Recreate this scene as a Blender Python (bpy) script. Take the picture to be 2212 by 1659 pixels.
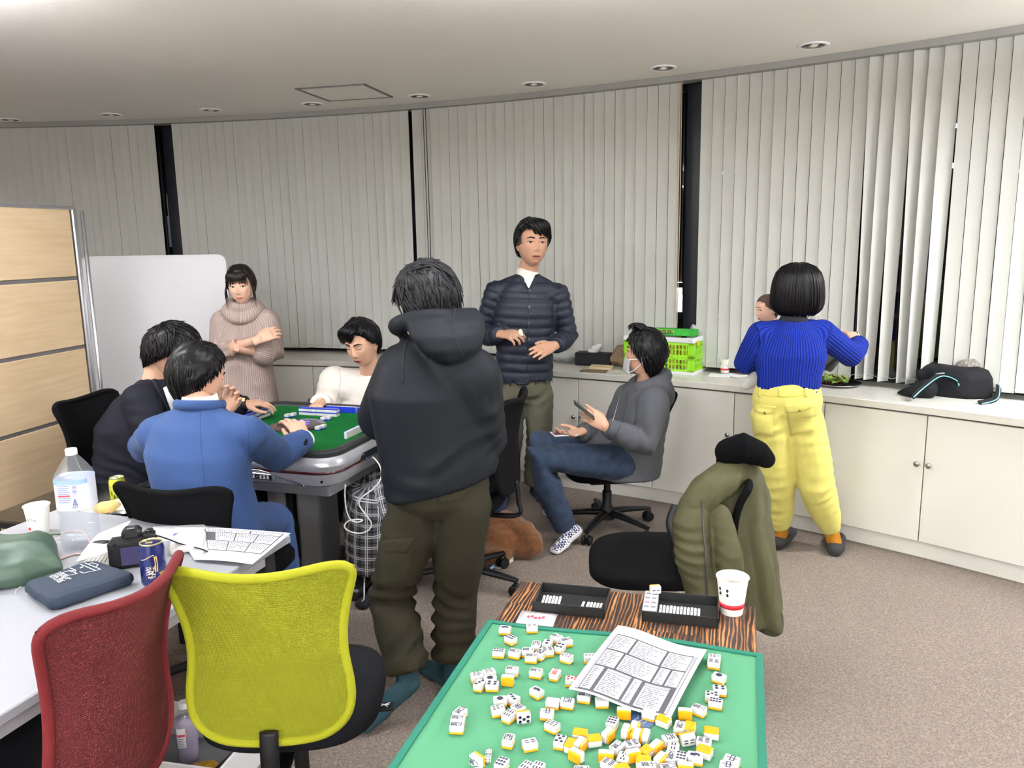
import bpy, bmesh, math, random
import numpy as np
from mathutils import Vector, Matrix, noise as mnoise
from mathutils.bvhtree import BVHTree

random.seed(7)
SC = bpy.context.scene
COL = SC.collection
PI = math.pi
for _o in list(bpy.data.objects):
 bpy.data.objects.remove(_o)

# ------------------------------------------------------------ camera
CAM_H, FPX, PITCH, ROLL = 1.6, 1705.0, math.radians(10.3), math.radians(-0.95)
_fw = Vector((0, math.cos(PITCH), -math.sin(PITCH)))
_up0 = Vector((0, math.sin(PITCH), math.cos(PITCH)))
_rt0 = Vector((1, 0, 0))
_rt = _rt0 * math.cos(ROLL) + _up0 * math.sin(ROLL)
_up = -_rt0 * math.sin(ROLL) + _up0 * math.cos(ROLL)
cd = bpy.data.cameras.new('camera')
cam = bpy.data.objects.new('camera', cd)
COL.objects.link(cam)
cd.sensor_width = 36.0
cd.lens = FPX / 2212 * 36
cd.clip_start = 0.05
cam.matrix_world = Matrix(((_rt.x, _up.x, -_fw.x, 0), (_rt.y, _up.y, -_fw.y, 0), (_rt.z, _up.z, -_fw.z, CAM_H), (0, 0, 0, 1)))
SC.camera = cam

# ------------------------------------------------------------ world, exposure
w = bpy.data.worlds.new('night')
SC.world = w
w.use_nodes = True
w.node_tree.nodes['Background'].inputs[0].default_value = (0.010, 0.013, 0.022, 1)
w.node_tree.nodes['Background'].inputs[1].default_value = 0.25
vs = SC.view_settings
SC.display_settings.display_device = 'sRGB'
vs.view_transform = 'Standard'
vs.look = 'None'
vs.exposure = 0.24
vs.gamma = 1.0
vs.use_curve_mapping = False

CEIL = 2.54
# lit ceiling luminaires out of the picture, inferred from the light, except the second:
# x, y, watts up, watts down  -- each is built as a pendant fluorescent fitting further down
LAMPS = [(-2.4, 2.7, 70, 36), (0.1, 2.4, 84, 4), (3.2, 2.6, 140, 80), (-2.6, 0.2, 75, 48), (-2.0, -2.2, 130, 88), (0.0, -2.2, 150, 98), (2.0, -2.2, 130, 88)]  # second lamp is added to brighten the middle of the ceiling
for lx, ly, wu, wd in LAMPS:
 for down, watt in ((1, wd), (0, wu)):
  ld = bpy.data.lights.new('tube_light', 'AREA')
  ld.shape = 'RECTANGLE'
  ld.size, ld.size_y = 1.15, 0.20
  ld.energy = watt
  ld.color = (0.91, 0.945, 1.0)
  lo = bpy.data.objects.new('tube_light', ld)
  COL.objects.link(lo)
  # down light below the fitting; up light at its open top washes the ceiling
  lo.location = (lx, ly, CEIL - 0.235 if down else CEIL - 0.165)
  lo.rotation_euler = (0 if down else PI, 0, 0)


# ------------------------------------------------------------ helpers
def ray_dir(px, py):
 x = (px - 1106) / FPX
 y = -(py - 829.5) / FPX
 return _fw + _rt * x + _up * y


def P(px, py, Y):
 """world point at distance Y in front of the photographer"""
 d = ray_dir(px, py)
 return Vector((0, 0, CAM_H)) + d * (Y / d.y)


def PZ(px, py, z):
 d = ray_dir(px, py)
 return Vector((0, 0, CAM_H)) + d * ((z - CAM_H) / d.z)


def lin(c):
 c = c / 255.0
 return c / 12.92 if c <= 0.04045 else ((c + 0.055) / 1.055) ** 2.4


def rgb(r, g, b):
 return (lin(r), lin(g), lin(b), 1.0)


MATS = {}


def N(nt, typ, **kw):
 n = nt.nodes.new(typ)
 for k, v in kw.items():
  setattr(n, k, v)
 return n


def mat(name, col, rough=0.6, metal=0.0, spec=0.5, bump=None, var=None, coat=0.0, trans=0.0, alpha=1.0, emit=0.0, sheen=0.0, ior=1.45, sss=0.0):
 """bump=(scale, strength, kind) ; var=(scale, amount)"""
 if name in MATS:
  return MATS[name]
 m = bpy.data.materials.new(name)
 MATS[name] = m
 m.use_nodes = True
 nt = m.node_tree
 b = nt.nodes['Principled BSDF']
 I = b.inputs
 I['Base Color'].default_value = col
 I['Roughness'].default_value = rough
 I['Metallic'].default_value = metal
 I['Specular IOR Level'].default_value = spec
 I['IOR'].default_value = ior
 I['Coat Weight'].default_value = coat
 I['Transmission Weight'].default_value = trans
 I['Alpha'].default_value = alpha
 I['Sheen Weight'].default_value = sheen
 if sss:
  I['Subsurface Weight'].default_value = sss
  I['Subsurface Radius'].default_value = (0.01, 0.004, 0.002)
 if emit:
  I['Emission Color'].default_value = col
  I['Emission Strength'].default_value = emit
 tc = N(nt, 'ShaderNodeTexCoord')
 if var:
  nz = N(nt, 'ShaderNodeTexNoise')
  nz.inputs['Scale'].default_value = var[0]
  nz.inputs['Detail'].default_value = 4
  nt.links.new(tc.outputs['Object'], nz.inputs['Vector'])
  cr = N(nt, 'ShaderNodeValToRGB')
  e = cr.color_ramp.elements
  k = var[1]
  e[0].position, e[1].position = 0.3, 0.7
  e[0].color = (col[0] * (1 - k), col[1] * (1 - k), col[2] * (1 - k), 1)
  e[1].color = (min(1, col[0] * (1 + k)), min(1, col[1] * (1 + k)), min(1, col[2] * (1 + k)), 1)
  nt.links.new(nz.outputs['Fac'], cr.inputs['Fac'])
  nt.links.new(cr.outputs['Color'], I['Base Color'])
 if bump:
  sc_, st = bump[0], bump[1]
  kind = bump[2] if len(bump) > 2 else 'noise'
  if kind == 'noise':
   t = N(nt, 'ShaderNodeTexNoise')
   t.inputs['Scale'].default_value = sc_
   t.inputs['Detail'].default_value = 5
   out = t.outputs['Fac']
  elif kind == 'voro':
   t = N(nt, 'ShaderNodeTexVoronoi')
   t.inputs['Scale'].default_value = sc_
   out = t.outputs['Distance']
  else:
   t = N(nt, 'ShaderNodeTexWave')
   t.inputs['Scale'].default_value = sc_
   t.inputs['Distortion'].default_value = 0.4
   out = t.outputs['Fac']
  nt.links.new(tc.outputs['Object'], t.inputs['Vector'])
  bp = N(nt, 'ShaderNodeBump')
  bp.inputs['Strength'].default_value = st
  bp.inputs['Distance'].default_value = 0.004
  nt.links.new(out, bp.inputs['Height'])
  nt.links.new(bp.outputs['Normal'], I['Normal'])
 return m


def attr_mat(name, build):
 """material from a custom node builder build(nt, bsdf)"""
 if name in MATS:
  return MATS[name]
 m = bpy.data.materials.new(name)
 MATS[name] = m
 m.use_nodes = True
 build(m.node_tree, m.node_tree.nodes['Principled BSDF'])
 return m


def math_n(nt, op, a, b=None, c=None):
 n = N(nt, 'ShaderNodeMath', operation=op)
 for i, v in enumerate((a, b, c)):
  if v is None:
   continue
  if isinstance(v, (int, float)):
   n.inputs[i].default_value = v
  else:
   nt.links.new(v, n.inputs[i])
 return n.outputs[0]


def mixc(nt, fac, ca, cb):
 n = N(nt, 'ShaderNodeMix', data_type='RGBA')
 for sock, v in ((n.inputs[0], fac), (n.inputs[6], ca), (n.inputs[7], cb)):
  if isinstance(v, (int, float)):
   sock.default_value = v
  elif isinstance(v, tuple):
   sock.default_value = v
  else:
   nt.links.new(v, sock)
 return n.outputs[2]


# ---- mesh building
class MB:
 """collects shapes; build() links them as one mesh object"""

 def __init__(s):
  s.bm = bmesh.new()
  s.mi = 0

 def face(s, vs):
  try:
   f = s.bm.faces.new(vs)
   f.material_index = s.mi
   return f
  except ValueError:
   return None

 def box(s, c, size, rot=None, bev=0.0, mtx=None):
  sx, sy, sz = (v / 2 for v in size)
  M = Matrix.Translation(Vector(c)) @ ((rot if isinstance(rot, Matrix) else Matrix.Rotation(rot or 0, 4, 'Z')))
  if mtx is not None:
   M = mtx @ M
  b = min(bev, sx * .95, sy * .95, sz * .95)
  if b <= 0:
   vs = [s.bm.verts.new(M @ Vector((x * sx, y * sy, z * sz))) for z in (-1, 1) for y in (-1, 1) for x in (-1, 1)]
   for q in ((0, 2, 3, 1), (4, 5, 7, 6), (0, 1, 5, 4), (2, 6, 7, 3), (0, 4, 6, 2), (1, 3, 7, 5)):
    s.face([vs[i] for i in q])
   return
  # bevelled: per corner three verts
  V = {}
  for x in (-1, 1):
   for y in (-1, 1):
    for z in (-1, 1):
     V[x, y, z, 0] = s.bm.verts.new(M @ Vector((x * sx, y * (sy - b), z * (sz - b))))
     V[x, y, z, 1] = s.bm.verts.new(M @ Vector((x * (sx - b), y * sy, z * (sz - b))))
     V[x, y, z, 2] = s.bm.verts.new(M @ Vector((x * (sx - b), y * (sy - b), z * sz)))
  for x in (-1, 1):
   q = [V[x, -1, -1, 0], V[x, 1, -1, 0], V[x, 1, 1, 0], V[x, -1, 1, 0]]
   s.face(q if x > 0 else q[::-1])
   q = [V[-1, x, -1, 1], V[1, x, -1, 1], V[1, x, 1, 1], V[-1, x, 1, 1]]
   s.face(q[::-1] if x > 0 else q)
   q = [V[-1, -1, x, 2], V[1, -1, x, 2], V[1, 1, x, 2], V[-1, 1, x, 2]]
   s.face(q if x > 0 else q[::-1])
  for a in (-1, 1):
   for c_ in (-1, 1):
    q = [V[a, c_, -1, 0], V[a, c_, 1, 0], V[a, c_, 1, 1], V[a, c_, -1, 1]]
    s.face(q if a * c_ < 0 else q[::-1])
    q = [V[a, -1, c_, 0], V[a, 1, c_, 0], V[a, 1, c_, 2], V[a, -1, c_, 2]]
    s.face(q if a * c_ > 0 else q[::-1])
    q = [V[-1, a, c_, 1], V[1, a, c_, 1], V[1, a, c_, 2], V[-1, a, c_, 2]]
    s.face(q if a * c_ < 0 else q[::-1])
    for z in (-1, 1):
     q = [V[a, c_, z, 0], V[a, c_, z, 1], V[a, c_, z, 2]]
     s.face(q if a * c_ * z > 0 else q[::-1])

 def loft(s, rings, cap=True, closed=True):
  R = [[s.bm.verts.new(Vector(p)) for p in r] for r in rings]
  n = len(R[0])
  for a, b in zip(R[:-1], R[1:]):
   for i in range(n if closed else n - 1):
    j = (i + 1) % n
    s.face([a[i], a[j], b[j], b[i]])
  if cap and closed:
   s.face(R[0][::-1])
   s.face(R[-1])
  return R

 def tube(s, pts, rad, n=8, cap=True, flat=1.0, up=None):
  pts = [Vector(p) for p in pts]
  m = len(pts)
  if isinstance(rad, (int, float)):
   rad = [rad] * m
  t0 = (pts[1] - pts[0]).normalized()
  ref = Vector(up) if up is not None else (Vector((0, 0, 1)) if abs(t0.z) < 0.9 else Vector((1, 0, 0)))
  u = (ref - t0 * ref.dot(t0)).normalized()
  rings = []
  for i in range(m):
   t = (pts[min(i + 1, m - 1)] - pts[max(i - 1, 0)])
   t = t.normalized() if t.length > 1e-9 else t0
   u = (u - t * u.dot(t))
   u = u.normalized() if u.length > 1e-6 else t.orthogonal().normalized()
   v = t.cross(u)
   rings.append([pts[i] + (u * math.cos(2 * PI * k / n) * flat + v * math.sin(2 * PI * k / n)) * rad[i] for k in range(n)])
  s.loft(rings, cap)

 def capsule(s, pts, rad, n=12):
  """tapered limb with round ends"""
  pts = [Vector(p) for p in pts]
  if isinstance(rad, (int, float)):
   rad = [rad] * len(pts)
  d0 = (pts[0] - pts[1]).normalized()
  d1 = (pts[-1] - pts[-2]).normalized()
  pp = [pts[0] + d0 * rad[0] * k for k in (0.98, 0.8, 0.45)] + pts + [pts[-1] + d1 * rad[-1] * k for k in (0.45, 0.8, 0.98)]
  rr = [rad[0] * k for k in (0.2, 0.6, 0.89)] + list(rad) + [rad[-1] * k for k in (0.89, 0.6, 0.2)]
  s.tube(pp, rr, n)

 def lathe(s, prof, c=(0, 0, 0), n=24, mtx=None, cap=True):
  M = Matrix.Translation(Vector(c))
  if mtx is not None:
   M = mtx @ M
  rings = [[M @ Vector((r * math.cos(2 * PI * k / n), r * math.sin(2 * PI * k / n), z)) for k in range(n)] for r, z in prof]
  s.loft(rings, cap)

 def ellipsoid(s, c, r, n=16, m=10, mtx=None):
  M = Matrix.Translation(Vector(c))
  if mtx is not None:
   M = M @ mtx
  rings = []
  for j in range(m + 1):
   e = -PI / 2 + PI * (0.03 + 0.94 * j / m)
   rings.append([M @ Vector((r[0] * math.cos(e) * math.cos(2 * PI * k / n), r[1] * math.cos(e) * math.sin(2 * PI * k / n), r[2] * math.sin(e))) for k in range(n)])
  s.loft(rings)

 def prism(s, poly, z0, z1, mtx=None):
  M = mtx if mtx is not None else Matrix()
  s.loft([[M @ Vector((x, y, z0)) for x, y in poly], [M @ Vector((x, y, z1)) for x, y in poly]])

 def mesh(s, name, mats, smooth=False, angle=None):
  me = bpy.data.meshes.new(name)
  bmesh.ops.recalc_face_normals(s.bm, faces=s.bm.faces)
  s.bm.to_mesh(me)
  s.bm.free()
  for m in (mats if isinstance(mats, (list, tuple)) else [mats]):
   me.materials.append(m)
  if smooth:
   me.polygons.foreach_set('use_smooth', [True] * len(me.polygons))
   if angle:
    me.set_sharp_from_angle(angle=math.radians(angle))
  return me

 def build(s, name, mats, parent=None, smooth=False, angle=None):
  return link(name, s.mesh(name, mats, smooth, angle), parent)


def link(name, me, parent=None, mtx=None):
 o = bpy.data.objects.new(name, me)
 COL.objects.link(o)
 if mtx is not None:
  o.matrix_world = mtx
 if parent is not None:
  o.parent = parent
  # meshes below are made in world space: keep them there
  if mtx is None:
   o.matrix_parent_inverse = PINV.get(parent.name, Matrix())
 return o


PINV = {}


def tag(o, label, cat, group=None, kind=None):
 if label:
  o['label'] = label
 if cat:
  o['category'] = cat
 if group:
  o['group'] = group
 if kind:
  o['kind'] = kind
 return o


def thing(name, label, cat, loc=(0, 0, 0), rz=0.0, group=None, mtx=None, world=False):
 """an Empty at the thing's base. world=True: its parts are built in world coordinates"""
 o = bpy.data.objects.new(name, None)
 o.empty_display_size = 0.05
 COL.objects.link(o)
 o.matrix_world = mtx if mtx is not None else Matrix.Translation(Vector(loc)) @ Matrix.Rotation(rz, 4, 'Z')
 if world:
  PINV[o.name] = o.matrix_world.inverted()
 return tag(o, label, cat, group)


def struct(o, label=None):
 o['kind'] = 'structure'
 if label:
  o['label'] = label
 return o


def copy_tree(o, parent=None):
 c = o.copy()
 COL.objects.link(c)
 if parent is not None:
  c.parent = parent
 for ch in o.children:
  copy_tree(ch, c)
 return c


def text_mesh(txt, size=1.0, depth=0.0, res=2):
 cu = bpy.data.curves.new('t', 'FONT')
 cu.body = txt
 cu.size = size
 cu.extrude = depth
 cu.resolution_u = res
 cu.offset = size * .012
 cu.align_x = 'CENTER'
 cu.align_y = 'CENTER'
 o = bpy.data.objects.new('t', cu)
 COL.objects.link(o)
 dg = bpy.context.evaluated_depsgraph_get()
 me = bpy.data.meshes.new_from_object(o.evaluated_get(dg))
 bpy.data.objects.remove(o)
 # centre on the glyphs
 if len(me.vertices):
  co = np.array([v.co for v in me.vertices])
  mid = (co.min(0) + co.max(0)) / 2
  me.transform(Matrix.Translation(Vector((-mid[0], -mid[1], 0))))
 me.materials.clear()
 return me


def ellr(c, rt, fw, rx, ry, n=20, p=2.0):
 """(super)ellipse ring"""
 c, rt, fw = Vector(c), Vector(rt), Vector(fw)
 out = []
 for k in range(n):
  a = 2 * PI * k / n
  ca, sa = math.cos(a), math.sin(a)
  x = math.copysign(abs(ca) ** (2 / p), ca)
  y = math.copysign(abs(sa) ** (2 / p), sa)
  out.append(c + rt * (x * rx) + fw * (y * ry))
 return out


def cat(pts, n=8):
 """catmull-rom resample"""
 pts = [Vector(p) for p in pts]
 out = []
 for i in range(len(pts) - 1):
  p0, p1, p2, p3 = pts[max(i - 1, 0)], pts[i], pts[i + 1], pts[min(i + 2, len(pts) - 1)]
  for k in range(n):
   t = k / n
   out.append(0.5 * ((2 * p1) + (p2 - p0) * t + (2 * p0 - 5 * p1 + 4 * p2 - p3) * t * t + (3 * p1 - p0 - 3 * p2 + p3) * t ** 3))
 out.append(pts[-1])
 return out


def lerp(a, b, t):
 return a + (b - a) * t


# ============================================================ the setting
WC = (-0.0022627, -0.0750521, -0.4617102, 5.482943)


def wy(x):
 return ((WC[0] * x + WC[1]) * x + WC[2]) * x + WC[3]


def wtan(x):
 s = (3 * WC[0] * x + 2 * WC[1]) * x + WC[2]
 return Vector((1, s, 0)).normalized()


def woff(x, d, z=0.0):
 """point d metres into the room from the blind line"""
 t = wtan(x)
 return Vector((x + d * t.y, wy(x) - d * t.x, z))


XL, XR, YB = -5.6, 3.9, -3.2
xs = [XL + (XR - XL) * i / 60 for i in range(61)]

# materials
def _carpet(nt, b):
 tc = N(nt, 'ShaderNodeTexCoord')
 n1 = N(nt, 'ShaderNodeTexNoise'); n1.inputs['Scale'].default_value = 95; n1.inputs['Detail'].default_value = 4; n1.inputs['Roughness'].default_value = .65
 n2 = N(nt, 'ShaderNodeTexNoise'); n2.inputs['Scale'].default_value = 1.3
 n3 = N(nt, 'ShaderNodeTexVoronoi'); n3.inputs['Scale'].default_value = 170
 for n in (n1, n2, n3):
  nt.links.new(tc.outputs['Object'], n.inputs['Vector'])
 f = math_n(nt, 'ADD', math_n(nt, 'MULTIPLY', n1.outputs['Fac'], 0.65), math_n(nt, 'MULTIPLY', n3.outputs['Distance'], 0.5))
 f = math_n(nt, 'ADD', f, math_n(nt, 'MULTIPLY', n2.outputs['Fac'], 0.12))
 cr = N(nt, 'ShaderNodeValToRGB')
 cr.color_ramp.elements[0].position, cr.color_ramp.elements[1].position = .36, .84
 cr.color_ramp.elements[0].color = rgb(96, 87, 80)
 cr.color_ramp.elements[1].color = rgb(138, 127, 118)
 nt.links.new(f, cr.inputs['Fac'])
 nt.links.new(cr.outputs['Color'], b.inputs['Base Color'])
 b.inputs['Roughness'].default_value = .95
 b.inputs['Specular IOR Level'].default_value = .1
 bp = N(nt, 'ShaderNodeBump'); bp.inputs['Strength'].default_value = .7; bp.inputs['Distance'].default_value = .006
 nt.links.new(f, bp.inputs['Height']); nt.links.new(bp.outputs['Normal'], b.inputs['Normal'])


def _ceil(nt, b):
 tc = N(nt, 'ShaderNodeTexCoord')
 mp = N(nt, 'ShaderNodeMapping'); mp.inputs['Scale'].default_value = (4, 26, 1); mp.inputs['Rotation'].default_value = (0, 0, .25)
 n1 = N(nt, 'ShaderNodeTexNoise'); n1.inputs['Scale'].default_value = 6; n1.inputs['Detail'].default_value = 7; n1.inputs['Roughness'].default_value = .7
 nt.links.new(tc.outputs['Object'], mp.inputs['Vector']); nt.links.new(mp.outputs['Vector'], n1.inputs['Vector'])
 nt.links.new(mixc(nt, n1.outputs['Fac'], rgb(240, 235, 228), rgb(248, 244, 239)), b.inputs['Base Color'])
 b.inputs['Roughness'].default_value = .9
 bp = N(nt, 'ShaderNodeBump'); bp.inputs['Strength'].default_value = .35; bp.inputs['Distance'].default_value = .004
 nt.links.new(n1.outputs['Fac'], bp.inputs['Height']); nt.links.new(bp.outputs['Normal'], b.inputs['Normal'])


M_CARPET = attr_mat('carpet', _carpet)
M_CEIL = attr_mat('ceiling_paper', _ceil)
M_WALL = mat('wall_paint', rgb(225, 220, 212), .85, bump=(60, .1))
M_CREAM = mat('cream_laminate', rgb(226, 224, 216), .42, bump=(220, .05))
M_COUNTER = mat('counter_laminate', rgb(214, 211, 202), .30, var=(40, .03))
M_BLIND = mat('blind_fabric', rgb(192, 193, 187), .8, bump=(400, .12), var=(260, .05))
M_FRAME = mat('window_frame_dark', rgb(16, 17, 22), .4)
M_ALU = mat('aluminium', rgb(190, 192, 196), .32, metal=.9)
M_STEEL = mat('steel', rgb(200, 200, 202), .2, metal=1)
M_BLACKPL = mat('black_plastic', rgb(14, 14, 16), .45, spec=.3)
M_BLACKFAB = mat('black_fabric', rgb(10, 10, 12), .92, spec=.12, bump=(500, .25), sheen=0)
M_WHITE = mat('white_plastic', rgb(240, 240, 240), .4)
M_PAPER = mat('paper', rgb(212, 212, 216), .8)
M_INK = mat('ink', rgb(30, 30, 40), .7)


def poly_slab(name, d_out, z0, z1, m):
 mb = MB()
 top = [woff(x, -d_out) for x in xs]
 pts = [(p.x, p.y) for p in top] + [(XR, YB), (XL, YB)]
 pts[0] = (XL, pts[0][1]); pts[60] = (XR, pts[60][1])
 mb.prism(pts, z0, z1)
 o = mb.build(name, m)
 return struct(o)


floor = poly_slab('floor', .30, -.1, 0, M_CARPET)
floor['label'] = 'beige grey loop pile carpet'
ceiling = poly_slab('ceiling', .30, CEIL, CEIL + .12, M_CEIL)

for nm, c, sz in (('wall_left', (XL - .06, 2.3, 1.27), (.12, 11, 2.54)), ('wall_right', (XR + .06, .5, 1.27), (.12, 7.4, 2.54)), ('wall_back', (-.85, YB - .06, 1.27), (9.5, .12, 2.54))):
 mb = MB(); mb.box(c, sz); struct(mb.build(nm, M_WALL))

# parapet under the window, dark posts between the panes, head box of the blinds
mb = MB()
for a, b in zip(xs[:-1], xs[1:]):
 q = [woff(a, -.10), woff(b, -.10), woff(b, -.28), woff(a, -.28)]
 mb.prism([(p.x, p.y) for p in q], 0, .74)
struct(mb.build('wall_window', M_WALL))

mb = MB()
prof = [(-.06, CEIL - .001), (-.06, CEIL - .035), (.055, CEIL - .035), (.055, CEIL - .001)]
rings = []
for x in xs:
 rings.append([woff(x, d, z) for d, z in prof])
mb.loft(rings)
struct(mb.build('trim_1', mat('headrail', rgb(150, 150, 146), .5)), 'grey curved head rail of the blinds under the ceiling')

post_x = [-4.6, -2.60, -0.72, 1.10, 2.25, 3.3]
M_GLASS = bpy.data.materials.new('window_glass'); MATS['window_glass'] = M_GLASS
M_GLASS.use_nodes = True
_nt = M_GLASS.node_tree
for n in list(_nt.nodes):
 if n.type == 'BSDF_PRINCIPLED':
  _nt.nodes.remove(n)
_tr = N(_nt, 'ShaderNodeBsdfTransparent'); _tr.inputs[0].default_value = (.82, .86, .88, 1)
_gl = N(_nt, 'ShaderNodeBsdfGlossy'); _gl.inputs['Roughness'].default_value = .03; _gl.inputs[0].default_value = (.9, .95, 1, 1)
_lw = N(_nt, 'ShaderNodeLayerWeight'); _lw.inputs[0].default_value = .25
_fr = _lw.outputs['Facing'].node
_mx = N(_nt, 'ShaderNodeMixShader')
_nt.links.new(math_n(_nt, 'ADD', math_n(_nt, 'MULTIPLY', math_n(_nt, 'POWER', _lw.outputs['Facing'], 3.0), .6), .04), _mx.inputs[0]); _nt.links.new(_tr.outputs[0], _mx.inputs[1]); _nt.links.new(_gl.outputs[0], _mx.inputs[2])
_nt.links.new(_mx.outputs[0], _nt.nodes['Material Output'].inputs[0])
for k, (a, b) in enumerate(zip(post_x[:-1], post_x[1:])):
 mb = MB()
 pa, pb = woff(a, -.2), woff(b, -.2)
 t = (pb - pa).normalized(); n_ = Vector((-t.y, t.x, 0))
 L = (pb - pa).length
 M = Matrix.Translation(pa) @ Matrix(((t.x, n_.x, 0, 0), (t.y, n_.y, 0, 0), (0, 0, 1, 0), (0, 0, 0, 1)))
 mb.box((L / 2, 0, 1.64), (L - .04, .008, 1.72), mtx=M)
 pane = mb.mesh('pane', M_GLASS)
 mb = MB()
 for z in (.77, 1.30, CEIL - .03):
  mb.box((L / 2, 0, z), (L, .05, .05 if z != 1.30 else .03), mtx=M, bev=.004)
 for x in (0.03, L - .03):
  mb.box((x, 0, 1.64), (.06, .055, 1.76), mtx=M, bev=.004)
 fr = mb.build('window_%d' % (k + 1), M_FRAME); struct(fr)
 link('pane', pane, fr)
for k, a in enumerate(post_x[1:4]):
 mb = MB()
 p = woff(a, -.16); t = wtan(a)
 w_ = .17 if k != 1 else .06
 mb.box((p.x, p.y, 1.64), (w_, .10, 1.78), rot=math.atan2(t.y, t.x), bev=.008)
 struct(mb.build('trim_%d' % (k + 2), mat('post_navy', rgb(20, 22, 32), .35)), 'dark post between two windows')

# a bit of the night outside: the neighbouring building with lit openings
ob = thing('exterior_building', 'dark neighbouring building with small lit openings outside the window', 'building', (0, 12, 0), world=True)
mb = MB(); mb.box((-4.5, 13.6, 1), (9, 3, 12)); mb.box((4.6, 11.8, 1), (7, 3, 12)); mb.build('wall', mat('night_wall', rgb(26, 27, 32), .8), ob)
M_LITWIN = mat('lit_window', (1, .97, .9, 1), .5, emit=2.2)
M_DIMOUT = mat('dim_outdoor', rgb(200, 205, 210), .5, emit=.12)  # pale panel and outdoor unit, no sign; their faint glow is put in
M_GREENWIN = mat('green_sign', rgb(120, 160, 40), .5, emit=.012)
for (px, py, wv, hv, m_) in ((386, 445, .30, .35, M_DIMOUT), (378, 500, .16, .45, M_DIMOUT), (1507, 394, .13, .06, M_LITWIN), (2058, 272, .10, .05, M_LITWIN), (2048, 358, .14, .06, M_LITWIN), (1468, 628, .05, .22, M_LITWIN), (1468, 655, .05, .22, M_LITWIN), (1990, 690, .5, 1.0, M_GREENWIN), (384, 405, .12, .03, M_LITWIN), (381, 352, .06, .02, M_LITWIN)):
 Yb = 12.05 if px < 900 else 10.25
 c = P(px, py, Yb)
 mb = MB(); mb.box(c, (wv, .1, hv)); mb.build('window', m_, ob)

# ---------------- vertical blinds: four groups, every slat its own part
ZB, ZT = .815, CEIL - .03
SW = .0672  # narrower than the spacing: dark gaps stand in for overlap shadow lines


def slat_mesh(w_=SW, twist=0.0, sway=0.0):
 mb = MB()
 n = 6
 rings = []
 hs = [0, .045, .052, .06] + [.25 + .25 * i for i in range(6)] + [ZT - ZB]
 hs = sorted(h for h in hs if h <= ZT - ZB)
 for h in hs:
  f = 1 - h / (ZT - ZB)
  a = twist * f
  th = .0026 if h < .05 else .0014
  pr = []
  for i in range(n + 1):
   u = -w_ / 2 + w_ * i / n
   pr.append((u, .002 * math.cos(u / w_ * PI) + th / 2))
  for i in range(n, -1, -1):
   u = -w_ / 2 + w_ * i / n
   pr.append((u, .002 * math.cos(u / w_ * PI) - th / 2))
  ca, sa = math.cos(a), math.sin(a)
  rings.append([Vector((u * ca - v * sa + sway * f, u * sa + v * ca, h)) for u, v in pr])
 mb.loft(rings)
 me = mb.mesh('slat', M_BLIND, smooth=True, angle=40)
 return me


SLATS = [slat_mesh(), slat_mesh(twist=.03), slat_mesh(twist=-.03, sway=.002)]
SL_TW = [slat_mesh(.074, twist=.85, sway=-.01), slat_mesh(.074, twist=.7, sway=.012), slat_mesh(.074, twist=.95, sway=-.014)]
M_CHAIN = mat('bead_chain', rgb(190, 190, 185), .4)


def arc_xs(x0, x1, step):
 out, x = [], x0
 while x < x1:
  out.append(x)
  x += step * wtan(x).x
 return out


def blind(label, x0, x1, special=None):
 p0 = woff((x0 + x1) / 2, 0, ZB)
 t = thing('vertical_blind', label, 'blind', p0, group='vertical blinds along the curved window', world=True)
 X = arc_xs(x0 + .02, x1 - .02, .0702)
 inv = PINV[t.name]
 low = []
 for i, x in enumerate(X):
  tg = wtan(x)
  ang = math.atan2(tg.y, tg.x) + math.radians(4 + random.uniform(-1.5, 1.5))
  me = SLATS[random.choice((0, 0, 0, 1, 2))]
  p = woff(x, random.uniform(-.002, .002), ZB + random.uniform(-.003, .003))
  if special:
   r = special(x)
   if r is not None:
    ang += math.radians(r)
    me = SL_TW[i % 3]
  M = Matrix.Translation(p) @ Matrix.Rotation(ang, 4, 'Z')
  o = link('slat', me, t)
  o.matrix_parent_inverse = inv
  o.matrix_basis = M
  low.append(p + Vector((0, 0, .03)))
 if len(low) > 3:
  mb = MB()
  pts = []
  for a, b in zip(low[:-1], low[1:]):
   m_ = (a + b) / 2 - Vector((0, 0, .012))
   off = Vector((-.006, -.012, 0))
   pts += [a + off, m_ + off]
  mb.tube(pts + [low[-1] + Vector((-.006, -.012, 0))], .0016, 5)
  mb.build('bead_chain', M_CHAIN, t)
 return t


def open_slats(x):
 if 1.88 < x < 2.2:
  return 8 + 8 * math.sin(x * 37)
 return None


blind('grey vertical blind at the far left, above the wooden partition', -4.9, -2.655)
blind('grey vertical blind behind the woman with crossed arms', -2.52, -.70)
blind('grey vertical blind behind the man in the quilted jacket', -.655, 1.035)
blind('grey vertical blind with partly open slats behind the woman in yellow trousers', 1.15, 2.225, open_slats)
blind('grey vertical blind at the far right, behind the black bag', 2.228, 3.5)

# pull cords beside the dark gap
for nm, px0, lab in (('blind_cord', 1476, 'beige pull cord of the blind left of the dark window gap'), ('blind_cord', 884, 'dark thin pull cord in the slit between two blinds')):
 mb = MB()
 Yc = wy(PZ(px0, 175, CEIL).x) - .05
 top = PZ(px0, 175, CEIL - .03)
 x0_ = top.x
 for dx in (-.012, .006):
  b = woff(x0_ + dx, .03, .95)
  a = woff(x0_ + dx, .03, CEIL - .03)
  mb.tube([a, a.lerp(b, .5) + Vector((.004, 0, 0)), b, b + Vector((0.004, -.003, -.05))], [.0028, .0028, .0028, .004], 6)
 o = mb.build(nm, mat('cord_beige', rgb(186, 165, 140), .7) if px0 > 1000 else mat('cord_dark', rgb(40, 40, 42), .7))
 tag(o, lab, 'cord')

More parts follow.
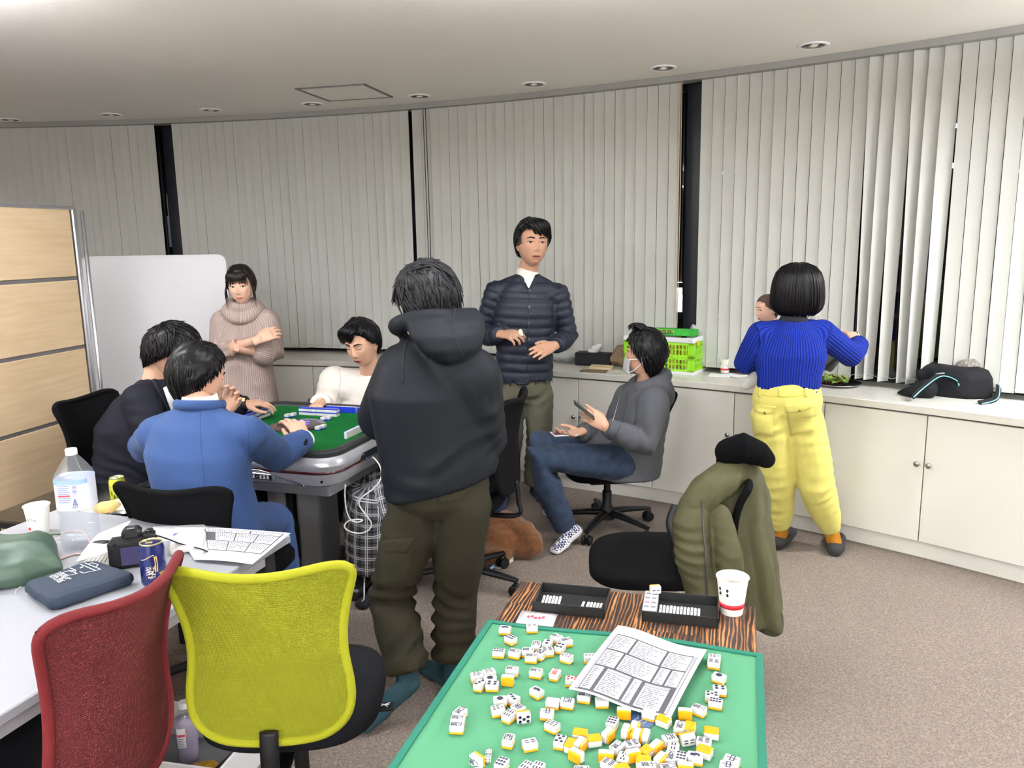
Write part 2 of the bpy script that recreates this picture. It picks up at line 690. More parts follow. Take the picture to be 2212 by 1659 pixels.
# ---------------- ceiling: hatch and downlights, all unlit
hc = [PZ(637, 190, CEIL), PZ(777, 182, CEIL), PZ(848, 208, CEIL), PZ(720, 217, CEIL)]
cen = sum(hc, Vector()) / 4
ax = ((hc[1] - hc[0]) + (hc[2] - hc[3])).normalized()
ha = math.atan2(ax.y, ax.x)
h = thing('ceiling_hatch', 'square access hatch in the ceiling with a thin metal rim', 'hatch', (cen.x, cen.y, CEIL), ha)
mb = MB()
for sx, sy, wx, wy_ in ((0, 1, .46, .014), (0, -1, .46, .014), (1, 0, .014, .46), (-1, 0, .014, .46)):
 mb.box((sx * .223, sy * .223, -.003), (wx, wy_, .008))
mb.build('rim', mat('hatch_rim', rgb(120, 122, 120), .35, metal=.7), h)
mb = MB(); mb.box((0, 0, -.002), (.425, .425, .004)); mb.build('panel', M_CEIL, h)
mb = MB(); mb.lathe([(.006, 0), (.006, -.006), (.003, -.007)], (-.2, .17, 0)); mb.build('latch', M_ALU, h)

DL = [PZ(*p, CEIL) for p in ((22, 258), (240, 247), (455, 237), (675, 224), (906, 207), (1153, 181), (1432, 146), (1757, 97))]
_words = ['at the far left edge', 'second from the left', 'third from the left', 'just below the ceiling hatch', 'just right of the ceiling hatch', 'above the man in the quilted jacket', 'third from the right window corner, above the green crate', 'farthest right and largest in view']
_ring = None
for p, wd in zip(DL, _words):
 t = thing('downlight', 'unlit round ceiling downlight ' + wd, 'downlight', p, group='round downlights along the curved window')
 if _ring is None:
  mb = MB()
  mb.lathe([(.056, 0), (.076, 0), (.078, -.004), (.072, -.008), (.058, -.006), (.056, 0)], cap=False, n=28)
  _ring = mb.mesh('ring', M_WHITE, True, 40)
  mb = MB()
  mb.lathe([(.058, -.0055), (.05, -.0035), (.03, -.0022), (.004, -.002)], n=28)
  _refl = mb.mesh('reflector', mat('downlight_reflector', rgb(120, 118, 112), .25, metal=.9), True)
  mb = MB()
  mb.ellipsoid((0, 0, -.004), (.024, .024, .007), 14, 6)
  _bulb = mb.mesh('bulb', mat('bulb_glass', rgb(226, 224, 215), .25), True)
 link('ring', _ring, t); link('reflector', _refl, t); link('bulb', _bulb, t)

# ---------------- the unseen lit fittings, including the added one
_lp = None
for k, (lx, ly, _u, _d) in enumerate(LAMPS):
 t = thing('pendant_lamp', 'unseen white linear fluorescent ceiling fitting', 'lamp', (lx, ly, CEIL), group='fluorescent fittings out of view')
 if _lp is None:
  mb = MB(); mb.box((0, 0, -.20), (1.2, .20, .05), bev=.01)
  a_ = mb.mesh('housing', M_WHITE)
  mb = MB()
  for sx in (-.45, .45):
   mb.tube([(sx, 0, 0), (sx, 0, -.18)], .006, 8)
  b_ = mb.mesh('rod', M_ALU)
  _lp = (a_, b_)
 link('housing', _lp[0], t); link('rod', _lp[1], t)

# ---------------- the counter along the window
FR = [(-3.6, wy(-3.6) - .36), (-2.6, 5.86), (-1.704, 5.60), (-.6, 5.32), (.397, 4.92), (.868, 4.63), (1.284, 4.335), (1.666, 4.01), (1.995, 3.70), (2.241, 3.42), (2.75, 2.9)]
fc = np.polyfit([p[0] for p in FR], [p[1] for p in FR], 4)


def fy(x):
 return float(np.polyval(fc, x))


CT = .78
# march along the front edge in door widths from the seam under the black bag
seams = []
fx = np.linspace(-4.6, 3.0, 4000)
fyv = np.polyval(fc, fx)
arc = np.concatenate([[0], np.cumsum(np.hypot(np.diff(fx), np.diff(fyv)))])
s0 = np.interp(1.995, fx, arc)
DW = .495
kmin = -int(s0 / DW)
def front_pt(s, d=0.0, z=0.0):
 x = float(np.interp(s, arc, fx)); y = float(np.interp(s, arc, fyv))
 x2 = float(np.interp(s + .01, arc, fx)); y2 = float(np.interp(s + .01, arc, fyv))
 t = Vector((x2 - x, y2 - y, 0)).normalized()
 return Vector((x, y, z)) + Vector((-t.y, t.x, 0)) * d, t
mb = MB()
rings = []
for s in np.linspace(.05, arc[-1] - .05, 70):
 p, t = front_pt(s)
 rings.append([front_pt(s, d, z)[0] for d, z in ((0, CT - .036), (0, CT - .003), (.003, CT), (.62, CT), (.62, CT - .036))])
mb.loft(rings)
tag(mb.build('worktop', M_COUNTER, None, True, 30), 'long curved pale grey worktop running under the window blinds', 'counter')
mb = MB()
rings = []
for s in np.linspace(.05, arc[-1] - .05, 70):
 rings.append([front_pt(s, d, z)[0] for d, z in ((.055, 0), (.055, .085), (.30, .085), (.30, 0))])
mb.loft(rings)
struct(mb.build('baseboard_window', M_CREAM, None, True, 30), 'cream recessed plinth under the cabinets')
M_KNOB = mat('knob_nickel', rgb(160, 158, 152), .28, metal=.95)
mb = MB(); mb.lathe([(.005, 0), (.005, .012), (.0125, .018), (.014, .024), (.011, .029), (.004, .031)], n=18)
KNOB = mb.mesh('knob', M_KNOB, True, 50)
cab_names = {0: 'cream two door cabinet at the right end, under the black bag', -1: 'cream two door cabinet behind the woman in yellow trousers', -2: 'cream two door cabinet behind the seated man in grey', -3: 'cream two door cabinet behind the man in the quilted jacket', -4: 'cream two door cabinet behind the man in the white sweater', -5: 'cream two door cabinet behind the woman with crossed arms', -6: 'cream two door cabinet behind the pale upright board'}
for ci, lab in cab_names.items():
 sc_ = s0 + ci * 2 * DW
 if sc_ - DW < .1:
  continue
 pc, tc_ = front_pt(sc_)
 t = thing('cabinet', lab, 'cabinet', (pc.x, pc.y, 0), world=True, group='cream cabinets under the window counter')
 mb = MB()
 q = [front_pt(sc_ - DW + .002, .045)[0], pc + Vector((-tc_.y, tc_.x, 0)) * .045, front_pt(sc_ + DW - .002, .045)[0], front_pt(sc_ + DW - .01, .40)[0], front_pt(sc_ - DW + .01, .40)[0]]
 mb.prism([(p.x, p.y) for p in q], .086, CT - .038)
 mb.build('body', mat('cabinet_inside', rgb(120, 116, 106), .6), t)
 for sd in (-1, 1):
  a, _ = front_pt(sc_ + (sd * DW if sd < 0 else 0), .03)
  b, _ = front_pt(sc_ + (sd * DW if sd > 0 else 0), .03)
  tt = (b - a).normalized(); L = (b - a).length
  nn = Vector((tt.y, -tt.x, 0))
  M = Matrix.Translation((a + b) / 2) @ Matrix(((tt.x, nn.x, 0, 0), (tt.y, nn.y, 0, 0), (0, 0, 1, 0), (0, 0, 0, 1)))
  mb = MB(); mb.box((0, 0, (.092 + CT - .048) / 2), (L - .005, .018, CT - .048 - .092), mtx=M, bev=.002)
  d = mb.build('door', M_CREAM, t)
  if ci in (0, -1, -2, -4):
   kp = M @ Matrix.Translation((-sd * (L / 2 - .028), .009, .49)) @ Matrix.Rotation(-PI / 2, 4, 'X')
   kk = link('knob', KNOB, d)
   kk.matrix_parent_inverse = PINV[t.name]
   kk.matrix_basis = kp
   kk.parent = d
   kk.matrix_parent_inverse = Matrix()
# ============================================================ people: builders
def dg_mesh(me, mods):
 o = bpy.data.objects.new('tmp', me)
 COL.objects.link(o)
 for typ, kw in mods:
  m = o.modifiers.new('m', typ)
  for k, v in kw.items():
   setattr(m, k, v)
 dg = bpy.context.evaluated_depsgraph_get()
 out = bpy.data.meshes.new_from_object(o.evaluated_get(dg))
 bpy.data.objects.remove(o)
 return out


def remesh(mb, voxel, smooth=4, factor=.5):
 me = bpy.data.meshes.new('r')
 bmesh.ops.recalc_face_normals(mb.bm, faces=mb.bm.faces)
 mb.bm.to_mesh(me)
 mb.bm.free()
 out = dg_mesh(me, [('REMESH', dict(mode='VOXEL', voxel_size=voxel, adaptivity=0.0)), ('SMOOTH', dict(factor=factor, iterations=smooth))])
 bpy.data.meshes.remove(me)
 return out


def get_co(me):
 a = np.empty(len(me.vertices) * 3)
 me.vertices.foreach_get('co', a)
 return a.reshape(-1, 3)


def get_no(me):
 a = np.empty(len(me.vertices) * 3)
 me.vertices.foreach_get('normal', a)
 return a.reshape(-1, 3)


def set_co(me, co):
 me.vertices.foreach_set('co', np.ascontiguousarray(co).ravel())
 me.update()


_rng = np.random.default_rng(5)


def snoise(co, scale, seed, k=9):
 """cheap smooth noise: warped sum of random plane waves, about -1..1"""
 r = np.random.default_rng(seed)
 d = r.normal(size=(k, 3)); d /= np.linalg.norm(d, axis=1)[:, None]
 ph = r.uniform(0, 6.28, k)
 f = scale * r.uniform(.6, 1.7, k)
 w_ = co + .35 / scale * np.sin(co[:, [1, 2, 0]] * scale * 1.3 + ph[:3])
 return np.sin(w_ @ d.T * f + ph).sum(1) / math.sqrt(k) * .75


def ridged(co, scale, seed):
 return 1 - 2 * np.abs(snoise(co, scale, seed))


def bone_uv(co, bones):
 """per vertex: coordinate along (v) and around (u) the nearest bone; bones = [(a, b, radius, ref, v0)]"""
 n = len(co)
 best = np.full(n, 1e9); U = np.zeros(n); V = np.zeros(n); I = np.zeros(n, int)
 for i, (a, b, r, ref, v0) in enumerate(bones):
  a = np.array(a); b = np.array(b); ref = np.array(ref)
  ax = b - a; L = np.linalg.norm(ax); ax = ax / L
  t = np.clip((co - a) @ ax, 0, L)
  d = co - (a + t[:, None] * ax)
  dist = np.linalg.norm(d, axis=1) - r
  rf = ref - ax * (ref @ ax); rf /= np.linalg.norm(rf)
  sd = np.cross(ax, rf)
  ang = np.arctan2(co @ sd - a @ sd, co @ rf - a @ rf)
  m = dist < best
  best[m] = dist[m]; U[m] = (ang * max(r, .03))[m]; V[m] = (v0 + (co - a) @ ax)[m]; I[m] = i
 return U, V, I


def set_attr(me, name, arr):
 at = me.attributes.new(name, 'FLOAT', 'POINT')
 at.data.foreach_set('value', np.ascontiguousarray(arr, dtype=np.float32))


def finish(me, name, mats, parent):
 me.name = name
 me.materials.clear()
 for m in (mats if isinstance(mats, (list, tuple)) else [mats]):
  me.materials.append(m)
 me.polygons.foreach_set('use_smooth', [True] * len(me.polygons))
 return link(name, me, parent)


def garment(name, parent, mats, fill, voxel=.010, smooth=3, folds=(), creases=(), bones=None, post=None):
 """fill(mb) adds closed shapes that are fused into one cloth surface.
 folds: (amp, scale, seed) noise ; creases: (center, axis, amp, wavelength, reach)"""
 mb = MB()
 fill(mb)
 me = remesh(mb, voxel, smooth)
 co = get_co(me); no = get_no(me)
 disp = np.zeros(len(co))
 for amp, sc_, sd in folds:
  disp += amp * ridged(co, sc_, sd)
 for c, ax, amp, wl, reach in creases:
  c = np.array(c); ax = np.array(Vector(ax).normalized())
  d = co - c
  g = np.exp(-(np.linalg.norm(d, axis=1) / reach) ** 2)
  wv = np.sin((d @ ax) * PI / wl * .9 + 2.6 * snoise(co, 8, 3) + 1.4 * snoise(co, 19, 8))
  msk = np.clip(.45 + .9 * snoise(co, 11, 12), 0, 1.2)
  disp += amp * g * (1 - 2 * np.abs(wv) ** 1.3) * msk
 co = co + no * disp[:, None]
 if bones:
  U, V, I = bone_uv(co, bones)
  set_attr(me, 'gu', U); set_attr(me, 'gv', V)
  if post:
   set_co(me, co)
   co = post(co, get_no(me), U, V, I)
 set_co(me, co)
 return finish(me, name, mats, parent)


# ---- head
def _interp(x, xp, fp):
 return np.interp(x, xp, fp)


def head_surf(d, s=1.0, jaw=.30, female=False):
 """surface point of a head for unit directions d (n,3): x right, y face, z up"""
 n_ = 2.25
 k = (np.abs(d) ** n_).sum(1) ** (-1 / n_)
 p = d * k[:, None]
 x, y, z = p[:, 0] * .074, p[:, 1] * .095, p[:, 2] * .116
 y = np.where(y > 0, y * .93, y * 1.03)
 t = np.clip(-z / .116, 0, 1)
 x = x * (1 - jaw * t ** 1.6)
 y = np.where(y < 0, y * (1 - .38 * t), y * (1 - .02 * t))
 tt = np.clip(z / .116, 0, 1)
 x = x * (1 + .05 * np.sin(tt * PI))
 fr = np.clip(d[:, 1] * 1.6, 0, 1) ** 1.5

 def g(x0, z0, sx, sz):
  return np.exp(-((x - x0) / sx) ** 2 - ((z - z0) / sz) ** 2)
 dy = np.zeros(len(d))
 sig = _interp(z, [-.045, -.035, -.01, .02], [.0115, .0115, .0075, .008])
 h_ = _interp(z, [-.052, -.044, -.037, -.030, -.014, .004, .020, .035], [0, .004, .0175, .0185, .0115, .0055, .002, 0])
 dy += h_ * np.exp(-(x / sig) ** 2)
 ax = np.abs(x)
 dy += .0065 * np.exp(-((ax - .0125) / .006) ** 2 - ((z + .0365) / .006) ** 2)
 dy -= .0085 * np.exp(-((ax - .031) / .015) ** 2 - ((z - .003) / .010) ** 2)
 dy += .0035 * np.exp(-((ax - .03) / .022) ** 2 - ((z - .024) / .008) ** 2)
 dy += .004 * np.exp(-((ax - .042) / .016) ** 2 - ((z + .02) / .016) ** 2)
 dy += .0055 * np.exp(-(x / .023) ** 2 - ((z + .064) / .014) ** 2)
 dy -= .003 * np.exp(-(x / .018) ** 2 - ((z + .083) / .007) ** 2)
 dy += .0085 * np.exp(-(x / .019) ** 2 - ((z + .102) / .014) ** 2)
 y = y + dy * fr
 return np.stack([x, y, z], 1) * s


def head_grid(nu=96, nv=72):
 u = np.linspace(0, 2 * PI, nu, endpoint=False)
 u = u - .45 * np.sin(u)            # cluster columns at the face
 v = np.linspace(-1, 1, nv)
 el = (v + .12 * np.sin(v * PI)) * PI / 2 * .985
 return u, el


def add_grid(mb, pts, nu, nv, mi):
 """pts (nv, nu, 3) closed in u with caps"""
 mb.mi = mi
 R = mb.loft([[Vector(p) for p in row] for row in pts])
 return R


# material slots of a body: 0 skin 1 lip 2 brow/lash 3 eye white 4 iris 5 mouth dark
def body_mats(skin):
 return [skin, mat('lips', rgb(186, 118, 108), .45), mat('brow_hair', rgb(34, 28, 27), .7), mat('eye_white', rgb(196, 190, 186), .3), mat('iris_dark', rgb(28, 18, 14), .15), mat('mouth_inside', rgb(70, 30, 30), .6)]


def face_mb(mb, M, s, eyes=1.0, mouth=.0, female=False, jaw=.30, ears=True, brow=True):
 u, el = head_grid()
 U, E_ = np.meshgrid(u, el)
 d = np.stack([np.cos(E_) * np.sin(U), np.cos(E_) * np.cos(U), np.sin(E_)], -1).reshape(-1, 3)
 p = head_surf(d, 1.0, jaw)
 A = np.array(M)
 def W(q):
  q = np.atleast_2d(np.array(q)) * s
  return q @ A[:3, :3].T + A[:3, 3]
 pw = W(p).reshape(len(el), len(u), 3)
 add_grid(mb, pw, len(u), len(el), 0)
 # y of the face surface for x,z
 front = p[p[:, 1] > 0]
 def fy_(x, z):
  dd = (front[:, 0] - x) ** 2 + (front[:, 2] - z) ** 2
  i = np.argsort(dd)[:4]
  w_ = 1 / (dd[i] + 1e-7)
  return float((front[i, 1] * w_).sum() / w_.sum())
 def line(pts, rad, mi, lift=.001, flat=1.0):
  mb.mi = mi
  mb.tube([W((x, fy_(x, z) + lift, z))[0] for x, z in pts], [r * s for r in rad], 7, flat=flat)
 for sd in (-1, 1):
  ex, ez = .031 * sd, .004
  ey = fy_(ex, ez)
  mb.mi = 3 if eyes > .15 else 0
  C = W((ex, ey - .0035, ez - .001))[0]
  R3 = Matrix(A.tolist()).to_3x3().to_4x4()
  mb.ellipsoid(C, (.0145 * s, .0085 * s, (.0042 + .0045 * eyes) * s if eyes > .15 else .0075 * s), 16, 8, mtx=R3)
  if eyes > .15:
   mb.mi = 4
   mb.ellipsoid(W((ex + .001 * sd * 0, ey + .0008, ez - .0012))[0], (.0082 * s, .0052 * s, (.0046 + .0022 * eyes) * s), 12, 8, mtx=R3)
   # upper lid
   mb.mi = 0
   pts = [(-.0165, -.001), (-.010, .0045 * eyes + .002), (0, .0068 * eyes + .0025), (.010, .0045 * eyes + .002), (.0165, -.0005)]
   mb.tube([W((ex + a, fy_(ex + a, ez + b) + .0030, ez + b + .003))[0] for a, b in pts], [.002 * s, .0042 * s, .005 * s, .0042 * s, .002 * s], 8)
   line([(ex + a, ez + b - .0004) for a, b in pts], [.0008, .0015, .0017, .0015, .0009], 2, .0042)
  else:
   pts = [(-.015, .000), (-.008, -.0045), (0, -.0062), (.008, -.0045), (.015, .000)]
   line([(ex + a, ez + b) for a, b in pts], [.0006, .0012, .0014, .0012, .0006], 2, .0052)
  if brow:
   th = .0046 if not female else .0028
   line([(ex - sd * .019, .0215), (ex - sd * .010, .0255), (ex + sd * .004, .0275), (ex + sd * .020, .0225)], [th * .9, th * 1.2, th, th * .3], 2, .0006, flat=.8)
 # mouth
 lw = .023 if not female else .020
 zm = -.066
 op = .004 * mouth
 line([(-lw, zm), (-lw * .5, zm + .0030 + op), (0, zm + .0024 + op), (lw * .5, zm + .0030 + op), (lw, zm)], [.0012, .0036, .0038, .0036, .0012], 1, -.0002)
 line([(-lw * .95, zm - .001), (-lw * .5, zm - .0048 - op), (0, zm - .0062 - op), (lw * .5, zm - .0048 - op), (lw * .95, zm - .001)], [.0012, .0042, .0050, .0042, .0012], 1, -.0002)
 line([(-lw * .97, zm), (-lw * .5, zm - .0008), (0, zm - .0012), (lw * .5, zm - .0008), (lw * .97, zm)], [.0006, .0012 + op * .9, .0014 + op, .0012 + op * .9, .0006], 5, .0028)
 if ears:
  mb.mi = 0
  for sd in (-1, 1):
   # ear: outer helix tube + inner plate
   pts = []
   for k in range(11):
    a = -2.2 + 4.7 * k / 10
    pts.append((sd * (.0735 + .008 * max(0, math.cos(a * .9 - .6))), -.008 - .016 * math.cos(a) * 1.0 - .004 * math.sin(a), -.004 + .029 * math.sin(a)))
   mb.tube([W(q)[0] for q in pts], [.0045 * s] * 11, 7)
   R3 = Matrix(A.tolist()).to_3x3().to_4x4()
   mb.ellipsoid(W((sd * .0735, -.010, -.004))[0], (.006 * s, .015 * s, .026 * s), 10, 8, mtx=R3)
   mb.ellipsoid(W((sd * .0735, -.002, -.030))[0], (.005 * s, .008 * s, .008 * s), 8, 6, mtx=R3)
 return W


def hand_mb(wrist, fw, back, side, curl=(.3, .35, .4, .45), thumb=.3, s=1.0, spread=1.0, forearm=None, thumb_in=0.0):
 """fills an MB with a hand. fw: direction wrist->fingers, back: normal of the back of the hand, side +1 right hand"""
 mb = MB()
 fw = Vector(fw).normalized()
 bk = Vector(back); bk = (bk - fw * bk.dot(fw)).normalized()
 xa = fw.cross(bk) * (-side)            # towards the thumb
 o = Vector(wrist)
 def L(x, y, z):
  return o + (xa * x + fw * y + bk * z) * s
 rings = []
 for y, wx, tz, xo in ((-.03, .027, .020, 0), (-.005, .027, .019, 0), (.02, .033, .017, .002), (.05, .040, .0155, .002), (.078, .041, .0135, .0), (.092, .038, .011, -.001)):
  rings.append([L(xo + wx * math.cos(2 * PI * k / 16), y, tz * math.sin(2 * PI * k / 16)) for k in range(16)])
 mb.loft(rings)
 if forearm is not None:
  fo = Vector(forearm)
  mb.capsule([o + fw * .01 * s, o.lerp(fo, .35), fo], [.025 * s, .030 * s, .036 * s])
 bases = ((.031, .088, .070, .0092), (.0105, .092, .078, .0094), (-.0105, .089, .073, .009), (-.030, .082, .057, .0082))
 for i, (bx, by, ln, r) in enumerate(bases):
  c = curl[i]
  ang = 0
  p = Vector((bx, by - .012, 0))
  pts = [p.copy()]
  sp = (bx / .031) * .09 * spread
  seg = (.46, .30, .24)
  a = c * .55
  for k in range(3):
   a += (c * .75 if k else 0)
   d = Vector((math.sin(sp), math.cos(a) * math.cos(sp), -math.sin(a)))
   p = p + d * (ln * seg[k] + (.012 if k == 0 else 0))
   pts.append(p.copy())
  mb.capsule([L(*q) for q in pts], [r * s * 1.05, r * s, r * s * .92, r * s * .80], 10)
 # thumb leaves the side of the palm near its base
 tb = [Vector((.026, .022, -.006)), Vector((.046 - .010 * thumb_in, .048, -.014 - .012 * thumb)), Vector((.054 - .026 * thumb_in, .076, -.020 - .022 * thumb)), Vector((.055 - .042 * thumb_in, .100, -.022 - .030 * thumb))]
 mb.capsule([L(*q) for q in tb], [.0135 * s, .0115 * s, .0098 * s, .0085 * s], 10)
 return mb


def join_body(name, parent, mats, parts):
 """parts: MB or mesh, merged to one body mesh"""
 bm = bmesh.new()
 for p in parts:
  if isinstance(p, MB):
   bmesh.ops.recalc_face_normals(p.bm, faces=p.bm.faces)
   me = bpy.data.meshes.new('j')
   p.bm.to_mesh(me); p.bm.free()
  else:
   me = p
  bm.from_mesh(me)
  bpy.data.meshes.remove(me)
 me = bpy.data.meshes.new(name)
 bm.to_mesh(me); bm.free()
 for m in mats:
  me.materials.append(m)
 me.polygons.foreach_set('use_smooth', [True] * len(me.polygons))
 return link(name, me, parent)


def rot_head(pos, yaw, pitch=0, roll=0):
 """yaw: direction the face looks at, degrees, 0 = +Y (away), 90 = -X (photo left), 180 = towards the camera"""
 return Matrix.Translation(Vector(pos)) @ Matrix.Rotation(math.radians(yaw), 4, 'Z') @ Matrix.Rotation(math.radians(pitch), 4, 'X') @ Matrix.Rotation(math.radians(roll), 4, 'Y')


# ---- hair
def M_HAIR(name, c, rough=.38):
 return mat(name, c, rough, spec=.22)


def hairline_default(az):
 """lowest elevation (deg) of the hair for azimuth az (deg, 0 = face)"""
 a = abs((az + 180) % 360 - 180)
 return float(np.interp(a, [0, 30, 50, 62, 75, 88, 100, 120, 150, 180], [36, 36, 30, 14, 8, 2, -14, -30, -42, -46]))


def hair(parent, M, s, m, n=320, flow=(0, .15, -1), swirl=.25, off=.012, lift=.012, tousle=.5, length=.10, seed=1, hairline=hairline_default, r0=.0075, cap_th=.012, over=.012, part=None, name='hair', jaw=.30, top_flow=(0, .9, -.1)):
 r = np.random.default_rng(seed)
 mb = MB()
 A = np.array(M)
 def W(q):
  return (np.atleast_2d(q) * s) @ A[:3, :3].T + A[:3, 3]
 # cap
 nu, nv = 72, 22
 rows = []
 az = np.linspace(0, 360, nu, endpoint=False)
 hl = np.array([hairline(a) for a in az])
 for j in range(nv):
  f = j / (nv - 1)
  el = np.radians(hl + (89.5 - hl) * (f ** .9))
  d = np.stack([np.cos(el) * np.sin(np.radians(az)), np.cos(el) * np.cos(np.radians(az)), np.sin(el)], 1)
  th = cap_th * min(1, .12 + f * 5) * (1 + .25 * snoise(d, 7, seed + 3) + .15 * snoise(d, 18, seed + 4))
  q = head_surf(d, 1, jaw) + d * th[:, None]
  rows.append([Vector(v) for v in W(q)])
 mb.loft(rows)
 # clumps
 fl = np.array(flow, float); tf = np.array(top_flow, float)
 cnt = 0
 tries = 0
 while cnt < n and tries < n * 6:
  tries += 1
  z = r.uniform(-.5, 1); a = r.uniform(0, 2 * PI)
  cz = math.sqrt(1 - z * z)
  d = np.array([cz * math.sin(a), cz * math.cos(a), z])
  if math.degrees(math.asin(z)) < hairline(math.degrees(a)) + 3:
   continue
  cnt += 1
  ln = length * r.uniform(.6, 1.25)
  steps = 7
  st = ln / steps / .105
  wob = r.normal(size=3) * tousle
  o0 = off * r.uniform(.5, 1.15)
  lf = lift * r.uniform(.1, 1.2)
  pts = []
  hstop = False
  for k in range(steps + 1):
   t = k / steps
   q = head_surf(d[None], 1, jaw)[0] + d * (o0 * (1 - .2 * t) + lf * t * t)
   pts.append(q)
   topw = max(0, d[2] - .45) / .55
   f_ = fl * (1 - topw) + tf * topw + np.array([-d[1], d[0], 0]) * swirl + wob * .35
   f_ = f_ - d * (f_ @ d)
   f_ /= np.linalg.norm(f_) + 1e-6
   nd = d + f_ * st
   nd /= np.linalg.norm(nd)
   if math.degrees(math.asin(max(-1, min(1, nd[2])))) < hairline(math.degrees(math.atan2(nd[0], nd[1]))) - over * 700:
    break
   d = nd
   wob = wob + r.normal(size=3) * tousle * .25
  if len(pts) < 3:
   continue
  q = W(np.array(pts))
  m_ = len(q)
  rr = [r0 * s * r.uniform(.7, 1.1) * (1 - .9 * (k / (m_ - 1)) ** 1.6) * (.55 + .45 * min(1, k / 1.5)) for k in range(m_)]
  mb.tube([Vector(v) for v in q], rr, 5)
 return mb.build(name, m, parent, smooth=True)


def locks(mb, W, paths, r):
 for pth in paths:
  c = cat([Vector(W(p)[0]) for p in pth], 4)
  mb.tube(c, [r * (1 - .85 * (i / (len(c) - 1)) ** 1.5) for i in range(len(c))], 5)


# ---- figure skeletons -> shapes
def fr_axes(yaw):
 a = math.radians(yaw)
 fwd = Vector((-math.sin(a), math.cos(a), 0))
 return fwd, Vector((fwd.y, -fwd.x, 0))


def spine_rings(pts, rt, fw, dims, n=24, p=2.3):
 """pts: centers, rt/fw lists or single, dims (rx, ry)"""
 rings = []
 for i, c in enumerate(pts):
  r_ = rt[i] if isinstance(rt, list) else rt
  f_ = fw[i] if isinstance(fw, list) else fw
  rings.append(ellr(c, r_, f_, dims[i][0], dims[i][1], n, p))
 return rings


def arm(mb, sh, el, wr, r=(.075, .062, .052, .045), over=None):
 sh, el, wr = Vector(sh), Vector(el), Vector(wr)
 mb.capsule([sh, sh.lerp(el, .5), el, el.lerp(wr, .5), wr], [r[0], lerp(r[0], r[1], .5), r[1], lerp(r[1], r[2], .6), r[3]], 14)


def leg(mb, hip, kn, an, r=(.095, .078, .066, .058), cut=True):
 hip, kn, an = Vector(hip), Vector(kn), Vector(an)
 mb.capsule([hip, hip.lerp(kn, .5), kn, kn.lerp(an, .45)], [r[0], lerp(r[0], r[1], .6), r[1], lerp(r[1], r[2], .5)], 16)
 d = (an - kn).normalized()
 mb.tube([kn.lerp(an, .35), kn.lerp(an, .7), an], [lerp(r[1], r[2], .5), r[2], r[3]], 16)


def foot_mb(mb, ankle, heel, toe, w=.042, h=.05):
 """sock-like foot from ankle down, heel and toe on the ground"""
 an, he, to = Vector(ankle), Vector(heel), Vector(toe)
 mb.capsule([an, he.lerp(to, .12) + Vector((0, 0, .035))], [.040, .036], 12)
 d = (to - he)
 pts = [he + Vector((0, 0, .032)), he.lerp(to, .3) + Vector((0, 0, .036)), he.lerp(to, .62) + Vector((0, 0, .028)), to + Vector((0, 0, .020)) - d.normalized() * .02]
 mb.capsule(pts, [.032, .036, .032, .020], 12)
 sd = Vector((d.y, -d.x, 0)).normalized()
 for k in (-1, 1):
  mb.capsule([he.lerp(to, .55) + sd * .015 * k + Vector((0, 0, .022)), to + sd * .016 * k + Vector((0, 0, .017)) - d.normalized() * .022], [.024, .017], 10)


def surf_patch(target, origin, direction, corners, nu=8, nv=8, lift=.003, shape=None, border=True):
 """cloth patch laid on a garment: bilinear quad of corners (tl, tr, br, bl) cast along direction"""
 bm = bmesh.new(); bm.from_mesh(target.data); bm.transform(Matrix())
 tree = BVHTree.FromBMesh(bm)
 tl, tr, br, bl = (Vector(c) for c in corners)
 mb = MB()
 G = []
 dm = Vector((0, 0, 0))
 for j in range(nv + 1):
  row = []
  for i in range(nu + 1):
   u, v = i / nu, j / nv
   if shape:
    u, v = shape(u, v)
   q = tl.lerp(tr, u).lerp(bl.lerp(br, u), v)
   d = Vector(direction).normalized() if direction is not None else (q - Vector((0, 0, CAM_H))).normalized()
   dm += d
   hit = tree.ray_cast(q - d * .35, d, 1.2)
   row.append(hit[0] if hit[0] is not None else tree.find_nearest(q)[0])
  G.append(row)
 bm.free()
 d = dm.normalized()
 out = [[p - d * lift for p in r] for r in G]
 inn = [[p + d * .004 for p in r] for r in G]
 A = [[mb.bm.verts.new(p) for p in r] for r in out]
 B = [[mb.bm.verts.new(p) for p in r] for r in inn]
 for j in range(nv):
  for i in range(nu):
   mb.face([A[j][i], A[j][i + 1], A[j + 1][i + 1], A[j + 1][i]])
 edge = [(0, i) for i in range(nu)] + [(j, nu) for j in range(nv)] + [(nv, i) for i in range(nu, 0, -1)] + [(j, 0) for j in range(nv, 0, -1)]
 for k in range(len(edge)):
  a, b = edge[k], edge[(k + 1) % len(edge)]
  mb.face([A[a[0]][a[1]], A[b[0]][b[1]], B[b[0]][b[1]], B[a[0]][a[1]]])
 return mb


def surf_line(target, direction, pts, rad, lift=.001, n=6, mb=None):
 bm = bmesh.new(); bm.from_mesh(target.data)
 tree = BVHTree.FromBMesh(bm)
 out = []
 for q in cat(pts, 5):
  d = Vector(direction).normalized() if direction is not None else (q - Vector((0, 0, CAM_H))).normalized()
  hit = tree.ray_cast(q - d * .35, d, 1.2)
  if hit[0] is not None:
   out.append(hit[0] - d * lift)
 bm.free()
 mb = mb or MB()
 if len(out) > 2:
  mb.tube(out, rad, n)
 return mb


# ---- cloth materials
def cloth(name, col, rough=.88, bump=(700, .12), sheen=0, var=(30, .05)):
 return mat(name, col, rough, spec=.2, bump=bump, sheen=sheen, var=var)


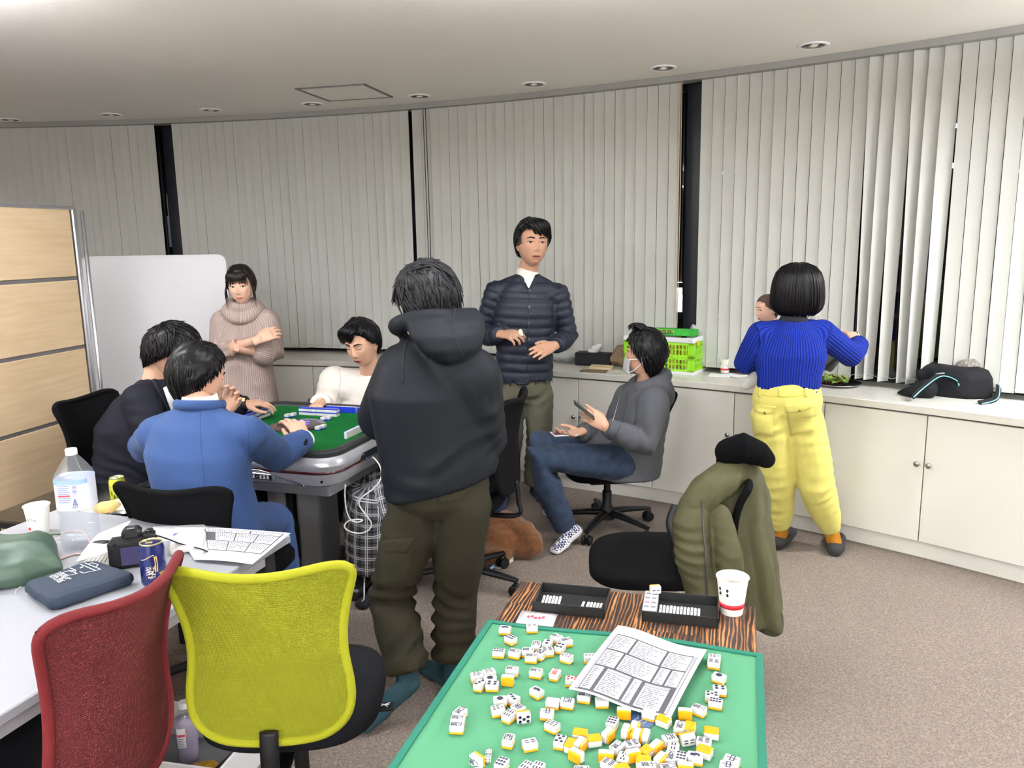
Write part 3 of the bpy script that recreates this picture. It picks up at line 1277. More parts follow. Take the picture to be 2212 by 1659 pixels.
def rib_mat(name, ca, cb, period, strength=.6, rough=.9, attr='gu'):
 def b_(nt, b):
  at = N(nt, 'ShaderNodeAttribute', attribute_name=attr)
  f = math_n(nt, 'SINE', math_n(nt, 'MULTIPLY', at.outputs['Fac'], 2 * PI / period))
  f = math_n(nt, 'ADD', math_n(nt, 'MULTIPLY', f, .5), .5)
  nt.links.new(mixc(nt, f, ca, cb), b.inputs['Base Color'])  # groove shade is put into the colour, darker between the ribs
  b.inputs['Roughness'].default_value = rough
  b.inputs['Specular IOR Level'].default_value = .15
  bp = N(nt, 'ShaderNodeBump'); bp.inputs['Strength'].default_value = strength; bp.inputs['Distance'].default_value = .004
  nt.links.new(f, bp.inputs['Height']); nt.links.new(bp.outputs['Normal'], b.inputs['Normal'])
 return attr_mat(name, b_)


SKIN = mat('skin', rgb(204, 162, 138), .5, spec=.35, sss=.12, bump=(260, .04), var=(14, .05))
SKIN_F = mat('skin_fair', rgb(214, 174, 152), .5, spec=.35, sss=.12, var=(14, .05))
SKIN_T = mat('skin_tan', rgb(188, 146, 122), .5, spec=.35, sss=.12, var=(14, .05))
HAIR_BK = M_HAIR('hair_black', rgb(12, 11, 13))
HAIR_GY = M_HAIR('hair_charcoal', rgb(28, 28, 31), .45)
HAIR_BR = M_HAIR('hair_dark_brown', rgb(20, 15, 14))


def core_body(pel, chest, neck, shL, shR, elL, elR, hipL, hipR, knL, knR, anL, anR, rt, fw):
 """slim continuous body under the clothes"""
 mb = MB()
 mb.loft(spine_rings([pel - Vector((0, 0, .05)), pel.lerp(chest, .5), chest, chest.lerp(neck, .7), neck], rt, fw, [(.12, .085), (.11, .08), (.13, .09), (.10, .07), (.05, .05)], 16))
 for a, b in ((shL, elL), (shR, elR)):
  mb.capsule([chest.lerp(Vector(a), .5), a, b], [.05, .045, .036], 10)
 for h_, k, a in ((hipL, knL, anL), (hipR, knR, anR)):
  mb.capsule([pel.lerp(Vector(h_), .6), h_, k, a], [.07, .07, .05, .034], 10)
 return remesh(mb, .018, 2)


# ============================================================ people
def V3(*a):
 return Vector(a)


def chk(tagname, J):
 if not globals().get('DEBUG'):
  return
 f = lambda a, b: round((J[a] - J[b]).length, 3)
 print('BONES', tagname, 'arm', f('shL', 'elL'), f('elL', 'wrL'), f('shR', 'elR'), f('elR', 'wrR'), 'leg', f('hipL', 'knL'), f('knL', 'anL'), f('hipR', 'knR'), f('knR', 'anR'), 'shoulder', f('shL', 'shR'), 'spine', f('pel', 'neck'), 'z', {k: round(v.z, 2) for k, v in J.items() if isinstance(v, Vector)})


def make_person(label, J, yaw, top, bottom, skin, handL=None, handR=None, hd=None, base=None, socks=None, neck_r=.05, group=None):
 chk(label, J)
 fw, rt = fr_axes(yaw)
 up = (J['neck'] - J['pel']).normalized()
 base = base or V3(J['pel'].x, J['pel'].y, 0)
 root = thing('person', label, 'person', base, world=True, group=group)
 R = {'root': root}
 pel, chest, neck = J['pel'], J['chest'], J['neck']
 # --- body
 parts = []
 M = rot_head(J['head'], *hd['rot'])
 s = hd['s']
 mb = MB()
 W = face_mb(mb, M, s, hd.get('eyes', .7), hd.get('mouth', 0), hd.get('female', False), hd.get('jaw', .30), True, hd.get('brow', True))
 mb.mi = 0
 nb = W((0, -.022, -.062))[0]
 mb.capsule([Vector(nb), Vector(nb).lerp(neck, .5), neck - up * .01], [neck_r * .98 * s, neck_r * s, neck_r * 1.1 * s], 20)
 parts.append(mb)
 R['W'], R['M'], R['s'] = W, M, s
 for hnd, wr, el, sd in ((handL, 'wrL', 'elL', -1), (handR, 'wrR', 'elR', 1)):
  if hnd:
   fwd = Vector(hnd['fw']) if 'fw' in hnd else J[wr] - J[el]
   hm = hand_mb(J[wr], fwd, hnd['back'], sd, hnd.get('curl', (.3, .35, .4, .45)), hnd.get('thumb', .3), hnd.get('s', 1.0), hnd.get('spread', 1.0), J[wr].lerp(J[el], hnd.get('fore', .45)), hnd.get('tin', 0))
   parts.append(remesh(hm, .0034, 3, .4))
 parts.append(core_body(pel, chest, neck, J['shL'], J['shR'], J['elL'], J['elR'], J['hipL'], J['hipR'], J['knL'], J['knR'], J['anL'], J['anR'], rt, fw))
 R['body'] = join_body('body', root, body_mats(skin), parts)
 # --- top
 if top:
  d = top['dims']
  hem = pel - up * top.get('hem', .08)
  if 'hemc' in top:
   hem = top['hemc']
  sp = [hem, pel, pel.lerp(chest, .5), chest, chest.lerp(neck, .55), neck + up * top.get('collar', .0)]
  sr = top.get('sleeve', (.078, .064, .054, .046))
  cutL, cutR = top.get('cutL', 1.0), top.get('cutR', 1.0)

  def fill(mb):
   rl = [(rt + V3(0, 0, 1) * top.get('tilt', 0) * k).normalized() for k in (1, .8, .35, 0, 0, 0)]
   mb.loft(spine_rings(sp, rl, fw, d, 28, 2.4))
   for a, e, w_, c_ in (('shL', 'elL', 'wrL', cutL), ('shR', 'elR', 'wrR', cutR)):
    sh, el, wr = J[a], J[e], J[e].lerp(J[w_], c_)
    mb.capsule([chest.lerp(neck, .35).lerp(sh, .35), sh], [sr[0] * 1.02, sr[0]], 14)
    tr_ = neck + (sh - neck) * .25 - up * .03
    mb.capsule([tr_, tr_.lerp(sh, .6) + up * .005, sh], [.055, sr[0] * .8, sr[0] * .92], 12)
    mb.capsule([sh, sh.lerp(el, .5), el, el.lerp(wr, .5)], [sr[0], lerp(sr[0], sr[1], .55), sr[1], lerp(sr[1], sr[2], .6)], 16)
    mb.tube([el.lerp(wr, .3), el.lerp(wr, .6), wr], [lerp(sr[1], sr[2], .4), lerp(sr[1], sr[2], .8), sr[3]], 16)
   if top.get('extra'):
    top['extra'](mb)
  cr = []
  ck = top.get('crease', .006)
  for a, e, w_ in (('shL', 'elL', 'wrL'), ('shR', 'elR', 'wrR')):
   cr.append((J[e], J[w_] - J[a], ck, .05, .09))
   cr.append((J[a].lerp(J[e], .4), J[e] - J[a], ck * .7, .06, .10))
   cr.append((J[e].lerp(J[w_], .75), J[w_] - J[e], ck * .8, .035, .07))
  cr.append((pel.lerp(chest, .2), up, ck * .9, .075, .22))
  cr += top.get('creases', [])
  bones = [(hem, neck, .15, -fw, 0.0)]
  for a, e, w_ in (('shL', 'elL', 'wrL'), ('shR', 'elR', 'wrR')):
   L1 = (J[e] - J[a]).length
   bones.append((J[a].lerp(J[e], .12), J[e], sr[0] * .9, V3(0, 0, 1) if abs((J[e] - J[a]).normalized().z) < .8 else -fw, .12 * L1))
   bones.append((J[e], J[w_], sr[2], V3(0, 0, 1), L1))
  R['top'] = garment(top['name'], root, top['mat'], fill, top.get('voxel', .010), top.get('smooth', 3), top.get('folds', ((.0025, 9, 4), (.0015, 22, 6))), cr, bones, top.get('post'))
 # --- bottom
 if bottom:
  lr = bottom.get('r', (.10, .085, .072, .062))
  wd = bottom.get('waist', (.155, .115))
  hp = bottom.get('hips', (.175, .13))
  updir = bottom.get('up', up)

  def fillb(mb):
   mb.loft(spine_rings([pel + updir * bottom.get('rise', .08), pel, pel - updir * .06, pel - updir * .11], rt, fw, [wd, hp, (hp[0] * .95, hp[1] * .95), (hp[0] * .6, hp[1] * .6)], 24, 2.3))
   for h_, k, a in (('hipL', 'knL', 'anL'), ('hipR', 'knR', 'anR')):
    leg(mb, J[h_], J[k], J[a], lr)
    mb.capsule([pel.lerp(J[h_], .4), J[h_]], [lr[0] * .95, lr[0]], 14)
   if bottom.get('extra'):
    bottom['extra'](mb)
  ck = bottom.get('crease', .007)
  cr = []
  for h_, k, a in (('hipL', 'knL', 'anL'), ('hipR', 'knR', 'anR')):
   cr.append((J[k], J[a] - J[h_], ck, .06, .12))
   cr.append((J[k].lerp(J[a], .8), J[a] - J[k], ck * .9, .055, .13))
   cr.append((J[h_], J[k] - J[h_], ck * .8, .08, .14))
  bones = []
  for h_, k, a in (('hipL', 'knL', 'anL'), ('hipR', 'knR', 'anR')):
   L1 = (J[k] - J[h_]).length
   bones.append((J[h_], J[k], lr[0] * .9, bottom.get('ref', -fw), 0.0))
   bones.append((J[k], J[a], lr[2], bottom.get('ref2', bottom.get('ref', -fw)), L1))
  R['bottom'] = garment(bottom['name'], root, bottom['mat'], fillb, bottom.get('voxel', .010), bottom.get('smooth', 3), bottom.get('folds', ((.003, 8, 14), (.0015, 20, 16))), cr, bones, bottom.get('post'))
 if socks:
  for sd, sm in socks['feet'].items():
   mb = MB()
   foot_mb(mb, J['an' + sd], J['he' + sd], J['to' + sd])
   me = remesh(mb, .006, 4)
   R['sock' + sd] = finish(me, socks.get('name', 'sock'), sm, root)
 return R


def ring_band(mb, a, b, r0, r1, n=22, flat=1.0):
 """short open-looking cuff between a and b"""
 a, b = Vector(a), Vector(b)
 d = (b - a)
 mb.tube([a, a + d * .05, b - d * .05, b], [r0 * .96, r0, r1, r1 * .94], n)


DEBUG = False
def swept_fringe(R, root, sd, seed):
 r_ = np.random.default_rng(seed)
 mb = MB(); paths = []
 for k in range(30):
  t = k / 29
  x = sd * (-.052 + .10 * t)
  e = r_.uniform(-.006, .006)
  paths.append([(x * .6, .045, .122), (x + sd * .012, .090, .098 + e), (x + sd * .030, .097 - abs(x + sd * .03) * .35, .064 + e - .012 * t), (x + sd * .040, .092 - abs(x + sd * .04) * .5, .045 + e * 1.5 - .022 * t)])
 locks(mb, R['W'], paths, .0065); mb.build('fringe', HAIR_BK, root, True)


# ---------- 1. man standing in the quilted navy jacket
def p_standing():
 J = dict(pel=P(1132, 828, 4.62), chest=P(1134, 672, 4.60), neck=P(1139, 592, 4.60), head=P(1150, 527, 4.54),
    shR=P(1072, 630, 4.62), shL=P(1204, 634, 4.60), elR=P(1042, 728, 4.66), wrR=P(1082, 722, 4.44), elL=P(1228, 728, 4.62), wrL=P(1199, 746, 4.44),
    hipR=P(1100, 850, 4.62), hipL=P(1164, 850, 4.62), knR=P(1102, 945, 4.60), knL=P(1166, 945, 4.66), anR=V3(-.055, 4.66, .105), anL=V3(.135, 4.78, .105),
    heR=V3(-.055, 4.70, 0), toR=V3(-.10, 4.46, 0), heL=V3(.13, 4.82, 0), toL=V3(.20, 4.62, 0))
 quilt_col = rgb(25, 30, 44)
 jm = mat('quilted_nylon', quilt_col, .55, spec=.35, bump=(55, .35), var=(20, .12))

 def post(co, no, U, Vv, I):
  # stitched rows: puffs between seams
  per = np.where(I == 0, .052, .048)
  ph = (Vv / per) % 1.0
  puff = np.abs(np.sin(ph * PI)) ** .55
  co = co + no * ((puff - .6) * .0095)[:, None]
  return co
 R = make_person('man standing in a navy quilted jacket over a white shirt, holding a small white disc', J, 183,
  dict(name='jacket', mat=jm, hem=-.035, dims=[(.175, .135), (.17, .13), (.165, .125), (.18, .125), (.15, .095), (.066, .06)], sleeve=(.066, .06, .056, .047), voxel=.0085, smooth=2, post=post, folds=((.002, 16, 4),), crease=.003, cutL=.98, cutR=.98),
  dict(name='trousers', mat=cloth('khaki_olive', rgb(88, 86, 72)), r=(.088, .078, .076, .072), waist=(.14, .105), hips=(.158, .118), rise=.05, crease=.006), SKIN_T,
  handL=dict(fw=P(1150, 765, 4.34) - J['wrL'], back=V3(.25, -.75, .6), curl=(.18, .2, .22, .28), thumb=-.5, spread=.7),
  handR=dict(fw=P(1130, 722, 4.32) - J['wrR'], back=V3(-.15, -.55, .85), curl=(.75, .8, .85, .9), thumb=.6, tin=.6),
  hd=dict(rot=(194, 4, -2), s=1.10, eyes=.45, mouth=.45), socks=dict(feet={'L': mat('sock_navy', rgb(42, 52, 82), .95, bump=(600, .2)), 'R': mat('sock_navy', rgb(42, 52, 82), .95)}))
 root = R['root']
 def hl(az):
  a = abs((az + 180) % 360 - 180)
  return float(np.interp(a, [0, 25, 45, 60, 72, 88, 100, 125, 180], [37, 37, 38, 24, 14, 10, 0, -18, -34]))
 hair(root, R['M'], R['s'], HAIR_BK, n=380, flow=(0, .2, -1), swirl=.1, off=.016, lift=.006, tousle=.4, length=.08, seed=3, hairline=hl, cap_th=.020, over=.016, top_flow=(.35, 1, -.2))
 swept_fringe(R, root, -1, 6)
 # fade above the ears
 mb = MB()
 for sd in (-1, 1):
  pts = []
  for k in range(9):
   az = math.radians(sd * (62 + 8 * k)); el = math.radians(2 - 1.6 * k)
   pts.append((az, el))
  for lay in range(4):
   row = []
   for az, el in pts:
    e2 = el + math.radians(lay * 5)
    d = np.array([[math.cos(e2) * math.sin(az), math.cos(e2) * math.cos(az), math.sin(e2)]])
    row.append(Vector(R['W'](head_surf(d)[0] + d[0] * .001)[0]))
   mb.tube(row, .0065, 6)
 mb.build('hair_fade', mat('hair_stubble', rgb(70, 62, 58), .8), root, True)
 # white shirt collar showing in the V of the jacket
 mb = MB()
 nk = J['neck']
 rings = []
 for (z, rx, ry) in ((-.10, .070, .072), (-.04, .068, .070), (.015, .062, .066), (.035, .057, .060), (.036, .052, .055), (.0, .05, .05)):
  rings.append(ellr(nk + V3(0, -.006, z), V3(1, 0, 0), V3(0, 1, 0), rx, ry, 28))
 mb.loft(rings)
 mb.build('shirt_collar', mat('shirt_white', rgb(240, 238, 230), .8), root, True)
 tgt = R['top']
 dirn = None
 mb = surf_patch(tgt, None, dirn, (P(1121, 577, 4.4), P(1163, 580, 4.4), P(1143, 622, 4.4), P(1141, 622, 4.4)), 8, 10, lift=.004)
 mb.build('shirt_front', mat('shirt_white', rgb(240, 238, 230), .8), root, True)
 # jacket edge along the V and snap buttons
 mb = surf_line(tgt, dirn, [P(1118, 580, 4.4), P(1127, 606, 4.4), P(1143, 624, 4.4), P(1158, 606, 4.4), P(1166, 582, 4.4)], .0045, .003)
 mb.build('neck_binding', mat('binding_navy', rgb(18, 21, 32), .6), root, True)
 mb = surf_line(tgt, dirn, [P(1143, 626, 4.4), P(1141, 700, 4.4), P(1139, 800, 4.4)], .0028, .001)
 mb.build('front_placket', mat('binding_navy', rgb(18, 21, 32), .6), root, True)
 for k, py in enumerate((627, 663, 698, 733, 768)):
  mb = surf_line(tgt, dirn, [P(1144 - k * .6, py - 3.2, 4.4), P(1144 - k * .6, py, 4.4), P(1144 - k * .6, py + 3.2, 4.4)], .0052, .002, 10)
  mb.build('snap_button', mat('snap_grey', rgb(86, 86, 90), .4), root, True)
 # the thing in his hand
 mb = MB()
 c = P(1125, 719, 4.30)
 mb.lathe([(.001, -.007), (.016, -.007), (.021, -.003), (.021, .003), (.016, .007), (.001, .007)], n=24, mtx=Matrix.Translation(c) @ Matrix.Rotation(math.radians(75), 4, 'Y') @ Matrix.Rotation(.4, 4, 'X'))
 tag(mb.build('disc', mat('cream_white', rgb(238, 234, 215), .5), None, True, 50), 'small cream white disc pinched in the right hand of the man in the quilted jacket', 'disc')
 return R


# ---------- 2. man in the dark hoodie, seen from behind
def p_hoodie():
 J = dict(pel=P(952, 1040, 2.62), chest=P(935, 845, 2.60), neck=P(930, 726, 2.66), head=P(922, 652, 2.74),
    shL=P(878, 803, 2.66), shR=P(1014, 816, 2.58), elL=P(826, 905, 2.74), wrL=P(842, 905, 3.0), elR=P(1040, 945, 2.62), wrR=P(960, 935, 2.88),
    hipL=P(898, 1092, 2.62), hipR=P(1004, 1085, 2.60), knL=P(846, 1292, 2.64), knR=P(982, 1280, 2.69), anL=V3(-.375, 2.50, .155), anR=V3(-.225, 2.64, .105),
    heL=V3(-.36, 2.47, .085), toL=V3(-.525, 2.36, 0), heR=V3(-.215, 2.60, 0), toR=V3(-.37, 2.78, 0))
 navy = cloth('scuba_navy', rgb(17, 21, 27), .62, bump=(900, .05), sheen=0, var=(6, .06))
 fw, rt = fr_axes(14)

 def extra(mb):
  # hood lying on the back
  c = P(955, 735, 2.60)
  b = -fw
  rings = []
  spec = [(P(958, 664, 2.66), .118, .028), (P(962, 690, 2.60), .135, .062), (P(966, 722, 2.555), .125, .075), (P(972, 752, 2.53), .098, .066), (P(978, 776, 2.53), .062, .050), (P(982, 790, 2.545), .022, .022)]
  for q, rx, ry in spec:
   rings.append(ellr(q, rt, fw, rx, ry, 22, 2.4))
  mb.loft(rings)
  # collar roll round the neck
  pts = []
  for k in range(13):
   a = math.radians(-130 + 260 * k / 12)
   pts.append(J['neck'] + fw * .01 + (-fw * math.cos(a) * .10 + rt * math.sin(a) * .112) + V3(0, 0, .035 + .035 * max(0, math.cos(a)) - .03 * max(0, -math.cos(a))))
  mb.tube(pts, [.022, .028] + [.034] * 9 + [.028, .022], 12)
 nk = J['neck']
 R = make_person('man in dark navy hoodie and olive cargo trousers standing with his back turned', J, 14,
  dict(name='hoodie', mat=navy, hem=.0, tilt=.26, dims=[(.185, .15), (.20, .155), (.205, .145), (.215, .14), (.18, .115), (.085, .08)], sleeve=(.105, .088, .072, .06), voxel=.009, smooth=4, extra=extra,
    folds=((.004, 5, 31), (.0015, 13, 32)), crease=.007, creases=[(P(935, 880, 2.45), V3(.7, 0, .7), .010, .16, .2), (P(1000, 880, 2.45), V3(.75, 0, .65), .009, .12, .13), (P(900, 1010, 2.45), V3(.3, 0, 1), .008, .1, .14)]),
  dict(name='cargo_trousers', mat=cloth('olive_cord', rgb(42, 39, 28), .85, bump=(420, .2)), r=(.098, .084, .076, .066), waist=(.165, .13), hips=(.172, .135), rise=.07, crease=.009, folds=((.004, 6, 14), (.002, 15, 16)), ref=-fw,
    extra=lambda mb: (mb.tube([J['knL'].lerp(J['anL'], .84), J['knL'].lerp(J['anL'], .86), J['anL'] - V3(0, 0, .012)], [.068, .078, .076], 18), mb.tube([J['knR'].lerp(J['anR'], .85), J['knR'].lerp(J['anR'], .87), J['anR'] + V3(0, 0, .005)], [.068, .078, .076], 18))), SKIN,
  handL=dict(fw=fw, back=V3(0, 0, 1)), handR=dict(fw=fw - rt * .4, back=V3(0, 0, 1)),
  hd=dict(rot=(34, -14, 4), s=1.0, eyes=.5), socks=dict(feet={'L': mat('sock_teal', rgb(28, 58, 68), .95, bump=(500, .25)), 'R': mat('sock_teal', rgb(28, 58, 68), .95)}))
 root = R['root']
 hair(root, R['M'], R['s'], HAIR_GY, n=620, flow=(0, -.1, -1), swirl=.35, off=.026, lift=.024, tousle=.75, length=.10, seed=9, cap_th=.028, over=.02, r0=.008, top_flow=(.3, .3, -.4))
 # seams of the hoodie
 d = None
 seam = mat('seam_dark', rgb(14, 17, 23), .8)
 mb = surf_line(R['top'], d, [P(884, 728, 2.4), P(872, 770, 2.4), P(870, 830, 2.4)], .003, .0005)
 mb.build('raglan_seam', seam, root, True)
 mb = surf_line(R['top'], d, [P(984, 668, 2.4), P(980, 710, 2.4), P(1000, 770, 2.4)], .0028, .0005)
 mb.build('hood_seam', seam, root, True)
 # cargo pocket with flap, back pockets
 om = cloth('olive_cord_pocket', rgb(46, 43, 31), .85, bump=(420, .2))
 mb = surf_patch(R['bottom'], None, None, (P(826, 1178, 2.3), P(897, 1160, 2.3), P(880, 1262, 2.3), P(815, 1270, 2.3)), 8, 8, .006)
 mb.build('cargo_pocket', om, root, True)
 mb = surf_patch(R['bottom'], None, None, (P(824, 1168, 2.3), P(900, 1160, 2.3), P(878, 1196, 2.3), P(832, 1192, 2.3)), 8, 5, .012)
 mb.build('pocket_flap', om, root, True)
 mb = surf_patch(R['bottom'], None, None, (P(944, 1070, 2.3), P(1006, 1056, 2.3), P(1000, 1080, 2.3), P(948, 1088, 2.3)), 8, 4, .005)
 mb.build('back_pocket_welt', om, root, True)
 return R



# ---------- 3. man in the blue suit, back to the camera
def p_bluesuit():
 J = dict(pel=P(450, 1115, 2.74), chest=P(428, 975, 2.80), neck=P(430, 872, 2.86), head=P(428, 815, 2.93),
    shL=P(340, 940, 2.88), shR=P(534, 938, 2.80), elL=V3(-1.50, 3.10, .80), wrL=V3(-1.24, 3.30, .89), elR=P(598, 985, 3.02), wrR=P(658, 950, 3.20),
    hipL=P(400, 1150, 2.78), hipR=P(500, 1150, 2.72), knL=V3(-1.22, 3.20, .50), knR=P(585, 1125, 3.05), anL=V3(-1.25, 3.12, .10), anR=V3(-.93, 3.0, .10))
 suit = cloth('suit_blue', rgb(46, 69, 112), .8, bump=(900, .15), sheen=.05, var=(220, .06))
 fw, rt = fr_axes(-14)
 R = make_person('man in a blue suit sitting with his back turned at the near table side', J, -14,
  dict(name='suit_jacket', mat=suit, hem=.14, dims=[(.20, .165), (.185, .15), (.178, .135), (.20, .135), (.17, .11), (.07, .065)], sleeve=(.072, .066, .06, .05), voxel=.009, smooth=3, folds=((.004, 7, 41), (.002, 19, 42)), crease=.007,
    creases=[(P(520, 985, 2.75), V3(.8, 0, -.5), .008, .06, .10), (P(350, 1000, 2.75), V3(.6, 0, .6), .005, .07, .12)]),
  dict(name='suit_trousers', mat=suit, r=(.10, .088, .08, .07), rise=.0, up=V3(0, 0, 1), crease=.006), SKIN,
  handL=dict(fw=V3(.6, .1, .8), back=V3(.3, .9, .2), curl=(.9, .9, .9, .9)), handR=dict(fw=P(634, 908, 3.26) - J['wrR'], back=V3(.5, -.6, .6), curl=(.55, .6, .7, .8), thumb=.5, tin=.3),
  hd=dict(rot=(-48, -10, 4), s=1.0, eyes=.6), base=V3(J['pel'].x, J['pel'].y, 0))
 root = R['root']
 hair(root, R['M'], R['s'], HAIR_BK, n=520, flow=(0, -.05, -1), swirl=.15, off=.017, lift=.010, tousle=.3, length=.11, seed=21, cap_th=.022, over=.010, r0=.0075, top_flow=(.1, .9, -.2))
 wh = mat('shirt_white', rgb(240, 238, 230), .8)
 mb = MB()
 nk = J['neck']
 rings = [ellr(nk + V3(0, .012, z), rt, fw, rx, ry, 28) for z, rx, ry in ((-.05, .07, .068), (0, .068, .066), (.030, .062, .062), (.032, .056, .056), (.0, .05, .05))]
 mb.loft(rings); mb.build('shirt_collar', wh, root, True)
 # jacket collar
 mb = MB()
 pts = []
 for k in range(15):
  a = math.radians(-125 + 250 * k / 14)
  pts.append(nk + V3(0, .006, 0) - fw * math.cos(a) * .076 + rt * math.sin(a) * .084 + V3(0, 0, .008 - .02 * (1 - math.cos(a)) * .6))
 mb.tube(pts, .012, 10, flat=1.6, up=(0, 0, 1)); mb.build('jacket_collar', suit, root, True)
 mb = MB()
 ax = (J['wrR'] - J['elR']).normalized()
 ring_band(mb, J['wrR'] - ax * .015, J['wrR'] + ax * .018, .040, .038); mb.build('shirt_cuff', wh, root, True)
 mb = surf_line(R['top'], None, [P(432, 885, 2.6), P(434, 960, 2.6), P(440, 1040, 2.6), P(446, 1120, 2.6)], .0018, .0002)
 mb.build('back_seam', mat('seam_blue', rgb(40, 60, 100), .8), root, True)
 mb = surf_line(R['top'], None, [P(520, 870, 2.6), P(533, 905, 2.6), P(536, 960, 2.6), P(534, 1000, 2.6)], .0022, .0002)
 mb.build('sleeve_seam', mat('seam_blue', rgb(40, 60, 100), .8), root, True)
 for k in range(3):
  mb = surf_line(R['top'], None, [P(661 - 2.2 * k, 948 + 4 * k, 3.1), P(662.5 - 2.2 * k, 950 + 4 * k, 3.1), P(664 - 2.2 * k, 952 + 4 * k, 3.1)], .0055, .003, 8)
  mb.build('cuff_button', mat('button_black', rgb(15, 15, 18), .3), root, True)
 return R


# ---------- 4. man in the dark blazer at the left of the table
def p_blazer():
 J = dict(pel=P(296, 1055, 3.62), chest=P(300, 915, 3.62), neck=P(335, 818, 3.62), head=P(368, 760, 3.62),
    shR=P(302, 868, 3.47), shL=P(372, 850, 3.84), elR=P(345, 985, 3.38), wrR=V3(-1.32, 3.55, .82), elL=P(440, 905, 3.86), wrL=P(524, 872, 3.80),
    hipR=P(300, 1075, 3.50), hipL=P(330, 1060, 3.72), knR=V3(-1.32, 3.50, .48), knL=V3(-1.28, 3.80, .48), anR=V3(-1.38, 3.52, .10), anL=V3(-1.32, 3.82, .10))
 bl = cloth('blazer_navy', rgb(18, 19, 29), .8, bump=(900, .12), var=(200, .08))
 fw, rt = fr_axes(-95)
 R = make_person('man in a dark navy blazer bent over the left side of the green table', J, -95,
  dict(name='blazer', mat=bl, hem=.14, dims=[(.20, .19), (.19, .185), (.185, .18), (.19, .175), (.15, .14), (.068, .062)], sleeve=(.084, .072, .062, .05), voxel=.010, smooth=3, folds=((.004, 7, 51), (.0015, 18, 52)), crease=.008),
  dict(name='trousers', mat=cloth('trouser_black', rgb(20, 20, 24)), r=(.10, .085, .072, .06), rise=.0, up=V3(0, 0, 1)), SKIN,
  handR=dict(fw=V3(.8, .2, -.1), back=V3(0, 0, 1), curl=(.6, .6, .6, .6)), handL=dict(fw=P(580, 868, 3.86) - J['wrL'], back=V3(-.1, -.25, 1), curl=(.62, .5, .5, .55), thumb=.45, spread=1.3),
  hd=dict(rot=(-78, -34, 2), s=1.02, eyes=.1))
 root = R['root']
 hair(root, R['M'], R['s'], HAIR_BK, n=620, flow=(0, .1, -1), swirl=.45, off=.024, lift=.018, tousle=.95, length=.095, seed=33, cap_th=.026, over=.012, r0=.0085, top_flow=(-.2, 1, -.2))
 tee = mat('tee_white', rgb(236, 236, 238), .85)
 mb = surf_patch(R['top'], None, None, (P(352, 838, 3.5), P(368, 830, 3.5), P(394, 908, 3.5), P(376, 908, 3.5)), 5, 10, .004)
 mb.build('tee_shirt', tee, root, True)
 mb = surf_line(R['top'], None, [P(325, 795, 3.4), P(336, 830, 3.4), P(352, 870, 3.4), P(375, 915, 3.4)], .012, .004, 8)
 mb.build('lapel', bl, root, True)
 mb = surf_line(R['top'], None, [P(300, 800, 3.4), P(312, 782, 3.4), P(328, 792, 3.4)], .016, .0, 8)
 mb.build('blazer_collar', bl, root, True)
 ax = (J['wrL'] - J['elL']).normalized()
 mb = MB(); c = J['wrL'] + ax * .004
 mb.tube([c, c + ax * .004, c + ax * .018, c + ax * .022], [.033, .035, .035, .033], 20)
 tag_w = mb.build('watch_strap', mat('strap_dark', rgb(34, 24, 20), .5), root, True)
 mb = MB(); mb.box(c + ax * .012 + V3(.003, -.030, .020), (.016, .008, .022), rot=Matrix.Rotation(-.6, 4, 'X'), bev=.002)
 mb.build('watch_face', mat('watch_gold', rgb(150, 110, 70), .25, metal=.8), root)
 return R


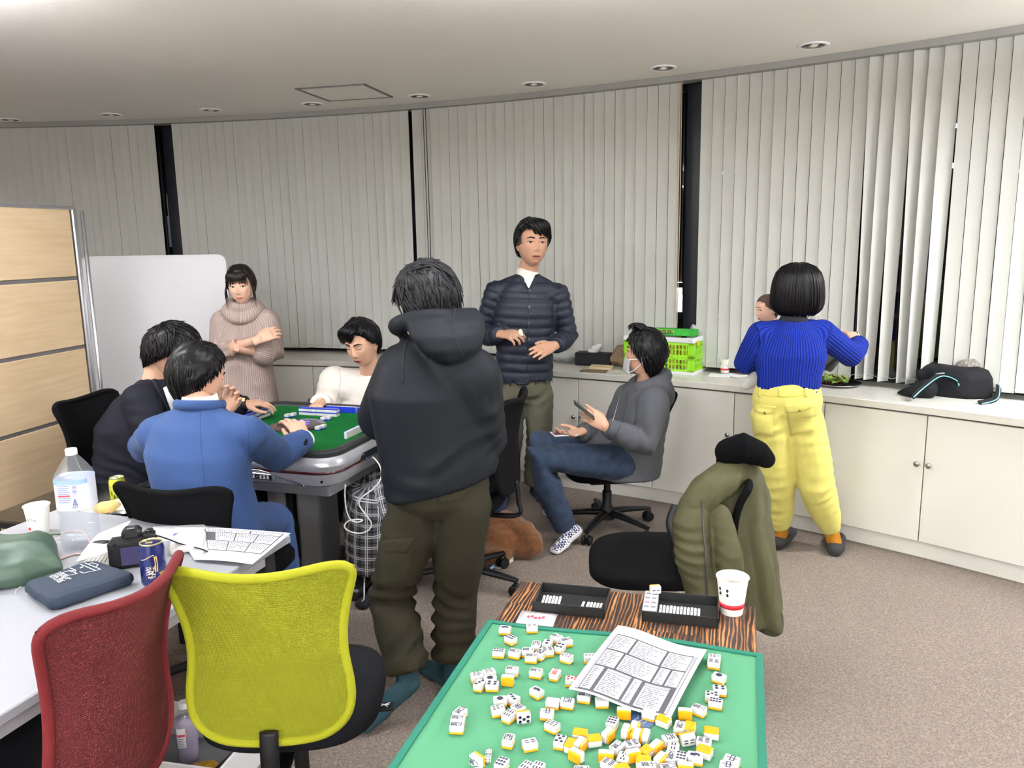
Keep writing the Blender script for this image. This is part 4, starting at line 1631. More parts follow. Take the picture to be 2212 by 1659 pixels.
# ---------- 5. man in the white sweater at the far side
def p_white():
 J = dict(pel=P(815, 945, 4.50), chest=P(806, 880, 4.44), neck=P(800, 808, 4.38), head=P(782, 742, 4.28),
    shR=P(722, 822, 4.40), shL=P(878, 828, 4.46), elR=P(702, 900, 4.42), wrR=P(692, 868, 4.16), elL=P(905, 905, 4.4), wrL=P(850, 890, 4.16),
    hipR=P(790, 955, 4.48), hipL=P(845, 955, 4.5), knR=V3(-.95, 4.12, .48), knL=V3(-.70, 4.15, .48), anR=V3(-.93, 4.20, .1), anL=V3(-.70, 4.25, .1))
 wm = cloth('sweat_white', rgb(236, 230, 222), .9, bump=(700, .08), sheen=.2, var=(40, .02))
 R = make_person('man in a cream white sweatshirt looking down at the far side of the green table', J, 163,
  dict(name='sweatshirt', mat=wm, hem=.12, dims=[(.20, .16), (.20, .155), (.20, .15), (.205, .14), (.165, .11), (.072, .066)], sleeve=(.088, .078, .066, .052), voxel=.0095, smooth=3, folds=((.004, 7, 61), (.0015, 17, 62)), crease=.009),
  dict(name='trousers', mat=cloth('trouser_black', rgb(20, 20, 24)), r=(.10, .085, .072, .06), rise=.0, up=V3(0, 0, 1)), SKIN,
  handR=dict(fw=P(676, 884, 4.02) - J['wrR'], back=V3(-.1, -.35, 1), curl=(.55, .6, .65, .6), thumb=.5, spread=1.2), handL=dict(fw=V3(-.2, -.9, -.1), back=V3(0, 0, 1)),
  hd=dict(rot=(157, -15, 3), s=1.05, eyes=.05, mouth=.9))
 root = R['root']
 def hl(az):
  a = abs((az + 180) % 360 - 180)
  return float(np.interp(a, [0, 30, 50, 62, 75, 88, 100, 125, 180], [40, 35, 28, 14, 6, 3, -8, -28, -42]))
 hair(root, R['M'], R['s'], HAIR_BK, n=460, flow=(.3, .3, -1), swirl=.2, off=.018, lift=.006, tousle=.35, length=.10, seed=43, cap_th=.022, over=.008, top_flow=(.9, .8, -.2), hairline=hl)
 swept_fringe(R, root, 1, 5)
 mb = surf_line(R['top'], None, [P(732, 790, 4.2), P(735, 830, 4.2), P(724, 880, 4.2)], .0025, .0002)
 mb.build('sleeve_seam', mat('seam_cream', rgb(205, 198, 190), .9), root, True)
 mb = surf_line(R['top'], None, [P(735, 788, 4.2), P(755, 786, 4.2), P(768, 782, 4.2)], .0022, .0002)
 mb.build('shoulder_seam', mat('seam_cream', rgb(205, 198, 190), .9), root, True)
 return R


# ---------- 6. woman with crossed arms
def p_woman():
 J = dict(pel=P(528, 815, 4.52), chest=P(528, 730, 4.50), neck=P(526, 672, 4.49), head=P(521, 616, 4.44),
    shR=P(484, 700, 4.50), shL=P(572, 698, 4.50), elR=P(482, 757, 4.46), wrR=P(556, 735, 4.30), elL=P(582, 762, 4.46), wrL=P(508, 752, 4.32),
    hipR=P(508, 850, 4.52), hipL=P(552, 850, 4.52), knR=V3(-1.52, 4.52, .42), knL=V3(-1.38, 4.52, .42), anR=V3(-1.52, 4.55, .1), anL=V3(-1.38, 4.55, .1),
    heR=V3(-1.52, 4.6, 0), toR=V3(-1.54, 4.40, 0), heL=V3(-1.38, 4.6, 0), toL=V3(-1.36, 4.40, 0))
 km = rib_mat('knit_mauve', rgb(140, 124, 119), rgb(166, 150, 144), .011, .5)
 fw, rt = fr_axes(184)

 def extra(mb):
  # bell sleeves
  for e, w_ in (('elR', 'wrR'), ('elL', 'wrL')):
   a, b = J[e], J[e].lerp(J[w_], .34)
   mb.tube([a, a.lerp(b, .5), b], [.075, .078, .066], 16)
 R = make_person('woman with crossed arms in a mauve knit dress standing by the pale board', J, 184,
  dict(name='knit_dress', mat=km, hem=.42, dims=[(.235, .20), (.165, .13), (.145, .115), (.165, .12), (.145, .095), (.07, .065)], sleeve=(.082, .085, .07, .06), cutL=.35, cutR=.35, voxel=.0085, smooth=3, folds=((.005, 7, 71), (.002, 18, 72)), crease=.009, extra=extra),
  None, SKIN_F,
  handR=dict(fw=P(572, 727, 4.32) - J['wrR'], back=V3(.0, -1, .5), curl=(.5, .5, .5, .5), s=.9, fore=.9), handL=dict(fw=P(495, 757, 4.4) - J['wrL'], back=V3(0, -1, .1), curl=(.4, .4, .4, .4), s=.9, fore=.9),
  hd=dict(rot=(184, -6, 2), s=.90, eyes=.6, female=True, jaw=.33), neck_r=.043)
 root = R['root']
 W = R['W']
 # cowl neck: two rolled rings
 mb = MB()
 nk = J['neck']
 for zz, r1, r2, th, drop in ((.045, .066, .066, .030, .02), (.012, .088, .084, .034, .05)):
  pts = []
  for k in range(25):
   a = 2 * PI * k / 24
   f_ = max(0, math.cos(a))
   pts.append(nk + rt * math.sin(a) * r1 + fw * math.cos(a) * r2 + V3(0, 0, zz - drop * f_ ** 1.5))
  mb.tube(pts, th, 14)
 me = remesh(mb, .008, 4)
 co = get_co(me)
 U, V_, I = bone_uv(co, [(nk - V3(0, 0, .2), nk + V3(0, 0, .2), .09, -fw, 0)])
 set_attr(me, 'gu', U); set_attr(me, 'gv', V_)
 finish(me, 'cowl_neck', km, root)
 def hl(az):
  a = abs((az + 180) % 360 - 180)
  return float(np.interp(a, [0, 30, 48, 60, 75, 88, 100, 125, 180], [34, 33, 28, 10, 0, -8, -16, -26, -34]))
 hair(root, R['M'], R['s'], HAIR_BR, n=300, flow=(0, -.6, -.6), swirl=.0, off=.012, lift=.002, tousle=.12, length=.11, seed=53, cap_th=.016, over=.004, top_flow=(0, -1, 0), hairline=hl, r0=.006)
 mb = MB()
 r_ = np.random.default_rng(4)
 paths = []
 for k in range(26):
  x = -.058 + .116 * k / 25
  zz = .022 + r_.uniform(-.006, .006) - .012 * (abs(x) / .045) ** 2
  paths.append([(x * .55, .055, .105), (x * .85, .086, .075), (x, .098 - abs(x) * .3, .045), (x * 1.04 + r_.uniform(-.004, .004), .097 - abs(x) * .35, zz)])
 locks(mb, W, paths, .0045 * R['s'])
 mb.build('fringe', HAIR_BR, root, True)
 for sd in (-1, 1):
  mb = MB(); paths = []
  for k in range(5):
   paths.append([(sd * .058, .062, .065), (sd * .074, .055 - .003 * k, .02), (sd * (.079 + .003 * k), .050, -.04), (sd * (.072 + .004 * k), .052, -.09 - .012 * k)])
  locks(mb, W, paths, .0045 * R['s']); mb.build('side_lock', HAIR_BR, root, True)
 mb = MB(); paths = []
 for k in range(7):
  paths.append([(.03 * (k - 3) / 3, -.10, .03), (.04 * (k - 3) / 3, -.125, -.0), (.02 * (k - 3) / 3, -.13, -.07)])
 locks(mb, W, paths, .009 * R['s'])
 mb.build('tied_hair', HAIR_BR, root, True)
 return R


# ---------- 7. man in grey sitting with two phones
def p_grey():
 J = dict(pel=P(1362, 990, 4.12), chest=P(1388, 895, 4.12), neck=P(1398, 828, 4.10), head=P(1393, 764, 4.06),
    shL=P(1412, 868, 3.94), shR=P(1358, 858, 4.28), elL=P(1394, 958, 3.90), wrL=P(1308, 922, 3.84), elR=P(1318, 945, 4.30), wrR=P(1258, 932, 4.08),
    hipL=P(1348, 1000, 4.02), hipR=P(1338, 992, 4.20), knL=P(1158, 988, 3.94), knR=P(1166, 958, 4.24), anL=P(1222, 1140, 3.98), anR=P(1192, 1092, 4.42),
    heL=P(1246, 1158, 4.0), toL=V3(.195, 3.84, .0), heR=P(1205, 1105, 4.45), toR=V3(.17, 4.42, 0))
 gm = cloth('scuba_grey', rgb(72, 74, 79), .75, bump=(900, .08), sheen=.05, var=(7, .05))
 fw, rt = fr_axes(97)

 def extra(mb):
  spec = [(P(1420, 808, 4.08), .08, .03), (P(1422, 820, 4.08), .11, .055), (P(1426, 840, 4.10), .115, .065), (P(1430, 862, 4.12), .10, .055), (P(1432, 880, 4.12), .06, .03)]
  mb.loft([ellr(q, rt, fw, rx, ry, 20, 2.3) for q, rx, ry in spec])
  pts = []
  for k in range(13):
   a = math.radians(-150 + 300 * k / 12)
   pts.append(J['neck'] + V3(.01, 0, .0) - fw * math.cos(a) * .085 + rt * math.sin(a) * .095 + V3(0, 0, .012 + .035 * math.cos(a)))
  mb.tube(pts, .034, 12)
  # skirt of the coat lying on the lap
  mb.capsule([P(1352, 985, 4.1), P(1295, 962, 4.12)], [.125, .085], 14)
 jean = cloth('denim_dark', rgb(40, 52, 72), .85, bump=(600, .2), sheen=.05, var=(26, .28))
 R = make_person('seated man in a grey hooded coat and jeans with a lowered face mask', J, 97,
  dict(name='hooded_coat', mat=gm, hem=.09, dims=[(.18, .17), (.175, .16), (.165, .14), (.18, .13), (.15, .11), (.085, .08)], sleeve=(.078, .07, .06, .05), voxel=.009, smooth=4, extra=extra, folds=((.004, 6, 81), (.0015, 16, 82)), crease=.007),
  dict(name='jeans', mat=jean, r=(.098, .082, .070, .060), rise=.0, up=V3(0, 0, 1), crease=.007, folds=((.003, 9, 83), (.0015, 22, 84))), SKIN,
  handL=dict(fw=P(1268, 893, 3.84) - J['wrL'], back=V3(.35, -.9, .1), curl=(.55, .6, .65, .7), thumb=.2, tin=.5), handR=dict(fw=P(1222, 940, 4.02) - J['wrR'], back=V3(.2, .25, -.9), curl=(.4, .45, .5, .55), thumb=.5),
  hd=dict(rot=(66, 6, 4), s=1.0, eyes=.6), socks=dict(feet={'L': attr_mat('sock_check', _check), 'R': attr_mat('sock_check', _check)}))
 root = R['root']
 hair(root, R['M'], R['s'], HAIR_BK, n=560, flow=(0, -.35, -1), swirl=.15, off=.018, lift=.014, tousle=.55, length=.12, seed=63, cap_th=.022, over=.022, r0=.008, top_flow=(.1, .75, .2))
 # curls above the forehead
 mb = MB(); r_ = np.random.default_rng(8)
 paths = []
 for k in range(34):
  x = r_.uniform(-.055, .055); q = r_.uniform(-.008, .008); y = r_.uniform(.0, .05)
  paths.append([(x, y, .125), (x + q, y + .028, .143 + q), (x - q, y + .05, .132 + q), (x + q, y + .055 + q, .115 + q)])
 locks(mb, R['W'], paths, .006); mb.build('forelock', HAIR_BK, root, True)
 # mask below the nose
 mb = MB(); W = R['W']
 G = []
 for i in range(9):
  a = math.radians(-58 + 116 * i / 8)
  row = []
  for j in range(7):
   z = -.032 - .088 * j / 6
   y = .104 * math.cos(a) + .006 * math.sin(j / 6 * PI) - (.02 if j == 6 else 0)
   x = .082 * math.sin(a) * (1 - .22 * (j / 6))
   row.append(W((x, y - .004, z))[0])
  G.append(row)
 A = [[mb.bm.verts.new(Vector(p)) for p in r] for r in G]
 for i in range(8):
  for j in range(6):
   mb.face([A[i][j], A[i + 1][j], A[i + 1][j + 1], A[i][j + 1]])
 bmesh.ops.solidify(mb.bm, geom=mb.bm.faces[:], thickness=.002)
 mk = mat('mask_white', rgb(238, 240, 244), .8)
 mo = mb.build('face_mask', mk, root, True)
 for sd in (-1, 1):
  mb = MB()
  for z0 in (-.036, -.105):
   mb.tube(cat([W((sd * .066, .062, z0))[0], W((sd * .078, .025, z0 * .8))[0], W((sd * .083, -.018, -.005 + z0 * .25))[0]], 5), .0022, 6)
  l_ = mb.build('ear_loop', mk, mo, True)
 mb = surf_line(R['top'], None, [P(1356, 845, 3.7), P(1352, 880, 3.7), P(1340, 920, 3.7), P(1318, 960, 3.7)], .003, .0)
 mb.build('zip', mat('zip_dark', rgb(34, 35, 38), .5), root, True)
 mb = surf_patch(R['top'], None, None, (P(1338, 826, 3.7), P(1346, 828, 3.7), P(1346, 831, 3.7), P(1338, 829, 3.7)), 3, 2, .004)
 mb.build('chest_label', mk, root)
 # phones
 for nm, c, fwv, nv, colr, lab in (('phone', P(1262, 886, 3.82), P(1246, 872, 3.84) - P(1280, 900, 3.80), V3(-.85, .35, .45), rgb(40, 66, 50), 'phone with a green screen held up by the seated man in grey'), ('phone', P(1218, 937, 4.02), V3(-1, -.35, .06), V3(.05, -.1, 1), rgb(90, 60, 70), 'white cased phone held flat over the knee of the man in grey')):
  f_ = fwv.normalized(); n_ = (nv - f_ * nv.dot(f_)).normalized(); s_ = f_.cross(n_)
  M = Matrix(((s_.x, f_.x, n_.x, c.x), (s_.y, f_.y, n_.y, c.y), (s_.z, f_.z, n_.z, c.z), (0, 0, 0, 1)))
  t = thing(nm, lab, 'phone', mtx=M)
  mb = MB(); mb.box((0, 0, 0), (.066, .132, .009), bev=.003); mb.build('case', M_WHITE if 'white' in lab else mat('case_dark', rgb(40, 44, 44), .4), t)
  mb = MB(); mb.box((0, 0, .0048), (.060, .124, .0012)); mb.build('screen', mat('screen_' + lab[:5].strip(), colr, .15, emit=.25, var=(18, .5)), t)  # green of the raised phone is a reflection put into the screen colour
 return R


def _check(nt, b):
 tc = N(nt, 'ShaderNodeTexCoord')
 ck = N(nt, 'ShaderNodeTexChecker'); ck.inputs['Scale'].default_value = 90
 mp = N(nt, 'ShaderNodeMapping'); mp.inputs['Rotation'].default_value = (0, 0, .5)
 nt.links.new(tc.outputs['Object'], mp.inputs['Vector']); nt.links.new(mp.outputs['Vector'], ck.inputs['Vector'])
 # only the instep is checked: by height
 sp = N(nt, 'ShaderNodeSeparateXYZ'); nt.links.new(tc.outputs['Normal'], sp.inputs[0])
 f = math_n(nt, 'GREATER_THAN', sp.outputs['Z'], .35)
 f = math_n(nt, 'MULTIPLY', f, ck.outputs['Fac'])
 nt.links.new(mixc(nt, f, rgb(226, 226, 228), rgb(38, 42, 84)), b.inputs['Base Color'])
 b.inputs['Roughness'].default_value = .9


# ---------- 8. woman in blue and yellow with the baby
def p_yellow():
 J = dict(pel=P(1702, 862, 3.70), chest=P(1706, 765, 3.68), neck=P(1714, 692, 3.68), head=P(1722, 632, 3.72),
    shL=P(1644, 722, 3.72), shR=P(1776, 718, 3.66), elL=P(1610, 785, 3.80), wrL=P(1648, 772, 4.0), elR=P(1838, 768, 3.76), wrR=P(1856, 742, 3.92),
    hipL=P(1662, 905, 3.70), hipR=P(1736, 905, 3.70), knL=P(1678, 1040, 3.80), knR=P(1764, 1050, 3.74), anL=V3(1.385, 3.92, .12), anR=V3(1.62, 3.84, .12),
    heL=V3(1.375, 3.90, 0), toL=V3(1.50, 4.08, 0), heR=V3(1.63, 3.80, 0), toR=V3(1.72, 4.0, 0))
 bm_ = rib_mat('knit_blue', rgb(12, 26, 96), rgb(22, 46, 142), .0145, .8)
 ym = cloth('yellow_twill', rgb(208, 200, 108), .85, bump=(800, .12), sheen=.1, var=(26, .04))
 fw, rt = fr_axes(-22)
 R = make_person('woman in a ribbed blue sweater and yellow trousers at the counter, seen from behind', J, -22,
  dict(name='ribbed_sweater', mat=bm_, hem=-.075, dims=[(.138, .112), (.146, .116), (.148, .112), (.165, .112), (.135, .09), (.064, .06)], sleeve=(.064, .058, .052, .044), voxel=.0085, smooth=3, folds=((.002, 9, 91),), crease=.005),
  dict(name='yellow_trousers', mat=ym, r=(.098, .086, .070, .052), waist=(.128, .105), hips=(.165, .128), rise=.115, crease=.007, folds=((.004, 7, 92), (.0015, 18, 93))), SKIN_F,
  handL=dict(fw=fw, back=V3(0, -.3, 1)), handR=dict(fw=P(1842, 722, 3.98) - J['wrR'], back=V3(.2, -.9, .4), curl=(.8, .85, .9, .95), thumb=.6, tin=.5, s=.92),
  hd=dict(rot=(-14, 4, 0), s=.93, eyes=.6, female=True), socks=dict(feet={'L': mat('sock_mustard', rgb(158, 104, 14), .95), 'R': mat('sock_mustard', rgb(158, 104, 14), .95)}), neck_r=.043)
 root = R['root']; W = R['W']
 # bob: shell of hair with an open front, plus strands
 def prof(el_, az):
  pass
 mb = MB()
 zs = [.150, .146, .130, .100, .060, .020, -.020, -.052, -.078, -.094, -.098]
 rx = [.012, .040, .078, .104, .118, .124, .127, .126, .118, .104, .085]
 ry = [.012, .045, .085, .113, .128, .134, .134, .130, .120, .104, .085]
 nu = 120
 rows = []
 rr = np.random.default_rng(3)
 rip = sum(np.sin(np.linspace(0, 2 * PI, nu, endpoint=False) * k + rr.uniform(0, 6)) / k ** .5 for k in (11, 17, 23, 31, 41))
 for z, a_, b_ in zip(zs, rx, ry):
  row = []
  for k in range(nu):
   az = 2 * PI * k / nu
   m_ = 1 + .008 * rip[k]
   x, y = a_ * math.sin(az) * m_, -.012 + b_ * math.cos(az) * m_
   fr_ = math.cos(az)
   if fr_ > .45 and z < .06:
    y = min(y, .062)
   row.append(Vector(W((x, y, z))[0]))
  rows.append(row)
 mb.loft(rows)
 for k in range(240):
  az = rr.uniform(50, 310); a = math.radians(az)
  pts = []
  st = rr.uniform(0, 3)
  for i in range(int(st), len(zs)):
   m_ = 1.012 + rr.uniform(0, .012)
   pts.append(Vector(W((rx[i] * math.sin(a) * m_, -.012 + ry[i] * math.cos(a) * m_, zs[i] - (.006 * rr.uniform(0, 2) if i == len(zs) - 1 else 0)))[0]))
  mb.tube(pts, [.004 * (1 - .6 * (i / len(pts))) for i in range(len(pts))], 5)
 mb.build('bob_hair', HAIR_BK, root, True)
 mb = MB()
 c = Vector(W((.092, .0, -.125))[0])
 mb.tube([c + rt * .020 * math.cos(a) + V3(0, 0, .026 * math.sin(a)) for a in [PI / 2 + 2 * PI * k / 6 for k in range(7)]], .0012, 6)
 mb.build('hoop_earring', mat('earring_silver', rgb(190, 190, 190), .2, metal=1), root, True)
 mb = MB()
 nk = J['neck']
 mb.loft([ellr(nk + V3(0, 0, z), rt, fw, a_, b_, 24) for z, a_, b_ in ((-.03, .068, .064), (.006, .064, .06), (.022, .056, .054), (.02, .05, .048))])
 mb.build('black_collar', mat('collar_black', rgb(20, 20, 30), .9), root, True)
 # waistband, belt loops, back pockets
 tb = R['bottom']
 mb = surf_line(tb, None, [P(1634, 850, 3.4), P(1660, 855, 3.4), P(1700, 857, 3.4), P(1750, 852, 3.4)], .0022, 0)
 mb.build('waistband_seam', mat('yellow_seam', rgb(205, 192, 70), .85), root, True)
 for px in (1640, 1685, 1742):
  mb = surf_patch(tb, None, None, (P(px - 3, 838, 3.4), P(px + 3, 838, 3.4), P(px + 3, 857, 3.4), P(px - 3, 857, 3.4)), 2, 4, .007)
  mb.build('belt_loop', ym, root, True)
 for cs, fl in ((((1630, 874), (1674, 878), (1668, 942), (1626, 938)), ((1626, 872), (1676, 878), (1672, 896), (1640, 900))), (((1698, 876), (1756, 866), (1760, 930), (1708, 942)), ((1694, 876), (1758, 864), (1760, 882), (1700, 890)))):
  mb = surf_patch(tb, None, None, [P(x, y, 3.4) for x, y in cs], 7, 7, .004)
  mb.build('back_pocket', ym, root, True)
  def tri(u, v):
   return u, v * (1 + .35 * (1 - abs(2 * u - 1))) * .8
  mb = surf_patch(tb, None, None, [P(x, y, 3.4) for x, y in (fl[0], fl[1], fl[2] if cs[0][0] < 1690 else fl[2], (fl[0][0] + 4, fl[0][1] + 20))], 8, 4, .009, shape=tri)
  pf = mb.build('pocket_flap', ym, root, True)
  bx, by = (sum(x for x, y in cs[:2]) / 2, sum(y for x, y in cs[:2]) / 2 + 16)
  mb = surf_line(tb, None, [P(bx - 2, by, 3.4), P(bx, by, 3.4), P(bx + 2, by, 3.4)], .006, .009, 10)
  mb.build('button', mat('button_brown', rgb(120, 100, 50), .4), pf, True)
 # shoes open at the back
 for sd in 'LR':
  mb = MB()
  he, to = J['he' + sd], J['to' + sd]
  d = (to - he).normalized(); sv = Vector((d.y, -d.x, 0))
  rows = []
  for t, w_, hh in ((-.04, .034, .066), (.02, .049, .062), (.10, .047, .060), (.17, .048, .06), (.22, .040, .045), (.245, .016, .02)):
   c = he + d * t
   rows.append([c + sv * w_ * math.cos(a) + V3(0, 0, max(0.002, hh * .5 + hh * .5 * math.sin(a))) for a in [2 * PI * k / 16 for k in range(16)]])
  mb.loft(rows)
  mb.build('slipper', mat('slipper_black', rgb(40, 39, 40), .8), root, True)
 # baby on her left arm
 bh = P(1658, 668, 3.90)
 b = thing('baby', 'baby in white held against the shoulder of the woman in the blue sweater', 'baby', bh - V3(0, 0, .4), world=True)
 mb = MB()
 Mb = rot_head(bh, 100, -5, 0)
 Wb = face_mb(mb, Mb, .62, .4, 0, True, .12)
 mb.mi = 0
 mb.capsule([Vector(Wb((0, -.02, -.07))[0]), bh + V3(.01, .03, -.12)], [.035, .045], 12)
 join_body('body', b, body_mats(SKIN_F), [mb])
 hair(b, Mb, .62, mat('baby_hair', rgb(70, 52, 46), .8), n=120, off=.003, lift=.001, tousle=.1, length=.05, seed=6, cap_th=.004, r0=.004, jaw=.12)
 def fb(mb):
  mb.capsule([bh + V3(.0, .03, -.10), bh + V3(.015, .06, -.22), bh + V3(.03, .09, -.32)], [.06, .075, .065], 14)
  mb.capsule([bh + V3(-.035, .01, -.11), bh + V3(-.055, -.01, -.17)], [.03, .025], 10)
  mb.capsule([bh + V3(-.0, .06, -.34), bh + V3(-.06, .10, -.40)], [.045, .03], 10)
 garment('onesie', b, mat('onesie_white', rgb(236, 234, 232), .9), fb, .009, 3, ((.002, 16, 3),))
 return R


# ---------- 9. the fourth player, nearly hidden
def _plaid(nt, b):
 u = N(nt, 'ShaderNodeAttribute', attribute_name='gu').outputs['Fac']
 v = N(nt, 'ShaderNodeAttribute', attribute_name='gv').outputs['Fac']
 def stripe(x, per, w_, ph):
  f = math_n(nt, 'FRACT', math_n(nt, 'ADD', math_n(nt, 'DIVIDE', x, per), ph))
  return math_n(nt, 'LESS_THAN', f, w_)
 base = rgb(74, 75, 80)
 light = math_n(nt, 'MAXIMUM', math_n(nt, 'MAXIMUM', stripe(u, .055, .07, 10.0), stripe(u, .055, .07, 10.16)), math_n(nt, 'MAXIMUM', stripe(v, .055, .07, 10.0), stripe(v, .055, .07, 10.16)))
 dark = math_n(nt, 'MAXIMUM', stripe(u, .055, .12, 10.55), stripe(v, .055, .12, 10.55))
 c = mixc(nt, dark, base, rgb(24, 24, 27))
 c = mixc(nt, light, c, rgb(196, 196, 200))
 nt.links.new(c, b.inputs['Base Color'])
 b.inputs['Roughness'].default_value = .9


def p_fourth():
 J = dict(pel=V3(-.20, 3.52, .56), chest=V3(-.23, 3.52, .84), neck=V3(-.27, 3.53, 1.02), head=V3(-.33, 3.55, 1.13),
    shL=V3(-.25, 3.36, .95), shR=V3(-.24, 3.70, .95), elL=V3(-.36, 3.30, .76), wrL=V3(-.50, 3.42, .82), elR=V3(-.38, 3.74, .78), wrR=V3(-.55, 3.66, .82),
    hipL=V3(-.26, 3.42, .53), hipR=V3(-.26, 3.62, .53), knL=P(800, 1092, 3.38), knR=P(792, 1065, 3.62), anL=P(800, 1222, 3.42), anR=P(795, 1172, 3.66),
    heL=V3(-.58, 3.44, 0), toL=V3(-.70, 3.26, 0), heR=V3(-.6, 3.7, 0), toR=V3(-.74, 3.6, 0))
 R = make_person('fourth player in checked trousers, mostly hidden behind the man in the navy hoodie', J, 76,
  dict(name='dark_sweater', mat=cloth('sweater_black', rgb(24, 24, 28)), hem=.08, dims=[(.17, .14), (.165, .13), (.165, .125), (.17, .12), (.14, .10), (.066, .06)], sleeve=(.065, .056, .05, .042), voxel=.012),
  dict(name='checked_trousers', mat=attr_mat('plaid_grey', _plaid), r=(.115, .115, .115, .11), rise=.0, up=V3(0, 0, 1), crease=.008, ref=V3(0, 0, 1), ref2=V3(0, -1, 0)), SKIN,
  handL=dict(back=V3(0, 0, 1)), handR=dict(back=V3(0, 0, 1)), hd=dict(rot=(80, -20, 0), s=.95, eyes=.3),
  socks=dict(feet={'L': mat('sock_black', rgb(18, 18, 22), .95), 'R': mat('sock_black', rgb(18, 18, 22), .95)}))
 hair(R['root'], R['M'], R['s'], HAIR_BK, n=160, seed=73)
 mb = surf_patch(R['sockL'], None, None, (P(776, 1236, 3.2), P(790, 1230, 3.2), P(788, 1252, 3.2), P(778, 1256, 3.2)), 3, 3, .002)
 mb.build('sock_print', M_WHITE, R['root'], True)
 return R


PEOPLE = {}
for _f in (p_standing, p_hoodie, p_bluesuit, p_blazer, p_white, p_woman, p_grey, p_yellow, p_fourth):
 PEOPLE[_f.__name__] = _f()
# ============================================================ furniture
def mesh_fabric(name, c, hole):
 m = bpy.data.materials.new(name); MATS[name] = m
 m.use_nodes = True
 nt = m.node_tree
 b = nt.nodes['Principled BSDF']
 b.inputs['Base Color'].default_value = c
 b.inputs['Roughness'].default_value = .75
 tc = N(nt, 'ShaderNodeTexCoord')
 sp = N(nt, 'ShaderNodeSeparateXYZ')
 nt.links.new(tc.outputs['Object'], sp.inputs[0])
 k = 2 * PI / .0052
 a = math_n(nt, 'SINE', math_n(nt, 'MULTIPLY', math_n(nt, 'ADD', sp.outputs['X'], math_n(nt, 'MULTIPLY', sp.outputs['Z'], .7)), k * .8))
 c2 = math_n(nt, 'SINE', math_n(nt, 'MULTIPLY', math_n(nt, 'SUBTRACT', sp.outputs['X'], math_n(nt, 'MULTIPLY', sp.outputs['Z'], .7)), k * .8))
 f = math_n(nt, 'MULTIPLY', a, c2)
 # the lower half is a single, more open layer
 thr = math_n(nt, 'ADD', hole, math_n(nt, 'MULTIPLY', math_n(nt, 'GREATER_THAN', sp.outputs['Z'], .70), .24))
 hole_m = math_n(nt, 'GREATER_THAN', f, thr)
 tr = N(nt, 'ShaderNodeBsdfTransparent')
 mx = N(nt, 'ShaderNodeMixShader')
 nt.links.new(hole_m, mx.inputs[0]); nt.links.new(b.outputs[0], mx.inputs[1]); nt.links.new(tr.outputs[0], mx.inputs[2])
 nt.links.new(mx.outputs[0], nt.nodes['Material Output'].inputs[0])
 bp = N(nt, 'ShaderNodeBump'); bp.inputs['Strength'].default_value = .5; bp.inputs['Distance'].default_value = .003
 nt.links.new(math_n(nt, 'SUBTRACT', 0.0, f), bp.inputs['Height']); nt.links.new(bp.outputs['Normal'], b.inputs['Normal'])
 return m


_chair_cache = {}


def back_pt(u, h, z0, z1, hw, lean, sag, bend):
 """u -1..1, h 0..1"""
 w_ = hw * np.interp(h, [0, .08, .25, .45, .62, .85, 1.0], [.80, .90, .92, .84, .86, .98, 1.06])
 x = u * w_
 z = z0 + (z1 - z0) * h - sag * (1 - u * u) * h ** 3 + (.025 * (u * u) ** 3) * (1 - h) ** 6
 z -= .026 * max(0, (abs(u) - .72) / .28) ** 2 * max(0, (h - .8) / .2)
 y = -.005 - lean * h + bend * u * u * (.5 + .5 * h) + .022 * math.sin(h * PI * .9)
 return Vector((x, y, z))


